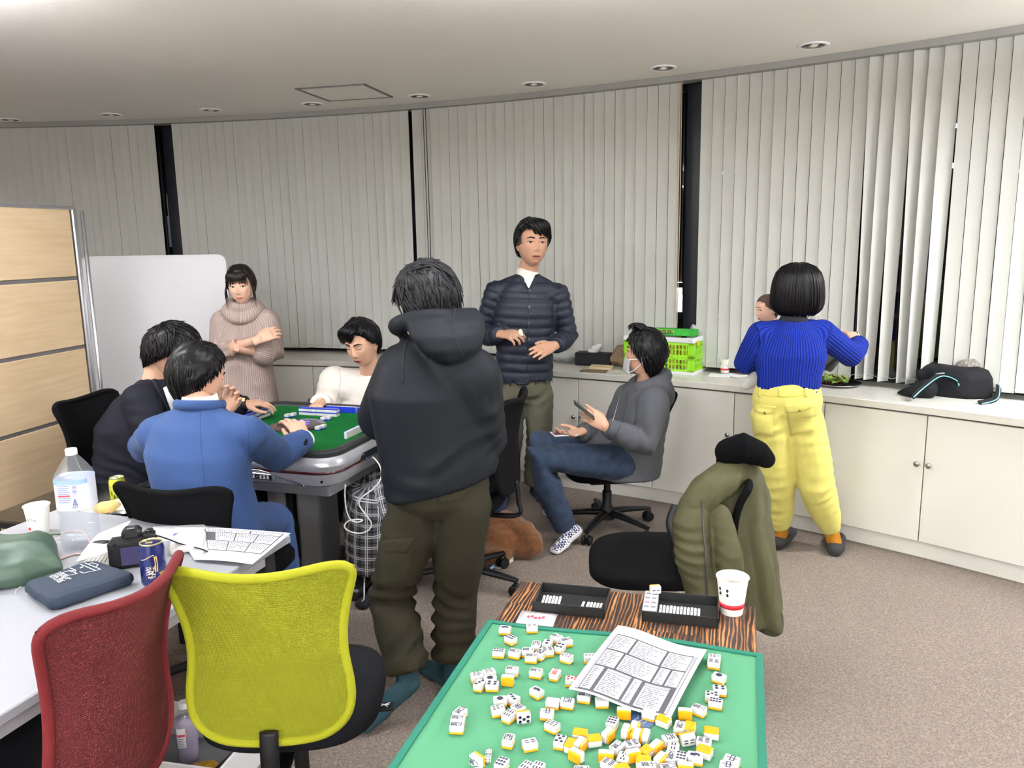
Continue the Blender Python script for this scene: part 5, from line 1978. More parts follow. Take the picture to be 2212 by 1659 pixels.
def chair(label, loc, yaw, seat_z=.46, z0=.50, z1=.93, back=None, rim=None, key='black', hw=.205, back_off=.25, lean=.05, sag=.03, bend=.05, arms=False, base_rot=.3, group='office swivel chairs'):
 t = thing('office_chair', label, 'chair', (loc[0], loc[1], 0), math.radians(yaw), group=group)
 ck = (key, seat_z, z0, z1)
 if ck not in _chair_cache:
  D = {}
  # five star base
  mb = MB(); mb.lathe([(.02, .055), (.042, .06), (.042, .115), (.034, .13), (.026, .14), (.026, .22), (.019, .225), (.019, seat_z - .06)], n=20)
  D['column'] = mb.mesh('column', M_BLACKPL, True, 40)
  mb = MB()
  rows = []
  for r_, z, w_, h_ in ((.03, .098, .026, .040), (.12, .094, .024, .034), (.24, .080, .019, .024), (.285, .074, .016, .020)):
   rows.append([Vector((r_, w_ * math.cos(a), z + h_ / 2 * math.sin(a))) for a in [2 * PI * k / 12 for k in range(12)]])
  mb.loft(rows)
  D['leg'] = mb.mesh('leg', M_BLACKPL, True, 60)
  mb = MB()
  for s_ in (-1, 1):
   mb.lathe([(.006, -.009), (.024, -.009), (.027, -.005), (.027, .005), (.024, .009), (.006, .009)], n=18, mtx=Matrix.Translation((.275, s_ * .016, .027)) @ Matrix.Rotation(PI / 2, 4, 'X'))
  mb.box((.28, 0, .045), (.034, .020, .03), bev=.006)
  D['caster'] = mb.mesh('caster', M_BLACKPL, True, 40)
  # seat: rounded cushion
  mb = MB()
  for zz, sc in ((0, 0),):
   rows = []
   for h_, k in ((-.045, .80), (-.04, .93), (-.025, 1.0), (.0, 1.0), (.014, .96), (.02, .86), (.022, .45)):
    rows.append([Vector((x, y + .02, seat_z + h_ - (.012 * max(0, y / .24) ** 2))) for x, y, _ in [tuple(p) for p in ellr((0, 0, 0), (1, 0, 0), (0, 1, 0), .218 * k, .222 * k, 40, 3.2)]])
   mb.loft(rows)
  D['seat'] = mb.mesh('seat', M_BLACKFAB if key != 'mesh' else mat('seat_grey_fabric', rgb(20, 21, 24), .9, spec=.1, bump=(500, .2)), True, 60)
  mb = MB(); mb.box((0, .0, seat_z - .065), (.20, .24, .04), bev=.01)
  D['mechanism'] = mb.mesh('mechanism', M_BLACKPL)
  mb = MB(); mb.tube([(.08, .03, seat_z - .06), (.17, .03, seat_z - .065), (.20, .03, seat_z - .07)], [.006, .006, .008], 8); mb.box((.215, .03, seat_z - .072), (.05, .034, .012), bev=.004)
  D['lever'] = mb.mesh('lever', M_BLACKPL)
  # back
  nu, nv = 22, 24
  G = [[back_pt(-1 + 2 * i / nu, j / nv, z0, z1, hw, lean, sag, bend) for i in range(nu + 1)] for j in range(nv + 1)]
  th = .003 if key == 'mesh' else .014
  mb = MB()
  A = [[mb.bm.verts.new(p) for p in r] for r in G]
  B = [[mb.bm.verts.new(p + Vector((0, -th, 0))) for p in r] for r in G]
  for j in range(nv):
   for i in range(nu):
    mb.face([A[j][i], A[j][i + 1], A[j + 1][i + 1], A[j + 1][i]])
    mb.face([B[j][i], B[j + 1][i], B[j + 1][i + 1], B[j][i + 1]])
  edge = [(0, i) for i in range(nu)] + [(j, nu) for j in range(nv)] + [(nv, i) for i in range(nu, 0, -1)] + [(j, 0) for j in range(nv, 0, -1)]
  for k in range(len(edge)):
   a, b = edge[k], edge[(k + 1) % len(edge)]
   mb.face([A[a[0]][a[1]], A[b[0]][b[1]], B[b[0]][b[1]], B[a[0]][a[1]]])
  D['backrest'] = mb.mesh('backrest', back or M_BLACKFAB, True, 60)
  mb = MB()
  pts = [G[j][i] + Vector((0, -th / 2, 0)) for j, i in edge]
  # round the corners of the rim path
  for _ in range(5):
   n_ = len(pts)
   pts = [pts[k] * .5 + (pts[k - 1] + pts[(k + 1) % n_]) * .25 for k in range(n_)]
  rr = .0105 if key == 'mesh' else .013
  n_ = 10
  rings = []
  for k in range(len(pts)):
   tg = (pts[(k + 1) % len(pts)] - pts[k - 1]).normalized()
   nn = Vector((0, 1, 0)); nn = (nn - tg * nn.dot(tg)).normalized(); bb = tg.cross(nn)
   rings.append([pts[k] + (nn * math.cos(2 * PI * q / n_) + bb * math.sin(2 * PI * q / n_)) * rr for q in range(n_)])
  mb.loft(rings + [rings[0]], cap=False)
  D['back_rim'] = mb.mesh('back_rim', rim or M_BLACKFAB, True)
  mb = MB()
  sp_ = cat([Vector((0, .06 + back_off, seat_z - .07)), Vector((0, -.01 + back_off * 0, seat_z - .075)), Vector((0, -.030, seat_z)), Vector((0, -.020, z0 + .035))], 6)
  mb.tube(sp_, .021, 10, flat=.5, up=(0, 1, 0))
  D['back_support'] = mb.mesh('back_support', M_BLACKPL, True)
  _chair_cache[ck] = D
 D = _chair_cache[ck]
 for nm in ('column', 'seat', 'mechanism', 'lever'):
  link(nm, D[nm], t)
 for k in range(5):
  l_ = link('leg', D['leg'], t)
  l_.rotation_euler = (0, 0, base_rot + 2 * PI * k / 5)
  link('caster', D['caster'], l_)
 for nm in ('backrest', 'back_rim', 'back_support'):
  o = link(nm, D[nm], t)
  o.location = (0, -back_off, 0)
 if arms:
  for s_ in (-1, 1):
   mb = MB(); mb.box((s_ * .25, .0, seat_z + .19), (.06, .24, .025), bev=.01); a_ = mb.build('armrest', M_BLACKPL, t)
   mb = MB(); mb.tube([(s_ * .25, .02, seat_z + .18), (s_ * .25, .02, seat_z - .03), (s_ * .12, .02, seat_z - .05)], .010, 10); mb.build('arm_post', M_STEEL, a_, True)
 return t


YEL = rgb(142, 144, 8)
RED = rgb(84, 3, 10)
M_YMESH = mesh_fabric('mesh_yellow', YEL, .42)
M_YRIM = mat('rim_yellow', rgb(148, 150, 12), .8, bump=(600, .3))
M_RMESH = mesh_fabric('mesh_red', RED, .72)
M_RRIM = mat('rim_red', rgb(92, 5, 13), .8, bump=(600, .3))
yc = chair('office chair with a lime yellow mesh back and dark grey seat in the foreground', (-.562, 1.844), 3, .475, .51, .945, M_YMESH, M_YRIM, 'mesh', hw=.195, sag=.03, bend=.045, base_rot=-.35)
mb = MB()
for a, b, r_ in (((-.018, -.008), (.018, .008), 0), ((-.012, .009), (.012, -.009), 0), ((-.016, 0), (.016, .0), 0)):
 p, q = Vector((.215 + a[0] * .8, .03 + a[1], .4095)), Vector((.215 + b[0] * .8, .03 + b[1], .4095))
 mb.tube([p, q], .0014, 5)
mb.build('lever_mark', M_WHITE, yc)
_chair_cache.clear()
rc = chair('office chair with a red mesh back pushed up to the white desk', (-1.04, 1.532), 73, .49, .50, .97, M_RMESH, M_RRIM, 'mesh', hw=.175, sag=.03, bend=.07, lean=.09, base_rot=.2)
_chair_cache.clear()
chair('black swivel chair turned side on with the green jacket hung on its back', (.51, 2.69), 84, .47, .50, .80, None, None, 'narrow', hw=.15, bend=.02, base_rot=.5)
chair('black swivel chair the man in grey sits on', (.52, 4.22), 97, .37, .36, .80, None, None, 'blackb', lean=.10, base_rot=1.25)
chair('black swivel chair under the man in the blue suit', (-1.07, 2.74), -12, .45, .48, .845, None, None, 'black', base_rot=.1)
chair('black swivel chair under the man in the dark blazer', (-1.76, 3.62), -100, .45, .50, .92, None, None, 'black', base_rot=.6)
chair('black swivel chair behind the green table under the man in white', (-.74, 4.50), 163, .42, .46, .80, None, None, 'black', base_rot=.2)
chair('black swivel chair with armrests under the fourth player', (-.25, 3.50), 76, .44, .50, .94, None, None, 'black', arms=True, base_rot=.75)

# ---------------- partition
pe = Vector((-2.275, 4.2, 0)); pd = Vector((-.225, -.974, 0)).normalized(); pn = Vector((-pd.y, pd.x, 0))
part = thing('partition', 'wood look office partition of five stacked panels at the left edge', 'partition', pe, world=True)


def _birch(nt, b):
 tc = N(nt, 'ShaderNodeTexCoord')
 mp = N(nt, 'ShaderNodeMapping'); mp.inputs['Scale'].default_value = (1.2, 1.2, 16)
 n1 = N(nt, 'ShaderNodeTexNoise'); n1.inputs['Scale'].default_value = 3.0; n1.inputs['Detail'].default_value = 6
 nt.links.new(tc.outputs['Object'], mp.inputs['Vector']); nt.links.new(mp.outputs['Vector'], n1.inputs['Vector'])
 cr = N(nt, 'ShaderNodeValToRGB')
 cr.color_ramp.elements[0].position, cr.color_ramp.elements[1].position = .3, .7
 cr.color_ramp.elements[0].color = rgb(200, 174, 138); cr.color_ramp.elements[1].color = rgb(214, 190, 156)
 nt.links.new(n1.outputs['Fac'], cr.inputs['Fac']); nt.links.new(cr.outputs['Color'], b.inputs['Base Color'])
 b.inputs['Roughness'].default_value = .5


M_BIRCH = attr_mat('birch_panel', _birch)
MP = Matrix(((pd.x, pn.x, 0, pe.x), (pd.y, pn.y, 0, pe.y), (0, 0, 1, 0), (0, 0, 0, 1)))
M_STRIP = mat('strip_grey', rgb(110, 108, 108), .45, metal=.3)
for k in range(5):
 mb = MB(); mb.box((.03 + 1.0, 0, .012 + .36 * k + .172), (2.0, .036, .340), mtx=MP, bev=.002); mb.build('panel', M_BIRCH, part)
 if k:
  mb = MB(); mb.box((.03 + 1.0, 0, .002 + .36 * k), (2.0, .028, .022), mtx=MP); mb.build('strip', M_STRIP, part)
mb = MB(); mb.box((0, 0, .90), (.035, .045, 1.80), mtx=MP, bev=.006); mb.build('post', M_ALU, part)
mb = MB(); mb.box((1.0, 0, 1.802), (2.0, .045, .018), mtx=MP, bev=.003); mb.build('top_rail', M_ALU, part)
mb = MB(); mb.tube([pe + Vector((.045, .02, 0)), pe + Vector((.045, .02, 1.79))], .010, 10); mb.build('side_tube', M_ALU, part, True)

# ---------------- pale upright board
bd = thing('board', 'large pale grey rounded board standing upright behind the man in the blazer', 'board', (-2.14, 4.8, 0), world=True)
mb = MB()
x0, x1, z0_, z1_ = -2.571, -1.700, .12, 1.548
def rrect(x0, x1, z0, z1, r, n=6):
 out = []
 for cx, cz, a0 in ((x1 - r, z1 - r, 0), (x0 + r, z1 - r, 90), (x0 + r, z0 + r, 180), (x1 - r, z0 + r, 270)):
  for k in range(n + 1):
   a = math.radians(a0 + 90 * k / n)
   out.append((cx + r * math.cos(a), cz + r * math.sin(a)))
 return out
def vslab(poly, y0, y1, mb):
 mb.loft([[Vector((x, y0, z)) for x, z in poly], [Vector((x, y1, z)) for x, z in poly]])
vslab(rrect(x0 + .012, x1 - .012, z0_ + .012, z1_ - .012, .04), 4.788, 4.815, mb)
mb.build('panel', mat('board_grey', rgb(210, 210, 214), .35, bump=(90, .04)), bd)
mb = MB()
po, pi_ = rrect(x0, x1, z0_, z1_, .05), rrect(x0 + .012, x1 - .012, z0_ + .012, z1_ - .012, .04)
rings = []
for yy, poly in ((4.785, po), (4.785, pi_), (4.818, pi_), (4.818, po)):
 rings.append([Vector((x, yy, z)) for x, z in poly])
mb.loft(rings + [rings[0]], cap=False)
mb.build('edge_band', mat('edge_band', rgb(205, 205, 208), .4), bd)
mb = MB()
for xx in (x0 + .06, x1 - .06):
 mb.tube([(xx, 4.84, 0.02), (xx, 4.84, 1.2)], .014, 10)
 mb.tube([(xx, 4.62, .03), (xx, 5.02, .03)], .016, 10)
mb.build('stand', mat('stand_black', rgb(24, 24, 26), .5), bd, True)

# ---------------- automatic mahjong table
TU, TV = Vector((.951, -.309, 0)), Vector((.309, .951, 0))
TC = Vector((-1.03, 3.68, 0))
MT = Matrix(((TU.x, TV.x, 0, TC.x), (TU.y, TV.y, 0, TC.y), (0, 0, 1, 0), (0, 0, 0, 1)))
at = thing('mahjong_table', 'silver automatic mahjong table with a green felt top', 'table', mtx=MT)
def rsq(h, r, n=7):
 return rrect(-h, h, -h, h, r, n)
def ring3(h, r, z):
 return [Vector((x, y, z)) for x, y in rsq(h, r)]
M_SILVER = mat('silver_body', rgb(176, 178, 184), .3, metal=.3, coat=.3)
M_SILVERD = mat('silver_dark', rgb(124, 124, 128), .34, metal=.3)
mb = MB(); mb.loft([ring3(*a) for a in ((.462, .10, .735), (.468, .11, .728), (.476, .12, .715), (.478, .12, .700), (.470, .115, .682), (.466, .11, .676))]); mb.build('upper_body', M_SILVER, at, True, 35)
mb = MB(); mb.loft([ring3(*a) for a in ((.465, .11, .677), (.468, .11, .671), (.465, .11, .664))]); mb.build('maroon_trim', mat('maroon_trim', rgb(70, 22, 26), .2, coat=.5), at, True, 35)
mb = MB(); mb.loft([ring3(*a) for a in ((.462, .11, .665), (.455, .11, .640), (.440, .10, .610), (.425, .09, .602), (.405, .06, .600))]); mb.build('lower_body', M_SILVER, at, True, 35)
mb = MB(); mb.loft([ring3(*a) for a in ((.405, .02, .601), (.402, .02, .555), (.38, .02, .550))]); mb.build('skirt', M_SILVERD, at, True, 35)
mb = MB()
rg = [ring3(*a) for a in ((.455, .095, .733), (.458, .10, .752), (.450, .098, .760), (.425, .085, .760), (.405, .07, .752), (.402, .068, .744))]
mb.loft(rg, cap=False); mb.build('rim', mat('rim_black_leather', rgb(30, 31, 34), .5, bump=(300, .15)), at, True, 40)
mb = MB(); mb.loft([ring3(.405, .07, .730), ring3(.405, .07, .7445)]); mb.build('felt', mat('felt_green', rgb(10, 84, 36), .95, spec=.1, bump=(700, .2), var=(5, .16)), at)
FT = .7445
mb = MB(); mb.lathe([(.135, FT - .005), (.135, FT + .004), (.125, FT + .009), (.09, FT + .012), (.02, FT + .013)], n=40); cn = mb.build('center_console', mat('console_smoke', rgb(40, 34, 36), .2, coat=.6), at, True, 40)
mb = MB()
for k in range(6):
 a = k * PI / 3
 mb.ellipsoid((.055 * math.cos(a), .055 * math.sin(a), FT + .012), (.010, .010, .004), 10, 5)
mb.build('console_light', mat('console_led', rgb(120, 90, 230), .3, emit=.8), cn, True)
for k, (dx, dy, rz) in enumerate(((.02, .01, .3), (.045, -.012, .9))):
 mb = MB(); mb.box((dx, dy, FT + .020), (.015, .015, .015), rot=rz, bev=.002); mb.build('dice', M_WHITE, cn)
# plates, drawer, trims on the sides
mb = MB(); mb.box((.10, -.460, .640), (.16, .012, .030), bev=.003); pl = mb.build('name_plate', mat('plate_silver', rgb(190, 190, 194), .25, metal=.8), at)
mb = MB(); mb.box((.10, -.467, .640), (.14, .002, .020)); pb = mb.build('plate_inlay', mat('plate_black', rgb(14, 14, 16), .3), at)
mb = MB()
for k in range(7):
 if k == 3:
  mb.box((.10, -.4685, .640), (.003, .001, .003)); continue
 x = .048 + k * .0173
 for q in range(3):
  mb.box((x, -.4685, .634 + q * .006), (.011, .001, .0022))
 mb.box((x, -.4685, .640), (.0022, .001, .013))
mb.build('plate_lettering', M_WHITE, at)
mb = MB(); mb.box((.472, -.10, .690), (.03, .30, .034), bev=.006); mb.build('drawer_recess', mat('drawer_black', rgb(10, 10, 14), .35), at)
mb = MB(); mb.box((.478, -.10, .679), (.03, .27, .010), bev=.003); mb.build('drawer_lip', mat('drawer_blue', rgb(34, 40, 66), .3), at)
for sgn in (-1,):
 mb = MB(); mb.tube(cat([(-.40, -.464, .664), (-.10, -.467, .660), (.10, -.466, .668), (.22, -.462, .640), (.32, -.455, .612)], 8), .003, 6); mb.build('chrome_line', M_STEEL, at, True)
mb = MB(); mb.lathe([(.001, 0), (.006, 0), (.006, .003), (.001, .003)], n=12, mtx=Matrix.Translation((.40, -.452, .635)) @ Matrix.Rotation(PI / 2, 4, 'X')); mb.build('screw', M_BLACKPL, at)
# column and foot
for k, (cx, w_) in enumerate(((-.075, .13), (.085, .13))):
 mb = MB()
 mb.loft([[Vector((cx + x, y, z)) for x, y in rrect(-w_ / 2, w_ / 2, -.10, .10, .03, 4)] for z in (.03, .56)])
 mb.build('column', M_SILVERD, at, True, 40)
mb = MB()
mb.box((.005, -.088, .30), (.02, .03, .52)); mb.tube([(-.01, -.101, .44), (-.01, -.103, .36), (.03, -.103, .28), (.03, -.103, .12)], .010, 8); mb.build('column_inlay', M_BLACKPL, at)
mb = MB(); mb.loft([[Vector((x, y, z)) for x, y in rrect(-h_, h_, -h_ * .95, h_ * .95, .06, 5)] for h_, z in ((.33, 0), (.33, .02), (.27, .05), (.18, .07))]); mb.build('foot_plate', mat('foot_black', rgb(34, 34, 36), .4), at, True, 40)
# side foot plates seen right of the column
mb = MB(); mb.box((.30, -.10, .035), (.24, .26, .05), bev=.01); mb.build('foot_pedal', mat('foot_black', rgb(34, 34, 36), .4), at)
mb = MB(); mb.box((.30, -.20, .062), (.16, .03, .006), bev=.002); mb.build('pedal_mark', M_SILVERD, at)

# white charging cable hanging from the drawer
def cable(name, pts, r, m, label, cat_='cable', n=9):
 mb = MB(); mb.tube(cat(pts, n), r, 7); return tag(mb.build(name, m, None, True), label, cat_)
cpts = [(793, 984, 3.40), (808, 990, 3.34), (822, 1010, 3.30), (822, 1035, 3.28), (806, 1056, 3.27), (782, 1074, 3.26), (776, 1090, 3.26), (790, 1112, 3.26), (802, 1130, 3.27), (796, 1145, 3.27), (778, 1152, 3.26), (756, 1148, 3.24), (744, 1138, 3.23), (752, 1126, 3.24), (772, 1122, 3.25), (783, 1124, 3.25), (772, 1128, 3.24), (757, 1122, 3.23), (748, 1100, 3.22), (745, 1070, 3.21), (746, 1047, 3.20)]
cable('charging_cable', [P(*c) for c in cpts], .0032, mat('cable_white', rgb(240, 240, 236), .5), 'looped white charging cable hanging from the silver mahjong table')

# ---------------- white desk at the left
DU = Vector((.31, .951, 0))      # along the long edge, away from the camera
DN = Vector((.951, -.31, 0))     # towards the aisle
DC = Vector((-.705, 2.363, 0))   # far right corner
MD = Matrix(((DN.x, DU.x, 0, DC.x), (DN.y, DU.y, 0, DC.y), (0, 0, 1, 0), (0, 0, 0, 1)))
DZ = .70
dk = thing('desk', 'long white office desk at the left covered with drinks and bags', 'desk', mtx=MD)
mb = MB(); mb.box((-.47, -.92, DZ - .0125), (.94, 1.84, .025), bev=.003); mb.build('top', mat('desk_white', rgb(150, 152, 158), .38), dk)
mb = MB(); mb.box((-.47, -.92, DZ - .05), (.86, 1.76, .05)); mb.build('frame', mat('desk_frame', rgb(170, 170, 172), .45), dk)
for (x, y) in ((-.06, -.06), (-.88, -.06), (-.06, -1.78), (-.88, -1.78)):
 mb = MB(); mb.box((x, y, .34), (.05, .05, .67), bev=.006); mb.build('leg', mat('desk_leg', rgb(40, 41, 44), .45), dk)
mb = MB(); mb.box((-.86, -.92, .38), (.02, 1.6, .34)); mb.build('modesty_panel', mat('modesty_black', rgb(18, 18, 20), .6), dk)
mb = MB(); mb.box((-.07, -.92, .075), (.04, 1.7, .03)); mb.build('foot_rail', mat('desk_leg', rgb(40, 41, 44), .45), dk)


def on_desk(px, py):
 return PZ(px, py, DZ)


# black side stand beyond the desk
sd_ = thing('side_stand', 'low black side stand with a round dial beside the black chair back', 'stand', (-1.62, 2.86, 0), math.radians(-14))
mb = MB(); mb.box((0, 0, .635), (.50, .46, .03), bev=.006); mb.build('top', mat('gloss_black', rgb(14, 14, 16), .12), sd_)
mb = MB(); mb.lathe([(.05, .6505), (.055, .6515), (.052, .6525), (.048, .6515)], (.12, -.10, 0), n=28, cap=False); mb.lathe([(.02, .6505), (.024, .6515), (.02, .6525)], (.12, -.10, 0), n=24); mb.build('dial', mat('dial_grey', rgb(120, 120, 124), .3), sd_)
for x in (-.22, .22):
 for y in (-.20, .20):
  mb = MB(); mb.box((x, y, .31), (.03, .03, .62)); mb.build('leg', M_BLACKPL, sd_)

# ---------------- charred wood table in the foreground
WU, WV = Vector((.9585, -.285, 0)), Vector((-.285, -.9585, 0))
WO = Vector((.015, 1.991, 0))
MW = Matrix(((WU.x, -WV.x, 0, WO.x), (WU.y, -WV.y, 0, WO.y), (0, 0, 1, 0), (0, 0, 0, 1)))
wt = thing('wooden_table', 'dark charred wood table under the green playing mat', 'table', mtx=MW)


def _char(nt, b):
 tc = N(nt, 'ShaderNodeTexCoord')
 oi = N(nt, 'ShaderNodeObjectInfo')
 ad = N(nt, 'ShaderNodeVectorMath', operation='ADD')
 nt.links.new(tc.outputs['Object'], ad.inputs[0])
 cm = N(nt, 'ShaderNodeCombineXYZ')
 nt.links.new(math_n(nt, 'MULTIPLY', oi.outputs['Random'], 7.0), cm.inputs[1])
 nt.links.new(cm.outputs[0], ad.inputs[1])
 mp = N(nt, 'ShaderNodeMapping'); mp.inputs['Scale'].default_value = (1, .10, 1)
 nt.links.new(ad.outputs[0], mp.inputs['Vector'])
 wv = N(nt, 'ShaderNodeTexWave', bands_direction='X'); wv.inputs['Scale'].default_value = 34; wv.inputs['Distortion'].default_value = 9; wv.inputs['Detail'].default_value = 3; wv.inputs['Detail Scale'].default_value = 1.6
 nt.links.new(mp.outputs['Vector'], wv.inputs['Vector'])
 mp2 = N(nt, 'ShaderNodeMapping'); mp2.inputs['Scale'].default_value = (5, 2.2, 1)
 nt.links.new(ad.outputs[0], mp2.inputs['Vector'])
 n2 = N(nt, 'ShaderNodeTexNoise'); n2.inputs['Scale'].default_value = 3.2; n2.inputs['Detail'].default_value = 3
 nt.links.new(mp2.outputs['Vector'], n2.inputs['Vector'])
 f = math_n(nt, 'MULTIPLY', wv.outputs['Fac'], math_n(nt, 'MULTIPLY', n2.outputs['Fac'], 1.75))
 cr = N(nt, 'ShaderNodeValToRGB')
 e = cr.color_ramp.elements
 e[0].position, e[0].color = .08, rgb(26, 16, 12)
 e[1].position, e[1].color = .95, rgb(170, 116, 64)
 m_ = e.new(.42); m_.color = rgb(50, 29, 18)
 m_ = e.new(.68); m_.color = rgb(108, 66, 34)
 nt.links.new(f, cr.inputs['Fac']); nt.links.new(cr.outputs['Color'], b.inputs['Base Color'])
 b.inputs['Roughness'].default_value = .5
 bp = N(nt, 'ShaderNodeBump'); bp.inputs['Strength'].default_value = .3; bp.inputs['Distance'].default_value = .003
 nt.links.new(wv.outputs['Fac'], bp.inputs['Height']); nt.links.new(bp.outputs['Normal'], b.inputs['Normal'])


M_CHAR = attr_mat('charred_wood', _char)
wx = [0, .118, .232, .355, .478, .604]
for i in range(5):
 yj = [0, .13 + .11 * ((i * 37) % 5) / 2, .62 + .05 * i, 1.05]
 for j in range(3):
  mb = MB(); mb.box(((wx[i] + wx[i + 1]) / 2, -(yj[j] + yj[j + 1]) / 2, .686), (wx[i + 1] - wx[i] - .0008, yj[j + 1] - yj[j] - .0008, .028), bev=.0012)
  mb.build('plank', M_CHAR, wt)
mb = MB(); mb.box((.302, -.52, .655), (.50, .92, .03)); mb.build('frame', mat('table_steel', rgb(30, 30, 32), .5), wt)
for x in (.06, .545):
 for y in (-.06, -.98):
  mb = MB(); mb.box((x, y, .325), (.04, .04, .65), bev=.004); mb.build('leg', mat('table_steel', rgb(30, 30, 32), .5), wt)
# ============================================================ mat, mahjong tiles, trays, sheets on the wooden table
MZ = .70
# mat: green sheet with a raised darker border
mat_o = WO + WU * (-.012) + WV * .236
MM = Matrix(((WU.x, -WV.x, 0, mat_o.x), (WU.y, -WV.y, 0, mat_o.y), (0, 0, 1, MZ), (0, 0, 0, 1)))
mt = thing('playing_mat', 'bright green square playing mat with a raised teal green border', 'mat', mtx=MM)
MSZ = .628
def wob(x, y):
 # the far edge of the sheet is slightly wavy
 return .010 * math.sin(x / MSZ * PI * 2.1 + .6) * max(0, 1 - y / .12)
mb = MB()
n = 24
rows = []
for j in range(n + 1):
 y = (MSZ - .002) * j / n
 top = [Vector((.001 + (MSZ - .002) * i / n, -(y + wob(MSZ * i / n, y)), .004)) for i in range(n + 1)]
 rows.append(top + [Vector((p.x, p.y, .0008)) for p in top[::-1]])
mb.loft(rows)
mb.build('sheet', mat('mat_green', rgb(68, 131, 96), .85, bump=(500, .06)), mt)
mb = MB()
bw = .014
edge = []
for k in range(25): edge.append((MSZ * k / 24, 0))
for k in range(1, 25): edge.append((MSZ, MSZ * k / 24))
for k in range(1, 25): edge.append((MSZ - MSZ * k / 24, MSZ))
for k in range(1, 24): edge.append((0, MSZ - MSZ * k / 24))
rings = []
cx = MSZ / 2
for (x, y) in edge:
 ix = min(max(x, bw), MSZ - bw); iy = min(max(y, bw), MSZ - bw)
 w0 = wob(x, y); w1 = wob(ix, iy)
 rings.append([Vector((x, -y - w0, 0.0005)), Vector((x, -y - w0, .0075)), Vector((ix, -iy - w1, .0075)), Vector((ix, -iy - w1, .0005))])
mb.loft(rings + [rings[0]], cap=False)
mb.build('border', mat('mat_border', rgb(16, 100, 80), .8), mt, False)

M_TW = mat('tile_white', rgb(214, 214, 212), .28, coat=.2)
M_TY = mat('tile_yellow', rgb(226, 158, 16), .28, coat=.2)
M_TB = mat('tile_blue', rgb(28, 52, 176), .3, coat=.2)
M_NAVY = mat('tile_ink', rgb(28, 28, 56), .5)
M_REDI = mat('tile_red_ink', rgb(190, 30, 50), .5)
TL, TW, TH = .0262, .0196, .0166


def tile_meshes(l, w_, h, back, suffix):
 mb = MB(); mb.box((0, 0, h * .64), (l, w_, h * .72), bev=.0018); a = mb.mesh('tile_body', M_TW)
 mb = MB(); mb.box((0, 0, h * .145), (l, w_, h * .29), bev=.0018); b = mb.mesh('back_layer', back)
 return a, b


T_A, T_B = tile_meshes(TL, TW, TH, M_TY, 'y')


def _merge(meshes, name, m):
 bm = bmesh.new()
 for me, M in meshes:
  me.transform(M); bm.from_mesh(me); bpy.data.meshes.remove(me)
 out = bpy.data.meshes.new(name); bm.to_mesh(out); bm.free(); out.materials.append(m)
 return out


_marks = {}


def mark(code, red=False):
 """flat face print, drawn in tile space (long side = x, reading up = +x)"""
 k = (code, red)
 if k in _marks:
  return _marks[k]
 m = M_REDI if red else M_NAVY
 RZ = Matrix.Rotation(-PI / 2, 4, 'Z')
 zt = TH + .00006
 T = lambda x, y: Matrix.Translation((x, y, zt))
 if code[0] == 'm':
  num = '一二三四五六七八九'[int(code[1]) - 1]
  me = _merge([(text_mesh(num, .0138, res=1), T(.0058, 0) @ RZ), (text_mesh('萬', .0138, res=1), T(-.0058, 0) @ RZ)], 'face_mark', m)
 elif code in '東南西北中發':
  me = _merge([(text_mesh(code, .0185, res=1), T(0, 0) @ RZ)], 'face_mark', m)
 else:
  mb = MB()
  q = int(code[1])
  if code[0] == 'p':
   pos = {1: [(0, 0)], 2: [(.006, 0), (-.006, 0)], 3: [(.0075, -.004), (0, 0), (-.0075, .004)], 4: [(.006, -.004), (.006, .004), (-.006, -.004), (-.006, .004)], 5: [(.0075, -.0045), (.0075, .0045), (0, 0), (-.0075, -.0045), (-.0075, .0045)],
       6: [(.0075, -.004), (.0075, .004), (-.0015, -.004), (-.0015, .004), (-.0075, -.004), (-.0075, .004)], 7: [(.009, -.005), (.007, 0), (.005, .005), (-.002, -.004), (-.002, .004), (-.008, -.004), (-.008, .004)],
       8: [(x, y) for x in (-.0084, -.0028, .0028, .0084) for y in (-.004, .004)], 9: [(x, y) for x in (-.008, 0, .008) for y in (-.0055, 0, .0055)]}[q]
   r_ = {1: .0066, 2: .0042, 3: .0034, 4: .0036, 5: .0032, 6: .003, 7: .0025, 8: .0027, 9: .0026}[q]
   for x, y in pos:
    mb.lathe([(r_, zt), (r_, zt + .00005)], (x, y, 0), n=12)
  else:
   if q == 1:
    mb.prism([(.009, -.001), (.006, .004), (.001, .005), (-.008, .003), (-.009, -.003), (-.002, -.004), (.003, -.001), (.006, -.004)], zt, zt + .00005)
   rowsd = {1: [], 2: [1, 1], 3: [1, 2], 4: [2, 2], 5: [2, 1, 2], 6: [3, 3], 7: [1, 3, 3], 8: [4, 4], 9: [3, 3, 3]}[q]
   nr = len(rowsd)
   for i, c in enumerate(rowsd):
    x = (.0105 * (nr - 1) / max(nr - 1, 1) - .021 * i / max(nr - 1, 1)) * (.55 if nr == 2 else .72) if nr > 1 else 0
    for j in range(c):
     y = (j - (c - 1) / 2) * (.0052 if c < 4 else .0038)
     mb.box((x, y, zt), (.0075 if nr == 2 else .0052, .0024, .0001))
  me = mb.mesh('face_mark', m)
 _marks[k] = me
 return me


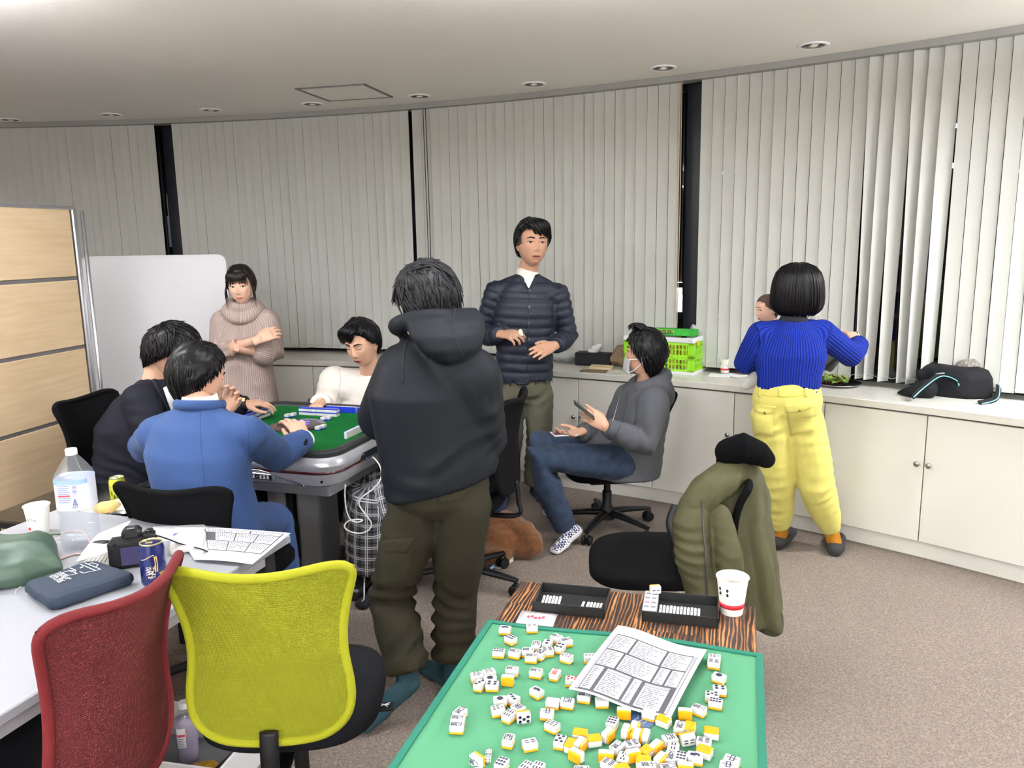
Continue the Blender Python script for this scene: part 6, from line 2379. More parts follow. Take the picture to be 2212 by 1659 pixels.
def tile(pos, rz, pose, code, label, red=False, group='loose mahjong tiles on the green mat', meshes=None, dims=None):
 l, w_, h = dims or (TL, TW, TH)
 R = Matrix.Rotation(rz, 4, 'Z')
 if pose == 'U':
  M = R
 elif pose == 'D':
  M = Matrix.Translation((0, 0, h)) @ R @ Matrix.Rotation(PI, 4, 'X')
 elif pose == 'B':      # on its long edge, back towards the viewer
  M = Matrix.Translation((0, 0, w_ / 2)) @ R @ Matrix.Translation((0, -h / 2, 0)) @ Matrix.Rotation(-PI / 2, 4, 'X')
 else:                  # F: face towards the viewer
  M = Matrix.Translation((0, 0, w_ / 2)) @ R @ Matrix.Translation((0, h / 2, 0)) @ Matrix.Rotation(PI / 2, 4, 'X')
 t = thing('mahjong_tile', label, 'tile', mtx=Matrix.Translation(Vector(pos)) @ M, group=group)
 a, b = meshes or (T_A, T_B)
 link('tile_body', a, t); link('back_layer', b, t)
 if code:
  link('face_mark', mark(code, red), t)
 return t


# centre of the tile's top in the enlarged crop of the photo: x, y, pose, print, angle, red
TL_LIST = [
 (515, 362, 'U', 's1', 0), (672, 352, 'U', 's4', 18), (548, 418, 'U', 'p8', -30), (815, 412, 'U', 'm1', -28), (872, 432, 'U', 'm5', 32), (697, 455, 'U', '西', 92), (762, 447, 'U', 'p2', 84), (836, 468, 'U', 'p4', 78),
 (478, 495, 'U', 'p8', 4), (572, 498, 'U', 'm6', -8), (648, 490, 'U', 'm2', 8), (722, 504, 'U', '發', 70), (762, 488, 'U', 's8', 22), (668, 524, 'U', 'm5', 2), (874, 524, 'U', 's9', -18), (1010, 525, 'U', 's5', 14),
 (352, 634, 'U', '北', 28), (422, 615, 'U', '北', 34), (556, 600, 'U', 'm8', 0), (695, 611, 'U', 'm7', -4), (806, 621, 'U', 'm5', 82, 1), (905, 658, 'U', 'p5', 4, 1), (530, 648, 'B', 's2', 6), (366, 682, 'U', 'p3', 82), (440, 686, 'U', 'p4', 8), (428, 655, 'U', 'p1', 12),
 (700, 724, 'U', 's1', -32), (486, 776, 'U', 'p1', 22), (560, 766, 'U', 'p3', -24), (793, 786, 'U', None, 0), (878, 786, 'U', '西', -2), (474, 830, 'U', 's7', 26), (592, 822, 'U', '東', -30), (537, 862, 'U', 's6', 68), (622, 858, 'F', 'p5', 22),
 (252, 845, 'U', 'm4', 72), (240, 886, 'U', 'm9', 6), (234, 926, 'U', 'm6', 8), (760, 850, 'U', '中', 6), (790, 920, 'U', 's9', -24), (535, 1003, 'U', '西', 88), (660, 1026, 'U', 's4', 30), (835, 1010, 'U', 'p5', 84),
 (953, 966, 'D', 's3', -2), (900, 1030, 'D', 's2', 78), (955, 1022, 'B', 'm3', 72), (1034, 1000, 'D', 'p7', 22), (930, 1082, 'B', 'p6', -28), (1141, 902, 'U', 'p9', 80), (1116, 965, 'B', 'm2', 66), (1225, 944, 'B', 's5', 82), (1274, 928, 'B', 'p2', 84), (1276, 968, 'F', 'm7', 84), (1330, 972, 'F', 's3', 84), (1396, 1036, 'B', 'm4', 62),
 (1208, 838, 'B', 'p3', 4), (1080, 780, 'U', None, 14), (975, 752, 'U', 'm3', 0), (1356, 852, 'U', None, -8), (1440, 888, 'D', 's6', -24), (1565, 842, 'B', 's7', 4), (1646, 826, 'U', 'm3', -26), (1535, 928, 'U', 'm6', 82), (1594, 930, 'D', 'p1', 84), (1578, 986, 'F', 's4', 28), (1718, 956, 'D', 'm9', 0), (1475, 1000, 'U', '西', 26), (1675, 1018, 'U', 's8', -4), (1680, 1066, 'D', 's9', -20),
 (1168, 1046, 'U', 'm8', 62), (1256, 1034, 'U', 's8', 30), (1338, 1068, 'D', 'p4', 60), (1262, 1082, 'B', 'm6', 30), (1104, 1088, 'B', 's1', 6), (1205, 1112, 'U', 's5', 82), (1322, 1122, 'D', 'p8', 6), (1424, 1108, 'B', 's3', 64), (1496, 1054, 'U', 's4', 86), (1480, 1106, 'U', 'm5', 84), (1542, 1108, 'U', 'p9', 84), (1624, 1104, 'U', 's1', -2),
 (1120, 1146, 'U', 's8', -28), (1195, 1172, 'D', 'm1', 34), (1348, 1160, 'U', 'm7', 12), (1470, 1170, 'U', 'm8', 20), (1568, 1158, 'B', 'p9', 4), (1836, 1124, 'U', '中', -18), (1812, 1160, 'U', '中', -8), (640, 1164, 'U', 's6', 70), (706, 1168, 'U', 's6', 78), (495, 1142, 'U', 'p9', 78), (352, 1110, 'F', 'm8', -30), (962, 1186, 'U', 'm2', 10),
 (1736, 528, 'U', 's7', -2), (1732, 558, 'U', 's8', -4), (1762, 640, 'U', 'p1', -24), (1766, 712, 'U', 'p4', 4), (1722, 748, 'U', 'p5', 0), (1742, 786, 'U', 'p8', -6)]
_nm = {'m': 'character', 'p': 'circle', 's': 'bamboo'}
_cnt = ['one', 'two', 'three', 'four', 'five', 'six', 'seven', 'eight', 'nine']


def where(x, y):
 col = 'far left' if x < 420 else 'left' if x < 760 else 'middle' if x < 1120 else 'right' if x < 1640 else 'far right'
 row = 'back edge' if y < 470 else 'upper part' if y < 720 else 'centre' if y < 930 else 'front' if y < 1080 else 'near edge'
 return row, col


_used = {}
for rec in TL_LIST:
 x, y, pose, code, ang = rec[:5]
 red = len(rec) > 5
 px, py = 900 + x / 2.698, 1220 + y / 2.698
 ztop = MZ + .0045 + (TH if pose in 'UD' else TW)
 p = PZ(px, py, ztop)
 row, col = where(x, y)
 if pose == 'D':
  what = 'yellow backed tile lying face down'
 elif pose == 'B':
  what = 'tile on edge showing its yellow back'
 elif code is None:
  what = 'blank white tile'
 elif code[0] in 'mps':
  what = '%swhite tile showing %s %s' % ('red printed ' if red else '', _cnt[int(code[1]) - 1], {'m': 'character print', 'p': 'circle dots', 's': 'bamboo bars'}[code[0]])
 else:
  what = 'white tile with the %s sign' % {'東': 'east', '南': 'south', '西': 'west', '北': 'north', '中': 'centre', '發': 'green dragon'}[code]
 lab = '%s, %s of the mat, %s' % (what, row, col)
 _used[lab] = _used.get(lab, 0) + 1
 if _used[lab] > 1:
  lab = '%s, %s of mat, %s, the %s' % (what, row, col, {2: 'second', 3: 'third', 4: 'fourth', 5: 'fifth', 6: 'sixth'}.get(_used[lab], 'further'))
 tile((p.x, p.y, MZ + .0041), math.radians(ang - 14), pose, code if pose != 'D' else None, lab, red)

# two dice
for (x, y, lab) in ((420, 1080, 'small white die farther from the camera beside the tiles, front left of the mat'), (416, 1116, 'small white die nearer the camera beside the tiles, front left of the mat')):
 p = PZ(900 + x / 2.698, 1220 + y / 2.698, MZ + .015)
 t = thing('die', lab, 'die', (p.x, p.y, MZ + .0041), math.radians(-8), group='dice on the mat')
 mb = MB(); mb.box((0, 0, .0053), (.0105, .0105, .0105), bev=.0012); mb.build('cube', M_TW, t)
 mb = MB()
 for (a, b) in ((-.003, -.003), (.003, .003), (-.003, .003), (.003, -.003), (0, 0)):
  mb.lathe([(.0011, .0105), (.0011, .01065)], (a, b, 0), n=8)
 for (a, b) in ((-.003, .003), (.003, .003), (-.003, .008), (.003, .008)):
  mb.lathe([(.0011, 0), (.0011, .0001)], n=8, mtx=Matrix.Translation((a, -.00528, b)) @ Matrix.Rotation(PI / 2, 4, 'X'))
 mb.build('pips', M_NAVY, t)

# small blue card in a clear sleeve
p = PZ(900 + 1305 / 2.698, 1220 + 905 / 2.698, MZ + .006)
t = thing('card', 'small blue card in a clear sleeve below the printed sheet', 'card', (p.x, p.y, MZ + .0043), math.radians(-42))
mb = MB(); mb.box((0, 0, .001), (.052, .034, .002), bev=.0008); mb.build('card_sleeve', mat('card_blue', rgb(66, 92, 132), .15, coat=.6), t)
mb = MB()
for k in range(3):
 mb.tube([(-.010 + k * .009, -.007, .0022), (-.006 + k * .009, .0, .0022), (-.010 + k * .009, .008, .0022)], .0009, 5)
mb.build('emblem', mat('emblem_pale', rgb(170, 185, 205), .4), t)


# ---- printed sheets: paper with boxes and lines of print
def sheet_print(mb_line, mb_grey, f, boxes, ruled=True):
 pass


def printed_sheet(name, label, f, thick_dir, w_, h, cells, header=None):
 """f(u, v) -> world point on the paper, u along the short side 0..w_, v along the long side 0..h"""
 t = thing(name, label, 'paper', f(w_ / 2, h / 2), world=True)
 nu, nv = 24, 30
 mb = MB()
 rows = []
 for j in range(nv + 1):
  r0 = [f(w_ * i / nu, h * j / nv) for i in range(nu + 1)]
  rows.append(r0 + [p - Vector((0, 0, .0005)) for p in r0[::-1]])
 mb.loft(rows)
 mb.build('sheet', M_PAPER, t)
 up = Vector(thick_dir)

 def rect(mb, u0, v0, u1, v1, lift):
  n_u = max(1, int((u1 - u0) / .012)); n_v = max(1, int((v1 - v0) / .012))
  B = [[mb.bm.verts.new(f(u0 + (u1 - u0) * i / n_u, v0 + (v1 - v0) * j / n_v) + up * lift) for i in range(n_u + 1)] for j in range(n_v + 1)]
  for j in range(n_v):
   for i in range(n_u):
    mb.face([B[j][i], B[j][i + 1], B[j + 1][i + 1], B[j + 1][i]])
 mb = MB()
 r_ = random.Random(3)
 for (u0, v0, u1, v1) in cells['dark']:
  rect(mb, u0, v0, u1, v1, .0006)
 mb.build('print_border', mat('print_dark', rgb(70, 70, 76), .8), t)
 mb = MB()
 for (u0, v0, u1, v1) in cells['white']:
  rect(mb, u0, v0, u1, v1, .0009)
 mb.build('print_cell', M_PAPER, t)
 mb = MB()
 for (u0, v0, u1, v1) in cells['white']:
  vv = v0 + .006
  while vv < v1 - .004:
   uu = u0 + .003
   end = u1 - .003 - r_.random() * (u1 - u0) * .45
   while uu < end:
    ln = r_.uniform(.004, .014)
    rect(mb, uu, vv, min(uu + ln, end), vv + .0024, .0012)
    uu += ln + r_.uniform(.0015, .004)
   vv += .0062
 mb.build('print_lines', mat('print_text', rgb(92, 92, 104), .8), t)
 if cells.get('grey'):
  mb = MB()
  for (u0, v0, u1, v1) in cells['grey']:
   rect(mb, u0, v0, u1, v1, .0011)
  mb.build('print_shade', mat('print_shade', rgb(168, 168, 174), .8), t)
 return t


# corners of the sheet in the photo: far left, far right, near right, near left
c00, c10, c11, c01 = PZ(1335, 1352, MZ + .022), PZ(1527, 1405, MZ + .024), PZ(1449, 1552, MZ + .020), PZ(1228, 1490, MZ + .026)


def fA(u, v):
 a, b = u / .21, v / .297
 p = c00.lerp(c10, a).lerp(c01.lerp(c11, a), b)
 return p + Vector((0, 0, .0045 * math.sin(a * PI * 2.0 + .4) + .003 * math.sin(b * PI)))


g = .004
cells = dict(dark=[(.010, .045, .200, .290)],
  white=[(.018, .050, .062, .118), (.067, .050, .134, .118), (.139, .050, .192, .118), (.018, .124, .058, .190), (.063, .124, .136, .190), (.141, .124, .162, .190), (.167, .124, .192, .190), (.018, .196, .040, .284), (.048, .208, .100, .284), (.106, .196, .122, .284), (.130, .208, .182, .284)],
  grey=[(.0105, .046, .0165, .289), (.1935, .046, .1995, .289), (.048, .197, .100, .207), (.130, .197, .182, .207)])
printed_sheet('printed_sheet', 'printed white sheet with black bordered boxes lying across tiles on the mat', fA, (0, 0, 1), .21, .297, cells)

# ---- trays with scoring sticks
def tray(label, c_px, w_, d_, rz):
 c = PZ(c_px[0], c_px[1], MZ)
 t = thing('tray', label, 'tray', (c.x, c.y, MZ), rz)
 m_ = mat('tray_black', rgb(14, 15, 16), .5, bump=(200, .1))
 mb = MB(); mb.box((0, 0, .002), (w_, d_, .004)); mb.build('bottom', m_, t)
 mb = MB()
 for sx in (-1, 1):
  mb.box((sx * (w_ / 2 - .0015), 0, .013), (.003, d_, .026), bev=.001)
 for sy in (-1, 1):
  mb.box((0, sy * (d_ / 2 - .0015), .013), (w_ - .006, .003, .026), bev=.001)
 mb.build('wall', m_, t)
 return t, c


M_STICK = mat('stick_white', rgb(244, 244, 244), .4)
mb = MB(); mb.box((0, 0, .002), (.0062, .060, .004), bev=.0014); STK = mb.mesh('stick', M_STICK)
def sticks(c, rz, lst, where_, zoff=.0045):
 for k, (x, y, a, red) in enumerate(lst):
  M = Matrix.Translation((c.x, c.y, MZ + zoff)) @ Matrix.Rotation(rz, 4, 'Z') @ Matrix.Translation((x, y, .0)) @ Matrix.Rotation(a, 4, 'Z')
  o = thing('scoring_stick', 'white scoring stick, number %s from the left %s' % (['one', 'two', 'three', 'four', 'five', 'six', 'seven', 'eight', 'nine', 'ten', 'eleven', 'twelve'][k], where_), 'stick', mtx=M, group='scoring sticks in the black trays')
  link('stick', STK, o)
  mb = MB()
  for q in range(1 if k % 3 else 2):
   mb.box((0, .004 + q * .004, .0041), (.003, .002, .0002))
  mb.build('stick_mark', M_REDI if red else M_NAVY, o)


rzt = math.radians(-14)
t1, c1 = tray('black scoring tray at the far left of the wooden table with two groups of sticks', (1236, 1306), .178, .118, rzt)
sticks(c1, rzt, [(-.073 + .0082 * k, -.008 + .003 * (k % 2), .06, 0) for k in range(6)], 'in the left group of the left tray')
sticks(c1, rzt, [(.028 + .0082 * k + (.004 if k else 0), -.022, -.02, k < 2) for k in range(6)], 'in the right group of the left tray')
t2, c2 = tray('black scoring tray beside the paper cup on the wooden table', (1470, 1325), .178, .118, rzt)
sticks(c2, rzt, [(-.048 + .0083 * k, -.008 - .001 * (k % 3), -.01, k in (6, 7)) for k in range(12)], 'in the tray beside the paper cup')
# clear sleeve pack lying across the end of that tray, a tile on it
M2 = Matrix.Translation((c2.x, c2.y, MZ)) @ Matrix.Rotation(rzt, 4, 'Z')
t = thing('tile_pack', 'clear sleeve of spare printed tiles at the left end of the tray by the cup', 'pack', mtx=M2 @ Matrix.Translation((-.072, -.002, .0045)))
mb = MB(); mb.box((0, 0, .012), (.034, .104, .024), bev=.002); mb.build('sleeve', mat('sleeve_clear', rgb(214, 214, 220), .2, alpha=.9), t)
mb = MB()
for i in range(2):
 for j in range(4):
  mb.box((-.008 + .016 * i, -.036 + .024 * j, .0243), (.011, .008, .0004))
mb.build('pack_print', mat('print_grey', rgb(120, 120, 130), .8), t)
mb = MB(); mb.box((-.008, -.012, .0246), (.011, .010, .0004)); mb.build('pack_print_red', mat('pack_pink', rgb(216, 130, 150), .7), t)
pt = M2 @ Vector((-.064, .040, .029))
tile(pt, math.radians(8), 'F', 's2', 'white tile with two bars standing on the clear sleeve beside the cup', group='tile on the sleeve')
# zip bag with red print
c = PZ(1160, 1338, MZ)
t = thing('zip_bag', 'small clear zip bag with red pieces at the left edge of the wooden table', 'bag', (c.x, c.y, MZ), rzt)
mb = MB()
rows = [[Vector((x, y, .002 + .004 * math.cos(x / .045 * 1.2) * k + .001 * math.sin(x * 220))) for x in (-.045, -.03, -.015, 0, .015, .03, .045)] + [Vector((x, y, .0008)) for x in (.045, .03, .015, 0, -.015, -.03, -.045)] for y, k in ((-.032, .2), (-.018, 1), (.0, 1.2), (.02, .9), (.034, .2))]
mb.loft(rows); mb.build('film', mat('film_clear', rgb(224, 222, 224), .18, alpha=.85, coat=.4), t, True)
mb = MB()
for k in range(5):
 mb.ellipsoid((-.02 + k * .009, -.004 + .004 * math.sin(k * 2), .0072), (.004, .006, .0012), 8, 4)
mb.build('red_piece', mat('piece_red', rgb(200, 70, 90), .5), t)

# ---- paper cups
def paper_cup(label, base, s=1.0, mark_='black', h=.092, rt_=.0375, rb=.0265, rz=0.0):
 t = thing('paper_cup', label, 'cup', base, rz)
 mb = MB()
 mb.lathe([(rb * s - .002, .004 * s), (rb * s, 0), (rb * s, .001), (rt_ * s, h * s), (rt_ * s + .0022, h * s + .0008), (rt_ * s + .0026, h * s - .0016), (rt_ * s, h * s - .002)], n=40)
 mb2 = MB()
 prof = [(rb * s, 0), (rt_ * s, h * s), (rt_ * s + .0018, h * s + .0014), (rt_ * s + .0022, h * s - .0006), (rt_ * s - .0012, h * s - .0008), (rb * s - .0012, .004), (.001, .004)]
 mb.bm.free()
 mb2.lathe(prof, n=40, cap=False)
 # floor of the cup
 mb2.lathe([(rb * s - .0012, .0035), (rb * s - .0012, .0045)], n=40)
 mb2.build('cup_wall', mat('cup_white', rgb(238, 234, 226), .55), t, True, 40)
 f = lambda z: rb * s + (rt_ - rb) * s * z / (h * s)
 if mark_ != 'face':
  mb = MB(); z0, z1 = .018 * s, .030 * s
  mb.lathe([(f(z0) - .0002, z0), (f(z0) + .0004, z0), (f(z1) + .0004, z1), (f(z1) - .0002, z1)], n=40, cap=False); mb.build('red_stripe', mat('cup_red', rgb(206, 36, 52), .55), t, True)
  mb = MB()
  for a in (3.3, 3.9):
   for q in range(2):
    z = (.056 + .012 * q) * s
    mb.ellipsoid(((f(z)) * math.cos(a), (f(z)) * math.sin(a), z), (.003, .003, .0045), 8, 6)
  mb.build('print_mark', M_INK, t, True)
 else:
  mb = MB()
  for a, z in ((4.2, .052), (4.55, .056), (4.9, .050)):
   r_ = f(z) + .0002
   mb.tube([(r_ * math.cos(a + d), r_ * math.sin(a + d), z + e) for d, e in ((-.10, -.002), (0, .004), (.12, .002), (.16, -.004))], .0008, 5)
  mb.build('print_mark', mat('print_brown', rgb(110, 90, 80), .6), t)
  mb = MB(); z = .022; mb.ellipsoid((f(z) * math.cos(4.25), f(z) * math.sin(4.25), z), (.0045, .0045, .0055), 10, 6); mb.build('red_dot', mat('cup_red', rgb(206, 36, 52), .55), t, True)
 return t


c = PZ(1580, 1322, MZ)
paper_cup('white paper cup with a red stripe standing at the corner of the wooden table', (c.x, c.y, MZ), rz=.2)

# ============================================================ tiles on the automatic table
AT_L, AT_W, AT_H = .032, .024, .019
AT_A, AT_B = tile_meshes(AT_L, AT_W, AT_H, M_TB, 'b')
TINV = MT.inverted()


def on_felt(px, py):
 q = TINV @ PZ(px, py, FT)
 return Vector((q.x, q.y, 0))


def at_tile(x, y, z, rz, pose, label, group, code=None):
 w_ = MT @ Vector((x, y, FT + z))
 return tile(w_, rz + math.atan2(TU.y, TU.x), pose, code, label, group=group, meshes=(AT_A, AT_B), dims=(AT_L, AT_W, AT_H))


def wall_run(x0, y0, dx, dy, n, levels, label, group):
 rz = math.atan2(dy, dx) + PI / 2
 for k in range(n):
  for lv in range(levels):
   at_tile(x0 + dx * k * (AT_W + .0003), y0 + dy * k * (AT_W + .0003), lv * (AT_H + .0002), rz, 'D', label, group)


wall_run(-.285, -.20, 0, 1, 16, 2, 'blue backed tile in the two high wall at the left of the green felt', 'left tile wall')
wall_run(-.12, .235, 1, 0, 9, 2, 'blue backed tile in the two high wall at the far side of the green felt', 'far tile wall')
wall_run(-.20, -.245, 1, 0, 9, 2, 'blue backed tile in the two high wall nearest the man in blue', 'near tile wall')
for k in range(14):
 if k == 7:
  continue
 at_tile(-.06 + k * (AT_W + .0004) + (.0 if k < 7 else 0), .335, 0, 0, 'X', 'blue backed tile standing in the hand of the man in white', 'hand of the player in white') if False else None
# hands: tiles standing on their short end
def stand_tile(x, y, rz, label, group):
 M = Matrix.Translation(MT @ Vector((x, y, FT))) @ Matrix.Rotation(rz + math.atan2(TU.y, TU.x), 4, 'Z') @ Matrix.Translation((0, 0, AT_L / 2)) @ Matrix.Rotation(-PI / 2, 4, 'X') @ Matrix.Rotation(PI / 2, 4, 'Z') @ Matrix.Translation((0, 0, -AT_H / 2))
 t = thing('mahjong_tile', label, 'tile', mtx=M, group=group)
 link('tile_body', AT_A, t); link('back_layer', AT_B, t)
for k in range(13):
 stand_tile(-.02 + k * (AT_W + .0004) + (.006 if k > 6 else 0), .325, 0, 'blue backed tile standing upright before the man in white', 'hand of the player in white')
for k in range(12):
 stand_tile(-.355, -.10 + k * (AT_W + .0004), PI / 2, 'blue backed tile standing upright before the man in the blazer', 'hand of the player in the blazer')
for k in range(10):
 stand_tile(.355, -.16 + k * (AT_W + .0004), -PI / 2, 'tile standing upright before the fourth player', 'hand of the fourth player')
for px, py, rz, lab in ((622, 902, 0, 'left discarded white tile lying near the far wall'), (633, 900, .05, 'right discarded white tile lying near the far wall'), (700, 908, 0, 'left one of two white tiles lying mid felt'), (711, 907, .1, 'right one of two white tiles lying mid felt'), (688, 929, .05, 'left white tile lying right of the console'), (698, 926, .1, 'right white tile lying right of the console')):
 q = on_felt(px, py)
 at_tile(q.x, q.y, 0, PI / 2 + rz, 'U', lab, 'discarded tiles on the felt', 'm3')
# ============================================================ things on the desk
def clear_mat(name, tint=(.93, .95, .97), diff=.10, rough=.06):
 if name in MATS:
  return MATS[name]
 m = bpy.data.materials.new(name); MATS[name] = m
 m.use_nodes = True
 nt = m.node_tree
 nt.nodes.remove(nt.nodes['Principled BSDF'])
 tr = N(nt, 'ShaderNodeBsdfTransparent'); tr.inputs[0].default_value = (*tint, 1)
 gl = N(nt, 'ShaderNodeBsdfGlossy'); gl.inputs['Roughness'].default_value = rough
 df = N(nt, 'ShaderNodeBsdfDiffuse'); df.inputs[0].default_value = (.85, .87, .9, 1)
 lw = N(nt, 'ShaderNodeLayerWeight'); lw.inputs[0].default_value = .3
 m1 = N(nt, 'ShaderNodeMixShader'); m1.inputs[0].default_value = diff
 m2 = N(nt, 'ShaderNodeMixShader')
 nt.links.new(tr.outputs[0], m1.inputs[1]); nt.links.new(df.outputs[0], m1.inputs[2])
 nt.links.new(math_n(nt, 'ADD', math_n(nt, 'MULTIPLY', math_n(nt, 'POWER', lw.outputs['Facing'], 3.0), .5), .04), m2.inputs[0]); nt.links.new(m1.outputs[0], m2.inputs[1]); nt.links.new(gl.outputs[0], m2.inputs[2])
 nt.links.new(m2.outputs[0], nt.nodes['Material Output'].inputs[0])
 return m


M_PET = clear_mat('pet_clear')


def wrap_rect(mb, prof_r, a0, a1, z0, z1, p=2.0, lift=.0006, n=10):
 """patch on a bottle: prof_r(z) radius"""
 rows = []
 nz = max(1, int((z1 - z0) / .02))
 for j in range(nz + 1):
  z = z0 + (z1 - z0) * j / nz
  row = []
  for i in range(n + 1):
   a = a0 + (a1 - a0) * i / n
   ca, sa = math.cos(a), math.sin(a)
   k = (abs(ca) ** p + abs(sa) ** p) ** (-1 / p)
   r_ = prof_r(z) * k + lift
   row.append(mb.bm.verts.new((r_ * ca, r_ * sa, z)))
  rows.append(row)
 for j in range(nz):
  for i in range(n):
   mb.face([rows[j][i], rows[j][i + 1], rows[j + 1][i + 1], rows[j + 1][i]])


def bottle(name, label, loc, prof, p, label_z, label_m, cap_m, cap_z, cap_r, rz=0.0, liquid=None, liq_z=None, body_m=None, n=40):
 t = thing(name, label, 'bottle', loc, rz)
 zs_ = [z for r, z in prof]; rs_ = [r for r, z in prof]
 pr = lambda z: float(np.interp(z, zs_, rs_))
 mb = MB()
 rings = []
 for r_, z in prof:
  pp = p if r_ > .02 else 2
  row = []
  for k in range(n):
   a = 2 * PI * k / n
   ca, sa = math.cos(a), math.sin(a)
   q = (abs(ca) ** pp + abs(sa) ** pp) ** (-1 / pp)
   row.append(Vector((r_ * q * ca, r_ * q * sa, z)))
  rings.append(row)
 mb.loft(rings)
 mb.build('bottle_body', body_m or M_PET, t, True, 50)
 if liquid:
  mb = MB()
  rings = []
  for z in np.linspace(prof[0][1] + .004, liq_z, 8):
   r_ = pr(z) - .002
   row = []
   for k in range(n):
    a = 2 * PI * k / n
    ca, sa = math.cos(a), math.sin(a)
    q = (abs(ca) ** p + abs(sa) ** p) ** (-1 / p)
    row.append(Vector((r_ * q * ca, r_ * q * sa, z)))
   rings.append(row)
  mb.loft(rings); mb.build('drink', liquid, t, True)
 mb = MB(); mb.lathe([(cap_r * .9, cap_z), (cap_r, cap_z + .001), (cap_r, cap_z + .017), (cap_r * .93, cap_z + .019), (.001, cap_z + .0195)], n=28); mb.build('cap', cap_m, t, True, 40)
 lb = None
 if label_z:
  mb = MB(); wrap_rect(mb, pr, 0, 2 * PI, label_z[0], label_z[1], p, .0005, 48); lb = mb.build('bottle_label', label_m, t, True)
 return t, pr, lb


# 2 litre water bottle
b0 = on_desk(178, 1178)
M_LBL = mat('label_pale', rgb(226, 230, 242), .35)
prof2 = [(.030, 0), (.047, .004), (.050, .012), (.050, .05), (.0475, .054), (.050, .058), (.0475, .084), (.050, .088), (.0475, .112), (.050, .118), (.051, .125), (.051, .225), (.046, .238), (.030, .265), (.018, .285), (.0135, .290), (.0135, .302)]
bt, pr, lb = bottle('water_bottle', 'large clear two litre water bottle with a pale blue label on the desk', (b0.x, b0.y, DZ), prof2, 3.2, (.128, .222), M_LBL, M_WHITE, .288, .0165, rz=.15)
mb = MB()
for k in range(9):
 wrap_rect(mb, pr, -2.15, -1.5 - .05 * (k % 3), .206 - k * .0062 - .0026, .206 - k * .0062, 3.2, .0012, 8)
mb.build('label_print', mat('print_blue', rgb(130, 140, 190), .5), lb)
mb = MB(); wrap_rect(mb, pr, -2.15, -1.52, .172, .177, 3.2, .0016, 8); mb.build('label_red', mat('print_red', rgb(214, 70, 84), .5), lb)
mb = MB()
for k in range(7):
 wrap_rect(mb, pr, -1.38, -1.16, .205 - k * .004 - .0018, .205 - k * .004, 3.2, .0012, 4)
mb.build('label_barcode', mat('print_violet', rgb(100, 104, 170), .5), lb)
mb = MB()
tri = [(-1.30, .164), (-1.40, .146), (-1.20, .146), (-1.30, .164)]
for (a0_, z0_q), (a1_, z1_q) in zip(tri[:-1], tri[1:]):
 pts = []
 for k in range(5):
  a = a0_ + (a1_ - a0_) * k / 4; z = z0_q + (z1_q - z0_q) * k / 4
  q = (abs(math.cos(a)) ** 3.2 + abs(math.sin(a)) ** 3.2) ** (-1 / 3.2)
  r_ = pr(z) * q + .0012
  pts.append((r_ * math.cos(a), r_ * math.sin(a), z))
 mb.tube(pts, .0011, 5)
mb.build('recycle_mark', mat('print_blue_dark', rgb(60, 76, 150), .5), lb)
for tx, zz, sz in (('1', .1515, .011), ('PET', .139, .010)):
 me = text_mesh(tx, sz, res=1); me.materials.append(mat('print_blue_dark', rgb(60, 76, 150), .5))
 o = link('recycle_text', me, lb)
 a = -1.30; q = (abs(math.cos(a)) ** 3.2 + abs(math.sin(a)) ** 3.2) ** (-1 / 3.2); r_ = pr(zz) * q + .0016
 o.matrix_local = Matrix.Translation((r_ * math.cos(a), r_ * math.sin(a), zz)) @ Matrix.Rotation(a + PI / 2 - .16, 4, 'Z') @ Matrix.Rotation(PI / 2, 4, 'X')
mb = MB(); wrap_rect(mb, pr, -2.5, -.6, .208, .222, 3.2, .0010, 20); mb.build('label_wave', mat('print_sky', rgb(150, 180, 226), .5), lb)

# paper cup behind the bag
c = on_desk(86, 1150)
paper_cup('white paper cup with a red dot standing left of the water bottle', (c.x, c.y, DZ), 1.0, 'face', rz=.0)

# green paper bag
def bag_shape(mb):
 a, b, c_, d = on_desk(-40, 1290), on_desk(140, 1245), on_desk(112, 1188), on_desk(-70, 1200)
 ctr = (a + b + c_ + d) / 4
 rows = []
 for z, k in ((.003, .98), (.03, 1.0), (.055, .9), (.075, .62), (.082, .3)):
  rows.append([ctr + (p - ctr) * k + Vector((0, 0, z)) for p in [a, a.lerp(b, .33), a.lerp(b, .66), b, b.lerp(c_, .5), c_, c_.lerp(d, .33), c_.lerp(d, .66), d, d.lerp(a, .5)]])
 mb.loft(rows)
t = thing('paper_bag', 'crumpled dark green paper bag lying at the left edge of the desk', 'bag', on_desk(50, 1230), world=True)
garment('bag_body', t, mat('paper_green', rgb(54, 74, 60), .5), bag_shape, .006, 0, ((.010, 14, 5), (.005, 34, 9)))
mb = MB(); q0, q1 = on_desk(60, 1240) + Vector((0, 0, .075)), on_desk(138, 1205) + Vector((0, 0, .07))
mb.loft([[q0, q0 + Vector((.0, .002, .0))], [q0.lerp(q1, .5) + Vector((0, 0, .008)), q0.lerp(q1, .5) + Vector((0, .002, .008))], [q1, q1 + Vector((0, .002, 0))]], cap=False) if False else None
mb = MB(); mb.tube(cat([on_desk(2, 1222) + Vector((0, 0, .085)), on_desk(70, 1212) + Vector((0, 0, .078)), on_desk(136, 1196) + Vector((0, 0, .062))], 6), .003, 6)
mb.build('folded_edge', mat('paper_green_light', rgb(84, 110, 90), .5), t, True)

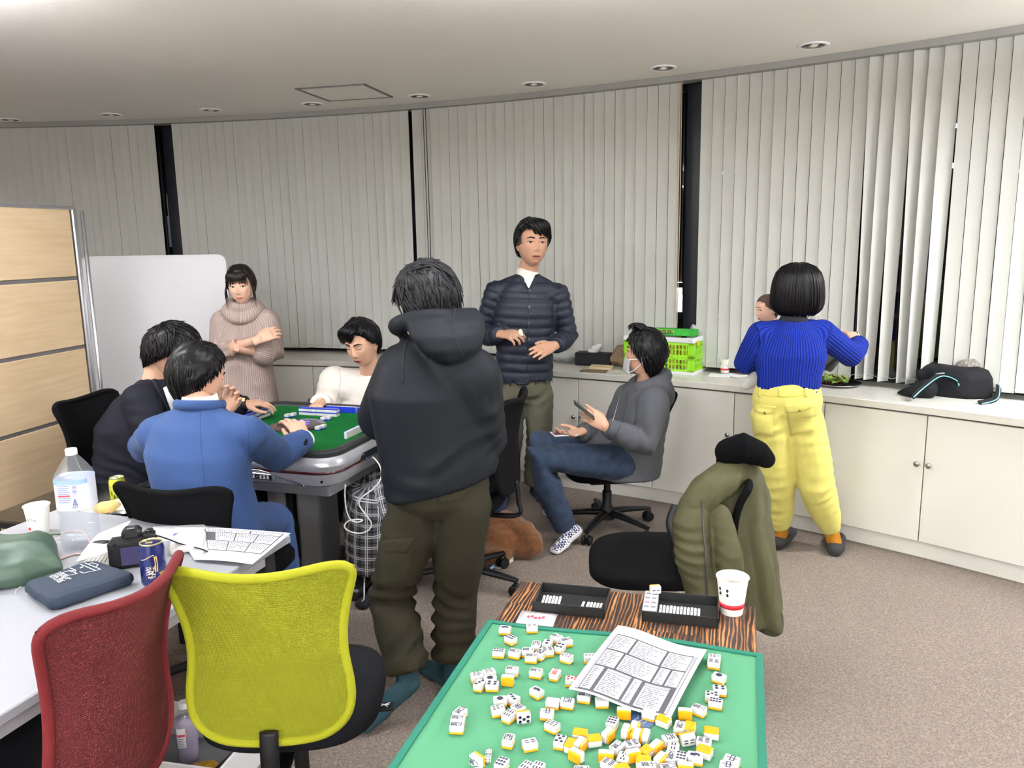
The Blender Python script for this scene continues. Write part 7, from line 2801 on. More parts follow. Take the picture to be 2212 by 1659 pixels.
# navy zip pouch with white print
pc = [on_desk(48, 1282), on_desk(205, 1232), on_desk(300, 1262), on_desk(112, 1326)]
pouch = thing('pouch', 'navy blue zip pouch with white printing lying on the desk', 'pouch', sum(pc, Vector()) / 4, world=True)
ctr = sum(pc, Vector()) / 4
def pouch_fill(mb):
 rows = []
 ring = []
 for i in range(4):
  a, b = pc[i], pc[(i + 1) % 4]
  for k in range(5):
   ring.append(a.lerp(b, .08 + .84 * k / 4))
 for z, k in ((.002, .93), (.010, 1.0), (.024, 1.0), (.034, .95), (.038, .75), (.039, .4)):
  rows.append([ctr + (p - ctr) * k + Vector((0, 0, z)) for p in ring])
 mb.loft(rows)
po_ = garment('pouch_body', pouch, mat('pouch_navy', rgb(32, 44, 60), .8, bump=(500, .2)), pouch_fill, .0045, 1, ((.0016, 26, 15),))
ru = (pc[1] - pc[0]).normalized(); rv = (pc[3] - pc[0]).normalized()
def on_pouch(u, v):
 p = pc[0].lerp(pc[1], u).lerp(pc[3].lerp(pc[2], u), v)
 return p + Vector((0, 0, .0))
def pouch_z():
 bm = bmesh.new(); bm.from_mesh(po_.data); return BVHTree.FromBMesh(bm)
_tree = pouch_z()
def on_top(p, lift=.0012):
 h_ = _tree.ray_cast(Vector((p.x, p.y, DZ + .3)), Vector((0, 0, -1)), .6)
 return (h_[0] if h_[0] is not None else p + Vector((0, 0, .04))) + Vector((0, 0, lift))
M_PRW = mat('print_white', rgb(226, 228, 230), .7)
def pline(pts, r_=.0016):
 mb = MB(); mb.tube([on_top(on_pouch(u, v)) for u, v in pts], r_, 5, flat=.4, up=(0, 0, 1)); return mb.build('print_line', M_PRW, pouch)
pline([(.60, .12), (.60, .48), (.80, .52), (.80, .14)]); pline([(.74, .14), (.74, .50)]); pline([(.80, .22), (.86, .20), (.88, .32), (.80, .40)]); pline([(.66, .28), (.70, .27)], .003)
pline([(.44, .22), (.44, .42), (.54, .44), (.54, .22), (.44, .22)]); pline([(.54, .26), (.59, .30), (.54, .38)]);
for i, (tx, u, sz) in enumerate((('THE PORTABLE', .30, .010), ('Side Bag', .345, .020), ('FOR EVERYDAY', .395, .009), ('TOOLS AND GEAR', .425, .009))):
 me = text_mesh(tx, sz, res=1); me.materials.append(M_PRW)
 p = on_top(on_pouch(u - .02, .40), .0022)
 xa = (rv).normalized(); za = Vector((0, 0, 1)); ya = za.cross(xa)
 o = link('print_text', me, pouch)
 o.matrix_parent_inverse = PINV[pouch.name]
 o.matrix_basis = Matrix(((xa.x, ya.x, 0, p.x), (xa.y, ya.y, 0, p.y), (xa.z, ya.z, 1, p.z), (0, 0, 0, 1)))
mb = MB(); q = pc[0] + Vector((0, 0, .02)); mb.tube([q, q + Vector((-.012, -.004, -.006)), q + Vector((-.014, -.006, -.018))], .0018, 6); mb.build('zip_puller', M_STEEL, pouch)

# booklets fanned open
def sheet3(mb, a, b, c_, d, th=.0012, n=6, bow=0.0):
 rows = []
 for j in range(n + 1):
  v = j / n
  row = [a.lerp(b, u / 4).lerp(d.lerp(c_, u / 4), v) + Vector((0, 0, bow * math.sin(v * PI))) for u in range(5)]
  rows.append(row + [p - Vector((0, 0, th)) for p in row[::-1]])
 mb.loft(rows)
e0 = Vector((0, 0, .04))
bk = thing('booklet', 'open folded leaflet leaning on the black camera', 'leaflet', on_desk(225, 1215), world=True)
A_, B_, C_, D_ = on_desk(168, 1212) + e0 * .2, on_desk(250, 1170) + e0 * 1.15, on_desk(285, 1160) + e0 * 1.4, on_desk(190, 1215) + e0 * .3
mb = MB(); sheet3(mb, on_desk(165, 1222) + e0 * .3, on_desk(246, 1206) + e0 * .6, on_desk(288, 1172) + e0 * 1.8, on_desk(215, 1182) + e0 * 1.1, bow=.004); mb.build('upper_page', mat('leaf_grey', rgb(206, 210, 214), .4), bk)
mb = MB(); sheet3(mb, on_desk(164, 1236) + e0 * .1, on_desk(248, 1222) + e0 * .15, on_desk(290, 1182) + e0 * 1.2, on_desk(210, 1200) + e0 * .5, bow=.002); lp = mb.build('lower_page', mat('leaf_dark', rgb(150, 148, 140), .4), bk)
mb = MB()
for k in range(7):
 u = .08 + .12 * k
 a, b = on_desk(164, 1236) + e0 * .13, on_desk(248, 1222) + e0 * .18
 c_, d = on_desk(290, 1182) + e0 * 1.23, on_desk(210, 1200) + e0 * .53
 mb.tube([a.lerp(b, u).lerp(d.lerp(c_, u), .12), a.lerp(b, u).lerp(d.lerp(c_, u), .12 + .3 + .1 * (k % 2))], .0012, 4)
mb.build('page_print', M_INK, lp)

# digital camera with lens and strap
cq = on_desk(292, 1222)
cmx = Matrix.Translation((cq.x, cq.y, DZ)) @ Matrix.Rotation(math.radians(20), 4, 'Z') @ Matrix.Scale(1.0, 4)
cmr = thing('digital_camera', 'black digital camera with its strap lying on the white desk', 'camera', mtx=cmx)
M_CAMB = mat('camera_black', rgb(18, 18, 20), .35, bump=(300, .1))
mb = MB(); mb.box((0, 0, .045), (.128, .050, .088), bev=.012); mb.build('camera_body', M_CAMB, cmr)
mb = MB(); mb.box((0, .006, .098), (.052, .050, .032), bev=.010); mb.box((.044, .0, .088), (.034, .040, .016), bev=.005); mb.build('viewfinder_hump', M_CAMB, cmr)
mb = MB(); mb.box((0, -.004, .116), (.022, .018, .003), bev=.001); mb.build('hot_shoe', M_STEEL, cmr)
mb = MB(); mb.lathe([(.036, .02), (.036, .035), (.033, .037), (.033, .075), (.035, .078), (.035, .088), (.028, .088), (.026, .080), (.001, .078)], n=32, mtx=Matrix.Translation((-.008, .0, .046)) @ Matrix.Rotation(-PI / 2, 4, 'X')); mb.build('lens', mat('lens_black', rgb(24, 24, 26), .4), cmr, True, 40)
mb = MB(); mb.box((.006, -.0255, .040), (.074, .002, .052), bev=.0008); mb.build('screen', mat('camera_screen', rgb(58, 54, 84), .12), cmr)
mb = MB()
for x, z in ((-.048, .066), (-.048, .050), (-.044, .080), (.05, .074), (.052, .056), (.052, .040)):
 mb.lathe([(.0045, 0), (.0045, .0025), (.003, .003)], n=12, mtx=Matrix.Translation((x, -.0252, z)) @ Matrix.Rotation(PI / 2, 4, 'X'))
mb.build('button', M_BLACKPL, cmr)
mb = MB(); mb.lathe([(.011, 0), (.011, .008), (.009, .009)], (.046, .0, .095), n=20); mb.build('mode_dial', M_CAMB, cmr)
mb = MB(); mb.tube(cat([(.068, 0, .080), (.09, .02, .060), (.12, .05, .03), (.16, .05, .012), (.19, .02, .008), (.18, -.02, .03)], 6), .010, 8, flat=.22, up=(0, 0, 1)); mb.tube(cat([(-.066, 0, .08), (-.10, .05, .07), (-.085, .10, .05), (-.03, .13, .03)], 6), .010, 8, flat=.22); mb.build('strap', mat('strap_black', rgb(16, 16, 18), .6), cmr, True)

# blue beer can
cq = on_desk(335, 1262)
def can(label, loc, s, top_m, body_m, h=.122, r_=.033, rz=0.0):
 t = thing('drink_can', label, 'can', loc, rz)
 mb = MB(); mb.lathe([(r_ * .78, 0), (r_ * .84, .003), (r_, .012), (r_, h - .016), (r_ * .86, h - .004), (r_ * .86, h - .003)], n=36); mb.build('can_body', body_m, t, True, 50)
 mb = MB(); mb.lathe([(r_ * .84, h - .005), (r_ * .875, h - .002), (r_ * .875, h), (r_ * .84, h + .0005), (r_ * .80, h - .004), (.001, h - .004)], n=36); lid = mb.build('lid', top_m, t, True, 40)
 mb = MB(); mb.lathe([(.0105, h - .0036), (.0105, h - .0032)], (r_ * .36, 0, 0), n=16); mb.build('opening', M_BLACKPL, lid)
 mb = MB(); mb.box((-.005, 0, h - .0022), (.018, .011, .0014), bev=.0006); mb.build('pull_tab', top_m, lid)
 return t
M_GOLD = mat('can_gold', rgb(214, 200, 140), .3, metal=.7)
cn_ = can('dark blue beer can with gold top and wheat emblem on the desk', (cq.x, cq.y, DZ), 1, M_GOLD, mat('can_blue', rgb(22, 32, 92), .22, metal=.35, coat=.4), rz=math.radians(12))
pr33 = lambda z: .033
def can_text(tx, a, z, sz, m, parent, r_=.033):
 me = text_mesh(tx, sz, res=2)
 co = get_co(me)
 ang = a + co[:, 0] / r_
 co2 = np.stack([(r_ + .0006) * np.cos(ang), (r_ + .0006) * np.sin(ang), z + co[:, 1]], 1)
 set_co(me, co2)
 me.materials.append(m)
 return link('can_print', me, parent)
M_GOLDP = mat('gold_print', rgb(206, 168, 106), .4)
can_text('麦', -1.55, .052, .026, mat('cream_print', rgb(240, 226, 196), .5), cn_)
can_text('MALT', -1.50, .034, .0075, mat('cream_print', rgb(240, 226, 196), .5), cn_)
mb = MB()
for k in range(7):
 z = .050 + .006 * k; a = -1.12 + .035 * math.sin(k * .5)
 for s_ in (-1, 1):
  a2 = a + s_ * .07
  mb.ellipsoid((.0335 * math.cos(a2), .0335 * math.sin(a2), z), (.0016, .0022, .0042), 6, 5)
mb.tube([(.0336 * math.cos(-1.12 - .5 * (k / 8) ** 2), .0336 * math.sin(-1.12 - .5 * (k / 8) ** 2), .092 - .064 * k / 8) for k in range(9)], .0006, 5)
mb.build('wheat_emblem', M_GOLDP, cn_)
mb = MB(); mb.tube([(.0336 * math.cos(a), .0336 * math.sin(a), .088 + .006 * math.sin((a + 1.7) * 3)) for a in [-2.3 + 1.1 * k / 10 for k in range(11)]], .0012, 5); mb.build('gold_ribbon', M_GOLDP, cn_)

# folded white cloth tote with blue print
t = thing('cloth_bag', 'folded white cloth bag with a blue print behind the beer can', 'bag', on_desk(405, 1180), world=True)
def cb(mb):
 a, b, c_, d = on_desk(368, 1202), on_desk(440, 1190), on_desk(446, 1160), on_desk(372, 1160)
 ctr_ = (a + b + c_ + d) / 4
 for z, k in ((.002, 1),):
  mb.loft([[ctr_ + (p - ctr_) * kk + Vector((0, 0, zz)) for p in (a, a.lerp(b, .5), b, b.lerp(c_, .5), c_, c_.lerp(d, .5), d, d.lerp(a, .5))] for zz, kk in ((.002, 1), (.02, .98), (.034, .7))])
garment('cloth', t, mat('canvas_white', rgb(222, 218, 216), .9, bump=(300, .2)), cb, .005, 3, ((.004, 18, 3),))
mb = MB(); mb.ellipsoid(on_desk(383, 1176) + Vector((0, 0, .030)), (.010, .006, .006), 10, 6); mb.build('blue_print', mat('tote_blue', rgb(70, 88, 150), .8), t)
mb = MB(); mb.tube(cat([on_desk(392, 1186) + Vector((0, 0, .02)), on_desk(412, 1190) + Vector((0, 0, .016)), on_desk(420, 1176) + Vector((0, 0, .022)), on_desk(404, 1166) + Vector((0, 0, .026)), on_desk(396, 1172) + Vector((0, 0, .03))], 6), .007, 8, flat=.3, up=(0, 0, 1)); mb.build('handle', mat('canvas_white', rgb(222, 218, 216), .9), t, True)

# printed sheet hanging over the desk corner
s00, s10, s11, s01 = PZ(375, 1140, DZ + .004), PZ(628, 1154, DZ + .010), PZ(545, 1222, DZ + .006), PZ(420, 1212, DZ + .003)
def fB(u, v):
 a, b = v / .297, u / .21
 p = s00.lerp(s10, a).lerp(s01.lerp(s11, a), b)
 return p + Vector((0, 0, .004 + .004 * math.sin(a * PI)))
cellsB = dict(dark=[(.010, .080, .150, .285)], white=[(.013, .083, .030, .200), (.013, .204, .030, .282), (.034, .110, .085, .165), (.034, .169, .085, .225), (.034, .229, .085, .282), (.089, .083, .147, .150), (.089, .154, .147, .220), (.089, .224, .147, .282)])
printed_sheet('printed_sheet', 'printed white sheet sticking out over the desk corner behind the yellow chair', fB, (0, 0, 1), .21, .297, cellsB)
# white notepad under it
t = on_desk(395, 1150)
mb = MB(); sheet3(mb, on_desk(330, 1140), on_desk(440, 1134), on_desk(470, 1165), on_desk(350, 1172), th=-.003); tag(mb.build('paper_sheet', M_PAPER), 'blank white sheet under the camera strap at the far desk edge', 'paper')

# thin pinkish cable
cable('thin_cable', [on_desk(120, 1165) + Vector((0, 0, .01)), on_desk(150, 1168) + Vector((0, 0, .03)), on_desk(185, 1172) + Vector((0, 0, .03)), on_desk(198, 1195) + Vector((0, 0, .004)), on_desk(160, 1200) + Vector((0, 0, .004)), on_desk(130, 1210) + Vector((0, 0, .004))], .003, mat('cable_pink', rgb(206, 178, 172), .5), 'thin pale pink cable curling in front of the water bottle')

# plate of bread and yellow can on the black stand
p0 = PZ(232, 1108, .66)
t = thing('plate', 'small dark plate with a lace paper and a piece of bread', 'plate', (p0.x, p0.y, .651))
mb = MB(); mb.lathe([(.05, 0), (.06, .002), (.085, .012), (.084, .014), (.05, .005), (.001, .004)], n=36); mb.build('dish', mat('dish_dark', rgb(40, 38, 38), .3), t, True)
mb = MB()
rows = []
for r_, z in ((.02, .006), (.06, .010), (.085, .024), (.088, .025), (.06, .012)):
 rows.append([Vector(((r_ + .006 * math.sin(a * 10) * (r_ > .05)) * math.cos(a), (r_ + .006 * math.sin(a * 10) * (r_ > .05)) * math.sin(a), z + .008 * math.sin(a * 5) * (r_ > .07))) for a in [2 * PI * k / 60 for k in range(60)]])
mb.loft(rows, cap=False); mb.build('lace_paper', mat('lace_white', rgb(240, 240, 240), .8), t, True)
def br(mb):
 mb.ellipsoid((p0.x - .005, p0.y, .651 + .030), (.045, .035, .020), 16, 8); mb.ellipsoid((p0.x + .02, p0.y + .01, .651 + .036), (.03, .025, .018), 14, 8)
bo = thing('bread', 'pale yellow piece of bread on the lace paper', 'bread', (p0.x, p0.y, .665), world=True)
garment('crumb', bo, mat('bread_yellow', rgb(206, 178, 110), .8, var=(40, .2), bump=(80, .3)), br, .005, 2, ((.003, 40, 5),))
p1 = PZ(258, 1088, .651)
cy = can('small yellow green soft drink can beside the plate', (p1.x, p1.y, .6505), 1, M_ALU, mat('can_yellow', rgb(206, 206, 70), .25, metal=.2, coat=.3, var=(60, .25)), h=.105, r_=.029)
mb = MB()
for k in range(4):
 a = -1.9 + .32 * k
 mb.ellipsoid((.0292 * math.cos(a), .0292 * math.sin(a), .05 - .012 * (k % 2)), (.002, .006, .009), 8, 5)
mb.build('fruit_print', mat('can_green_print', rgb(110, 140, 40), .4), cy)

# ---------------- under the desk: bottle in a shallow box
fb = PZ(432, 1520, 0)
t = thing('storage_box', 'shallow white box on the floor between the red and yellow chairs', 'box', (-1.02, 2.20, 0), math.radians(-12))
mb = MB()
for x, y, sx, sy in ((0, .14, .40, .008), (0, -.14, .40, .008), (.20, 0, .008, .288), (-.20, 0, .008, .288)):
 mb.box((x, y, .065), (sx, sy, .13), bev=.002)
mb.build('wall', mat('box_white', rgb(226, 226, 228), .5), t)
mb = MB(); mb.box((0, 0, .006), (.39, .28, .012)); mb.build('bottom', mat('box_grey', rgb(120, 120, 124), .5), t)
gq = thing('snack_packet', 'shiny gold snack packet lying in the shallow white box', 'packet', (-.96, 2.12, .012), world=True)
garment('foil', gq, mat('foil_gold', rgb(200, 150, 40), .25, metal=.6), lambda mb: mb.ellipsoid((-.96, 2.12, .045), (.08, .05, .03), 16, 8), .006, 1, ((.005, 30, 4),))
profS = [(.020, 0), (.030, .003), (.032, .01), (.032, .045), (.030, .05), (.033, .058), (.034, .13), (.030, .15), (.016, .172), (.0135, .176), (.0135, .185)]
sb, prs, lbs = bottle('drink_bottle', 'small clear bottle with pale violet drink standing in the shallow white box', (-1.035, 2.235, .013), profS, 3.0, None, None, M_WHITE, .178, .0165, rz=.5, liquid=mat('drink_violet', rgb(196, 176, 206), .2, alpha=.7), liq_z=.14)
mb = MB(); wrap_rect(mb, prs, -2.45, -1.75, .062, .128, 3.0, .001, 8); lb_ = mb.build('bottle_label', mat('label_white', rgb(232, 232, 236), .5), sb, True)
mb = MB(); wrap_rect(mb, prs, -2.42, -1.78, .100, .108, 3.0, .0016, 8); mb.build('label_red', mat('print_red', rgb(214, 70, 84), .5), lb_)
mb = MB()
for k in range(5):
 wrap_rect(mb, prs, -2.4, -1.85 - .05 * (k % 2), .094 - .006 * k - .002, .094 - .006 * k, 3.0, .0016, 6)
mb.build('label_print', mat('print_grey', rgb(120, 120, 130), .8), lb_)

# ============================================================ green bomber jacket and beanie on the chair
OL = cloth('bomber_olive', rgb(70, 69, 47), .6, bump=(300, .15), sheen=0, var=(8, .08))
jk = thing('jacket', 'olive green bomber jacket draped over the back of the black swivel chair', 'jacket', P(1580, 1330, 2.60), world=True)
YJ = 2.62
def jfill(mb):
 rows = []
 for y, x0, x1, dp, Yc in ((984, 1592, 1618, .03, 2.66), (1000, 1570, 1632, .055, 2.66), (1030, 1545, 1648, .085, 2.66), (1070, 1526, 1658, .11, 2.66), (1120, 1528, 1664, .13, 2.65), (1180, 1538, 1670, .145, 2.64), (1240, 1548, 1676, .155, 2.63), (1295, 1562, 1682, .16, 2.62), (1318, 1575, 1686, .16, 2.61)):
  c = P((x0 + x1) / 2, y, Yc)
  rx = (x1 - x0) / 2 / FPX * Yc * 1.03
  row = []
  for k in range(48):
   a = 2 * PI * k / 48
   f = 1 + (.10 * math.sin(a * 5 + 1.1) + .06 * math.sin(a * 9)) * min(1, (y - 984) / 160)
   row.append(c + Vector((rx * math.cos(a) * f, dp * math.sin(a) * f, 0)))
  rows.append(row)
 mb.loft(rows)
 # shoulder slope to the near sleeve
 mb.capsule([P(1585, 1020, 2.60), P(1530, 1060, 2.54), P(1500, 1100, 2.52)], [.05, .06, .06], 14)
garment('jacket_body', jk, OL, jfill, .008, 3, ((.006, 8, 12), (.003, 20, 13)), [(P(1620, 1120, 2.5), (1, 0, .1), .014, .07, .2), (P(1580, 1040, 2.5), (1, 0, -.6), .008, .05, .12)])
def jsl(mb):
 mb.capsule([P(1510, 1072, 2.54), P(1492, 1130, 2.50), P(1498, 1210, 2.47), P(1520, 1290, 2.45), P(1540, 1320, 2.45)], [.045, .058, .060, .052, .046], 18)
 mb.capsule([P(1556, 1110, 2.50), P(1575, 1200, 2.46), P(1580, 1290, 2.45)], [.035, .048, .045], 16)
garment('sleeve', jk, OL, jsl, .0075, 3, ((.005, 11, 17), (.003, 26, 18)), [(P(1498, 1200, 2.45), (.1, 0, 1), .006, .035, .13)])
mb = MB(); mb.tube(cat([P(1517, 1082, 2.475), P(1520, 1150, 2.43), P(1526, 1230, 2.405), P(1528, 1300, 2.40)], 8), .0035, 6); mb.build('zip', mat('zip_grey', rgb(50, 50, 48), .4), jk, True)
def jh(mb):
 mb.loft([[P((x0 + x1) / 2, y, 2.60) + Vector(((x1 - x0) / 2 / FPX * 2.6 * math.cos(2 * PI * k / 36), .14 * math.sin(2 * PI * k / 36), 0)) for k in range(36)] for y, x0, x1 in ((1306, 1600, 1686), (1332, 1604, 1686), (1336, 1612, 1680))])
garment('ribbed_hem', jk, mat('rib_olive', rgb(50, 51, 35), .9, bump=(160, .4, 'wave')), jh, .007, 2)
mb = MB(); mb.tube(cat([P(1462, 1095, 2.62), P(1450, 1130, 2.60), P(1462, 1175, 2.58), P(1466, 1215, 2.58)], 6), [.02] * 19, 10); mb.build('lining', mat('lining_black', rgb(22, 23, 26), .5), jk, True)

ht = thing('beanie', 'black knitted cap lying on top of the olive jacket', 'cap', P(1610, 1008, 2.62), world=True)
def hfill(mb):
 mb.capsule([P(1575, 976, 2.60), P(1605, 966, 2.58), P(1640, 980, 2.58), P(1655, 992, 2.60)], [.048, .052, .040, .030], 16)
 mb.capsule([P(1562, 978, 2.62), P(1556, 1000, 2.62)], [.022, .014], 12)
garment('knit', ht, mat('knit_black', rgb(7, 8, 10), .95, spec=.1, bump=(120, .5, 'wave')), hfill, .006, 4, ((.003, 14, 4),), [(P(1610, 985, 2.5), (0, 0, 1), .004, .03, .06)])
mb = MB(); mb.box(P(1552, 1006, 2.60), (.010, .012, .022), rot=.3, bev=.002); mb.build('orange_tab', mat('tab_orange', rgb(216, 80, 40), .7), ht)

# ============================================================ brown fleece blanket on the floor
bl_ = thing('blanket', 'brown fleece blanket heaped on the carpet behind the man in the hoodie', 'blanket', PZ(1090, 1200, 0), world=True)
g0 = lambda px, py, z: PZ(px, py, z)
def bfill(mb):
 mb.ellipsoid(PZ(1085, 1165, .07), (.16, .13, .085), 20, 10)
 mb.ellipsoid(PZ(1125, 1170, .06), (.10, .14, .085), 18, 10, mtx=Matrix.Rotation(.5, 4, 'Z'))
 mb.ellipsoid(PZ(1060, 1195, .04), (.12, .10, .05), 18, 10)
 mb.capsule([PZ(1045, 1145, .12), PZ(1090, 1130, .14), PZ(1130, 1150, .12), PZ(1150, 1180, .07)], [.05, .065, .06, .05], 14)
 mb.capsule([PZ(1040, 1215, .015), PZ(1070, 1205, .02)], [.03, .03], 10)
garment('fleece', bl_, mat('fleece_brown', rgb(98, 58, 22), .98, bump=(260, .9), sheen=.2, var=(60, .2)), bfill, .007, 2, ((.010, 12, 5), (.003, 34, 6), (.0015, 90, 7)))
mb = MB(); mb.tube(cat([PZ(1048, 1240, .006), PZ(1066, 1222, .010), PZ(1090, 1206, .014), PZ(1112, 1196, .018)], 6), .009, 8, flat=.6); mb.tube(cat([PZ(1146, 1150, .05), PZ(1160, 1156, .03), PZ(1158, 1166, .01)], 5), .009, 8, flat=.6); mb.build('blue_trim', mat('trim_blue', rgb(128, 160, 210), .8), bl_, True)
mb = MB(); sheet3(mb, PZ(1066, 1226, .006), PZ(1112, 1199, .016), PZ(1108, 1212, .004), PZ(1080, 1228, .003), th=.003); mb.build('printed_lining', mat('lining_cream', rgb(214, 196, 178), .9, var=(60, .35)), bl_)

# ============================================================ things on the counter
def on_ct(px, py):
 return PZ(px, py, CT)
q = on_ct(1284, 788)
tb = thing('tissue_box', 'black tissue box with a white tissue sticking out on the counter', 'tissue box', (q.x, q.y, CT), math.radians(-26))
mb = MB(); mb.box((0, 0, .043), (.235, .115, .086), bev=.006); mb.build('case', mat('box_black', rgb(24, 24, 28), .6), tb)
def tis(mb):
 mb.capsule([(q.x, q.y, CT + .075), (q.x + .005, q.y, CT + .105), (q.x + .03, q.y - .01, CT + .125)], [.022, .026, .014], 12); mb.capsule([(q.x - .02, q.y, CT + .085), (q.x - .035, q.y, CT + .100)], [.016, .010], 10)
ts_ = thing('tissue', 'crumpled white tissue pulled from the black box', 'tissue', (q.x, q.y, CT + .08), world=True)
garment('paper_tuft', ts_, mat('tissue_white', rgb(240, 240, 244), .9), tis, .005, 1, ((.007, 34, 6),))

q = on_ct(1311, 782)
profG = [(.020, 0), (.031, .003), (.032, .012), (.031, .05), (.032, .055), (.032, .125), (.030, .140), (.016, .180), (.0135, .185), (.0135, .195)]
gb, prg, lbg = bottle('drink_bottle', 'clear grape drink bottle with violet label and purple cap on the counter', (q.x, q.y, CT), profG, 2.0, (.062, .128), mat('label_grape', rgb(60, 34, 92), .4, var=(50, .2)), mat('cap_purple', rgb(110, 60, 140), .4), .186, .0165, rz=0)
def btl_text(tx, a, z, sz, parent, r_=.032):
 me = text_mesh(tx, sz, res=1); co = get_co(me)
 ang = a + co[:, 0] / r_
 set_co(me, np.stack([(r_ + .0014) * np.cos(ang), (r_ + .0014) * np.sin(ang), z + co[:, 1]], 1))
 me.materials.append(M_PRW); return link('label_text', me, parent)
for k, ch in enumerate('ぶどう'):
 btl_text(ch, -1.72, .118 - .020 * k, .021, lbg)
mb = MB(); wrap_rect(mb, prg, -1.35, -1.0, .066, .112, 2, .0012, 6); mb.build('label_berry', mat('berry_red', rgb(150, 40, 80), .4), lbg)

q = on_ct(1338, 790)
pbg = thing('paper_bag', 'crumpled brown paper bag between the grape bottle and the green crate', 'bag', (q.x, q.y, CT), world=True)
def pbf(mb):
 mb.capsule([Vector((q.x, q.y, CT + .05)), Vector((q.x + .02, q.y, CT + .10)), Vector((q.x + .05, q.y + .02, CT + .14))], [.052, .045, .03], 14)
 mb.ellipsoid((q.x, q.y, CT + .04), (.075, .06, .042), 16, 8)
garment('crumpled_paper', pbg, mat('kraft_brown', rgb(132, 112, 88), .8), pbf, .006, 1, ((.008, 22, 8), (.004, 50, 3)))

q = on_ct(1298, 797)
nb = thing('envelope', 'folded kraft paper envelope lying before the tissue box', 'envelope', (q.x, q.y, CT), math.radians(-22))
mb = MB(); rows = [[Vector((x, y, z)) for y, z in ((-.035, .002), (.035, .004), (.03, .022 - .10 * x * 0), (-.03, .016))] for x in (-.07, -.02, .03, .075)]
mb.loft(rows); mb.build('kraft_sheet', mat('kraft_light', rgb(190, 168, 134), .8), nb)
q = on_ct(1265, 802)
mb = MB(); mb.box((q.x + .05, q.y - .02, CT + .004), (.17, .07, .006), rot=math.radians(-18), bev=.002); tag(mb.build('notebook', mat('notebook_brown', rgb(96, 76, 52), .6)), 'thin brown notebook lying under the folded envelope', 'notebook')
q = on_ct(1228, 785)
pbag = thing('plastic_bag', 'thin clear plastic bag with bits beside the man in the quilted jacket', 'bag', (q.x, q.y, CT), world=True)
garment('film', pbag, clear_mat('film_bag', (.9, .92, .93), .28, .15), lambda mb: (mb.ellipsoid((q.x, q.y + .03, CT + .045), (.13, .08, .045), 16, 8), mb.ellipsoid((q.x - .06, q.y + .05, CT + .065), (.06, .05, .05), 14, 8)), .009, 1, ((.010, 16, 3), (.005, 36, 4)))

# collapsible green crate
cu = Vector((.845, -.535, 0)).normalized(); cv = Vector((.535, .845, 0)).normalized()
c0 = Vector((.705, 4.925, CT))
MC = Matrix(((cu.x, cv.x, 0, c0.x), (cu.y, cv.y, 0, c0.y), (0, 0, 1, CT), (0, 0, 0, 1)))
cr = thing('crate', 'lime green folding crate with white rims standing on the counter', 'crate', mtx=MC)
CW, CD_, CH = .455, .33, .225
M_LIME = mat('crate_lime', rgb(148, 214, 44), .4)
M_CRW = mat('crate_white', rgb(234, 236, 238), .4)
mb = MB()
for z0c, z1c in ((0.0, .016), (CH - .028, CH)):
 pass
mb = MB(); mb.box((CW / 2, CD_ / 2, .010), (CW, CD_, .020), bev=.003); mb.build('base', M_CRW, cr)
mb = MB()
for x, y, sx, sy in ((CW / 2, .006, CW + .01, .014), (CW / 2, CD_ - .006, CW + .01, .014), (.006, CD_ / 2, .014, CD_ + .01), (CW - .006, CD_ / 2, .014, CD_ + .01)):
 mb.box((x, y, CH - .014), (sx, sy, .030), bev=.003)
mb.build('rim', M_CRW, cr)
def lattice(L, nbars, mtx, name):
 for tier in range(2):
  zb = .020 + tier * .0885
  mb = MB()
  h_ = .086
  mb.box((L / 2, 0, zb + .006), (L, .008, .012)); mb.box((L / 2, 0, zb + h_ - .007), (L, .008, .014)); mb.box((L / 2, 0, zb + h_ * .52), (L, .006, .007))
  for e in (.018, L - .018):
   mb.box((e, 0, zb + h_ / 2), (.036, .008, h_))
  for k in range(nbars):
   x = .045 + (L - .09) * k / (nbars - 1)
   mb.box((x, 0, zb + h_ / 2), (.007, .006, h_ - .02))
  o = mb.mesh(name, M_LIME)
  o.transform(mtx)
  link(name, o, cr)
lattice(CW, 17, Matrix.Translation((0, .006, 0)), 'front_panel')
lattice(CW, 17, Matrix.Translation((0, CD_ - .006, 0)), 'back_panel')
lattice(CD_, 11, Matrix.Translation((CW - .006, 0, 0)) @ Matrix.Rotation(PI / 2, 4, 'Z'), 'side_panel')
lattice(CD_, 11, Matrix.Translation((.006, 0, 0)) @ Matrix.Rotation(PI / 2, 4, 'Z'), 'side_panel')
mb = MB()
for x in (.11, CW / 2, CW - .11):
 mb.box((x, -.002, .108), (.03, .008, .014), bev=.002)
for x in (.03, CW - .03):
 mb.box((x, -.002, .150), (.010, .006, .026), bev=.001)
 mb.box((x, -.002, .062), (.010, .006, .026), bev=.001)
mb.build('clip', M_LIME, cr)
mb = MB(); mb.box((CW + .003, .07, CH - .035), (.004, .03, .03), bev=.001); mb.build('yellow_tag', mat('tag_yellow', rgb(230, 196, 40), .5), cr)
# things seen through the slots: yellow packets
for k, (x, y) in enumerate(((.28, .16), (.36, .17))):
 w0 = MC @ Vector((x, y, 0))
 o = thing('packet', 'yellow packet inside the green crate, %s one' % ('left' if k == 0 else 'right'), 'packet', (w0.x, w0.y, CT + .021), math.radians(-32), group='packets in the crate')
 mb = MB(); mb.box((0, 0, .07), (.06, .10, .14), bev=.006); mb.build('carton', mat('packet_yellow', rgb(214, 190, 70), .5), o)
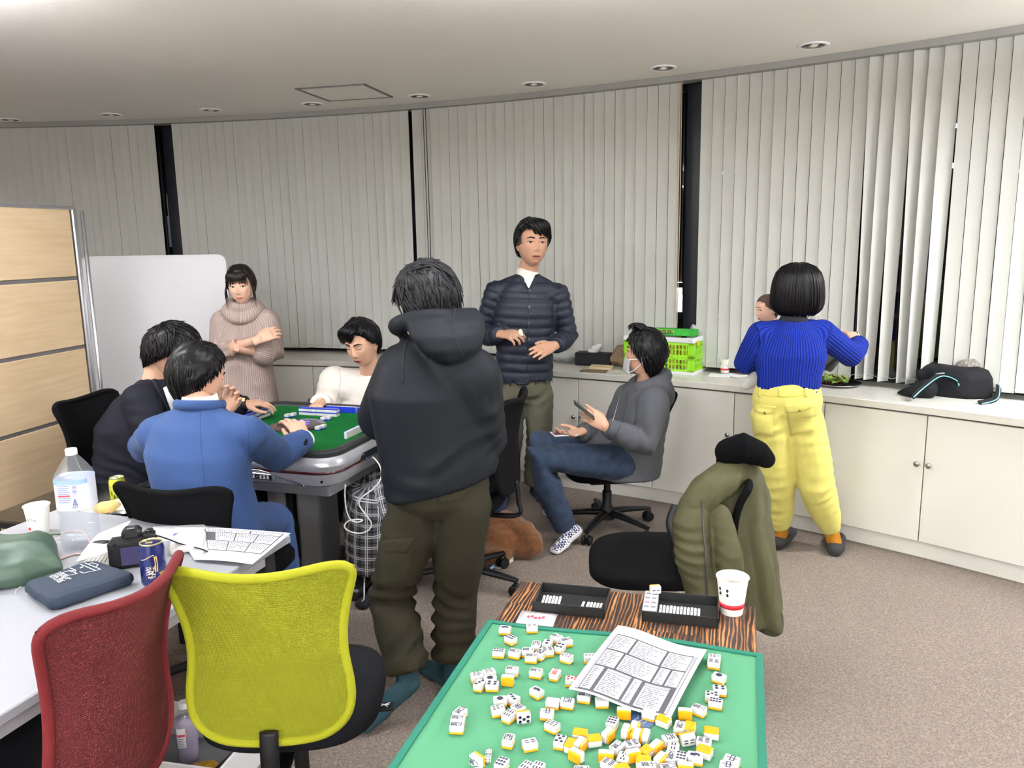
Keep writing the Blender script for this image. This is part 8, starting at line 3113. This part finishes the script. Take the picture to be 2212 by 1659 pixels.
# lid sheet and wrap box across the top
wq = MC @ Vector((.275, .10, CH + .001))
wb = thing('wrap_box', 'long green cling film box lying on top of the crate', 'box', (wq.x, wq.y, CT + CH + .0015), math.radians(-26))
mb = MB(); mb.box((0, 0, .022), (.33, .046, .044), bev=.003); mb.build('carton', mat('wrap_green', rgb(50, 150, 50), .35, var=(30, .25)), wb)
mb = MB(); mb.box((-.115, -.0235, .022), (.085, .0012, .034)); mb.box((-.03, -.0238, .024), (.105, .0012, .026)); mb.build('print_patch', mat('wrap_lime', rgb(150, 200, 40), .4), wb)
for tx, x, z, sz, m_ in (('50m', -.128, .022, .026, mat('wrap_yellow', rgb(246, 236, 70), .5)), ('サランラップ', -.030, .022, .0165, mat('wrap_yellow2', rgb(250, 240, 120), .5))):
 if 'サ' in tx:
  mb = MB(); mb.box((-.030, -.0246, .022), (.098, .0006, .0215)); mb.build('print_panel', mat('wrap_dark', rgb(24, 70, 30), .5), wb)
 me = text_mesh(tx, sz, res=1); me.materials.append(m_)
 o = link('print_text', me, wb)
 o.matrix_local = Matrix.Translation((x, -.0252, z)) @ Matrix.Rotation(PI / 2, 4, 'X')
# white carrier bag sticking out of the crate
pq = MC @ Vector((.43, .22, CH))
wbag = thing('carrier_bag', 'white plastic carrier bag with raised handles behind the cling film box', 'bag', pq, world=True)
def wf(mb):
 mb.capsule([pq + Vector((-.07, .0, -.02)), pq + Vector((-.04, 0, .03)), pq + Vector((.0, 0, .02))], [.035, .040, .03], 12)
 mb.ellipsoid(pq + Vector((.03, 0, .0)), (.06, .05, .04), 14, 8)
 pts = [pq + Vector((.025, 0, .03)), pq + Vector((.02, 0, .09)), pq + Vector((.06, 0, .125)), pq + Vector((.105, 0, .11)), pq + Vector((.10, 0, .06)), pq + Vector((.06, 0, .02))]
 mb.tube(cat(pts, 5), .0125, 10, flat=.7)
garment('film', wbag, clear_mat('film_white', (.92, .92, .93), .62, .2), wf, .006, 1, ((.006, 28, 9),))

c = on_ct(1566, 806)
paper_cup('small white paper cup with a red stripe standing on napkins on the counter', (c.x, c.y, CT + .004), .92, 'black', rz=-.6)
for k, (px, py, rz, lab) in enumerate(((1555, 812, .2, 'white paper napkin left under the small paper cup'), (1585, 812, -.3, 'white paper napkin right of the small paper cup'))):
 q = on_ct(px, py)
 nq = thing('napkin', lab, 'napkin', (q.x, q.y, CT), world=True)
 garment('tissue_sheet', nq, mat('tissue_white', rgb(240, 240, 244), .9), lambda mb: mb.box((q.x, q.y, CT + .003), (.13, .10, .005), rot=rz - .6), .004, 0, ((.0016, 40, 3 + k),))

# the black serving tray she tips and the silver plate with salad
a, b, c_, d = P(1752, 795, 4.12), P(1795, 806, 3.98), P(1858, 722, 3.97), P(1815, 735, 4.18)
trh = thing('serving_tray', 'glossy black serving tray held tilted by the woman in blue', 'tray', (a + b + c_ + d) / 4, world=True)
nrm = (b - a).cross(d - a).normalized()
if nrm.y > 0:
 nrm = -nrm
mb = MB()
ring0 = []
for p_, q_ in ((a, b), (b, c_), (c_, d), (d, a)):
 for k in range(6):
  ring0.append(p_.lerp(q_, .06 + .88 * k / 5))
ct_ = (a + b + c_ + d) / 4
mb.loft([[ct_ + (p - ct_) * k_ + nrm * h_ for p in ring0] for k_, h_ in ((1.0, .018), (1.02, .018), (.95, -.002), (.90, -.004), (.2, -.004), (.2, 0), (.90, 0), (.94, .002), (1.0, .018))])
mb.build('tray_shell', mat('tray_gloss', rgb(8, 8, 9), .3, coat=.2), trh, True, 40)
pq = on_ct(1808, 832)
sp_ = thing('plate', 'round silver plate of salad on the counter', 'plate', (pq.x, pq.y, CT))
mb = MB(); mb.lathe([(.07, 0), (.085, .002), (.125, .014), (.127, .017), (.122, .016), (.085, .006), (.001, .005)], n=48); mb.build('dish', mat('silver_plate', rgb(200, 202, 206), .15, metal=.95), sp_, True)
rr_ = random.Random(11)
LEAFC = [rgb(120, 140, 60), rgb(86, 110, 44), rgb(150, 164, 90)]
for k in range(16):
 a_ = rr_.uniform(0, 2 * PI); r_ = rr_.uniform(.01, .08)
 base = Vector((pq.x + r_ * math.cos(a_), pq.y + r_ * math.sin(a_) * .8, CT + .014 + rr_.uniform(0, .018)))
 mb = MB()
 rz_ = rr_.uniform(0, 6.28); L_ = rr_.uniform(.045, .075); W_ = rr_.uniform(.018, .03)
 rows = []
 for j in range(7):
  v = j / 6
  wv_ = W_ * math.sin(PI * (.1 + .85 * v)) + .002
  zz = .012 * math.sin(v * PI) + .005 * math.sin(v * 12 + k)
  row = [Vector((L_ * (v - .5), u * wv_, zz + .006 * abs(u) + .004 * math.sin(u * 5 + v * 9 + k))) for u in (-1, -.5, 0, .5, 1)]
  rows.append(row + [p - Vector((0, 0, .0012)) for p in row[::-1]])
 M_ = Matrix.Translation(base) @ Matrix.Rotation(rz_, 4, 'Z') @ Matrix.Rotation(rr_.uniform(-.5, .5), 4, 'X')
 mb.loft([[M_ @ p for p in r] for r in rows])
 o = mb.build('lettuce_leaf', mat('leaf_%d' % (k % 3), LEAFC[k % 3], .6, var=(60, .2)), None, True)
 tag(o, 'green lettuce leaf on the silver plate', 'leaf', 'lettuce leaves on the silver plate')
for k, (px, py) in enumerate(((1782, 822), (1797, 826), (1812, 824), (1790, 830))):
 q = on_ct(px, py)
 t = thing('tomato', 'small red tomato piece on the silver plate, %s from the left' % ['first', 'third', 'fourth', 'second'][k], 'tomato', (q.x, q.y, CT + .012), group='tomatoes on the plate')
 mb = MB(); mb.ellipsoid((0, 0, .012), (.015, .015, .013), 14, 8); mb.build('flesh', mat('tomato_red', rgb(170, 40, 34), .3), t, True)
q = on_ct(1776, 806)
wc = thing('bowl', 'small white plastic bowl behind the silver plate', 'bowl', (q.x - .03, q.y + .02, CT))
mb = MB(); mb.lathe([(.03, 0), (.045, .003), (.06, .03), (.062, .031), (.058, .03), (.043, .006), (.001, .005)], n=32); mb.build('shell', M_WHITE, wc, True)

# black bag with a grey patterned knit in it
bq = on_ct(2045, 862)
bg = thing('bag', 'open black bag with pale blue piping lying on the counter at the right', 'bag', bq, world=True)
FB = cloth('bag_black', rgb(20, 21, 24), .75, bump=(300, .2))
tq = wtan(2.2)
def bgf(mb):
 c = on_ct(2060, 852)
 rows = []
 for z, k in ((.004, 1.0), (.05, 1.04), (.10, .98), (.135, .85), (.145, .6)):
  rows.append([c + Vector((0, 0, z)) + tq * (.165 * k * math.cos(a)) + Vector((-tq.y, tq.x, 0)) * (.105 * k * math.sin(a)) for a in [2 * PI * q_ / 28 for q_ in range(28)]])
 mb.loft(rows)
 mb.capsule([on_ct(2000, 858) + Vector((0, 0, .045)), on_ct(1965, 856) + Vector((0, 0, .022)), on_ct(1940, 852) + Vector((0, 0, .010))], [.055, .030, .010], 12)
 mb.capsule([on_ct(1990, 848) + Vector((0, 0, .09)), on_ct(2040, 842) + Vector((0, 0, .145)), on_ct(2090, 846) + Vector((0, 0, .14)), on_ct(2118, 850) + Vector((0, 0, .10))], [.03, .032, .032, .035], 12)
garment('shell', bg, FB, bgf, .008, 2, ((.008, 10, 23), (.004, 24, 24)))
mb = MB()
p1 = [on_ct(1970, 868) + Vector((0, 0, .025)), on_ct(1990, 862) + Vector((0, -.02, .07)), on_ct(2020, 858) + Vector((0, -.03, .115)), on_ct(2050, 862) + Vector((0, -.03, .105)), on_ct(2058, 866) + Vector((0, -.03, .085))]
mb.tube(cat(p1, 6), .016, 8, flat=.3, up=(0, -1, 0)); mb.tube(cat([on_ct(2125, 856) + Vector((0, 0, .10)), on_ct(2150, 858) + Vector((0, -.01, .075)), on_ct(2145, 866) + Vector((0, -.02, .02)), on_ct(2110, 872) + Vector((0, -.02, .006))], 6), .015, 8, flat=.3); mb.build('strap', FB, bg, True)
mb = MB(); mb.tube([p + Vector((-.003, -.018, .002)) for p in cat(p1, 6)], .0028, 6); mb.tube([p + Vector((.0, -.016, .0)) for p in cat([on_ct(2150, 858) + Vector((0, -.01, .075)), on_ct(2145, 866) + Vector((0, -.02, .02)), on_ct(2112, 872) + Vector((0, -.02, .006))], 6)], .0028, 6); mb.build('piping', mat('piping_blue', rgb(130, 196, 206), .6), bg, True)
mb = MB(); mb.tube(cat([on_ct(2010, 858) + Vector((0, -.03, .125)), on_ct(2024, 858) + Vector((0, -.035, .130)), on_ct(2034, 858) + Vector((0, -.035, .122))], 4), .003, 6); mb.build('buckle', M_STEEL, bg, True)
kg = on_ct(2085, 852)
kt = thing('knit_scarf', 'grey and white patterned knit stuffed in the black bag', 'scarf', kg + Vector((0, 0, .12)), world=True)
garment('wool', kt, mat('knit_grey', rgb(120, 116, 110), .95, var=(90, .6), bump=(200, .6)), lambda mb: (mb.ellipsoid(kg + Vector((0, -.015, .150)), (.062, .05, .042), 16, 8), mb.ellipsoid(kg + Vector((.05, -.02, .135)), (.04, .04, .035), 14, 8)), .006, 2, ((.005, 30, 3),))
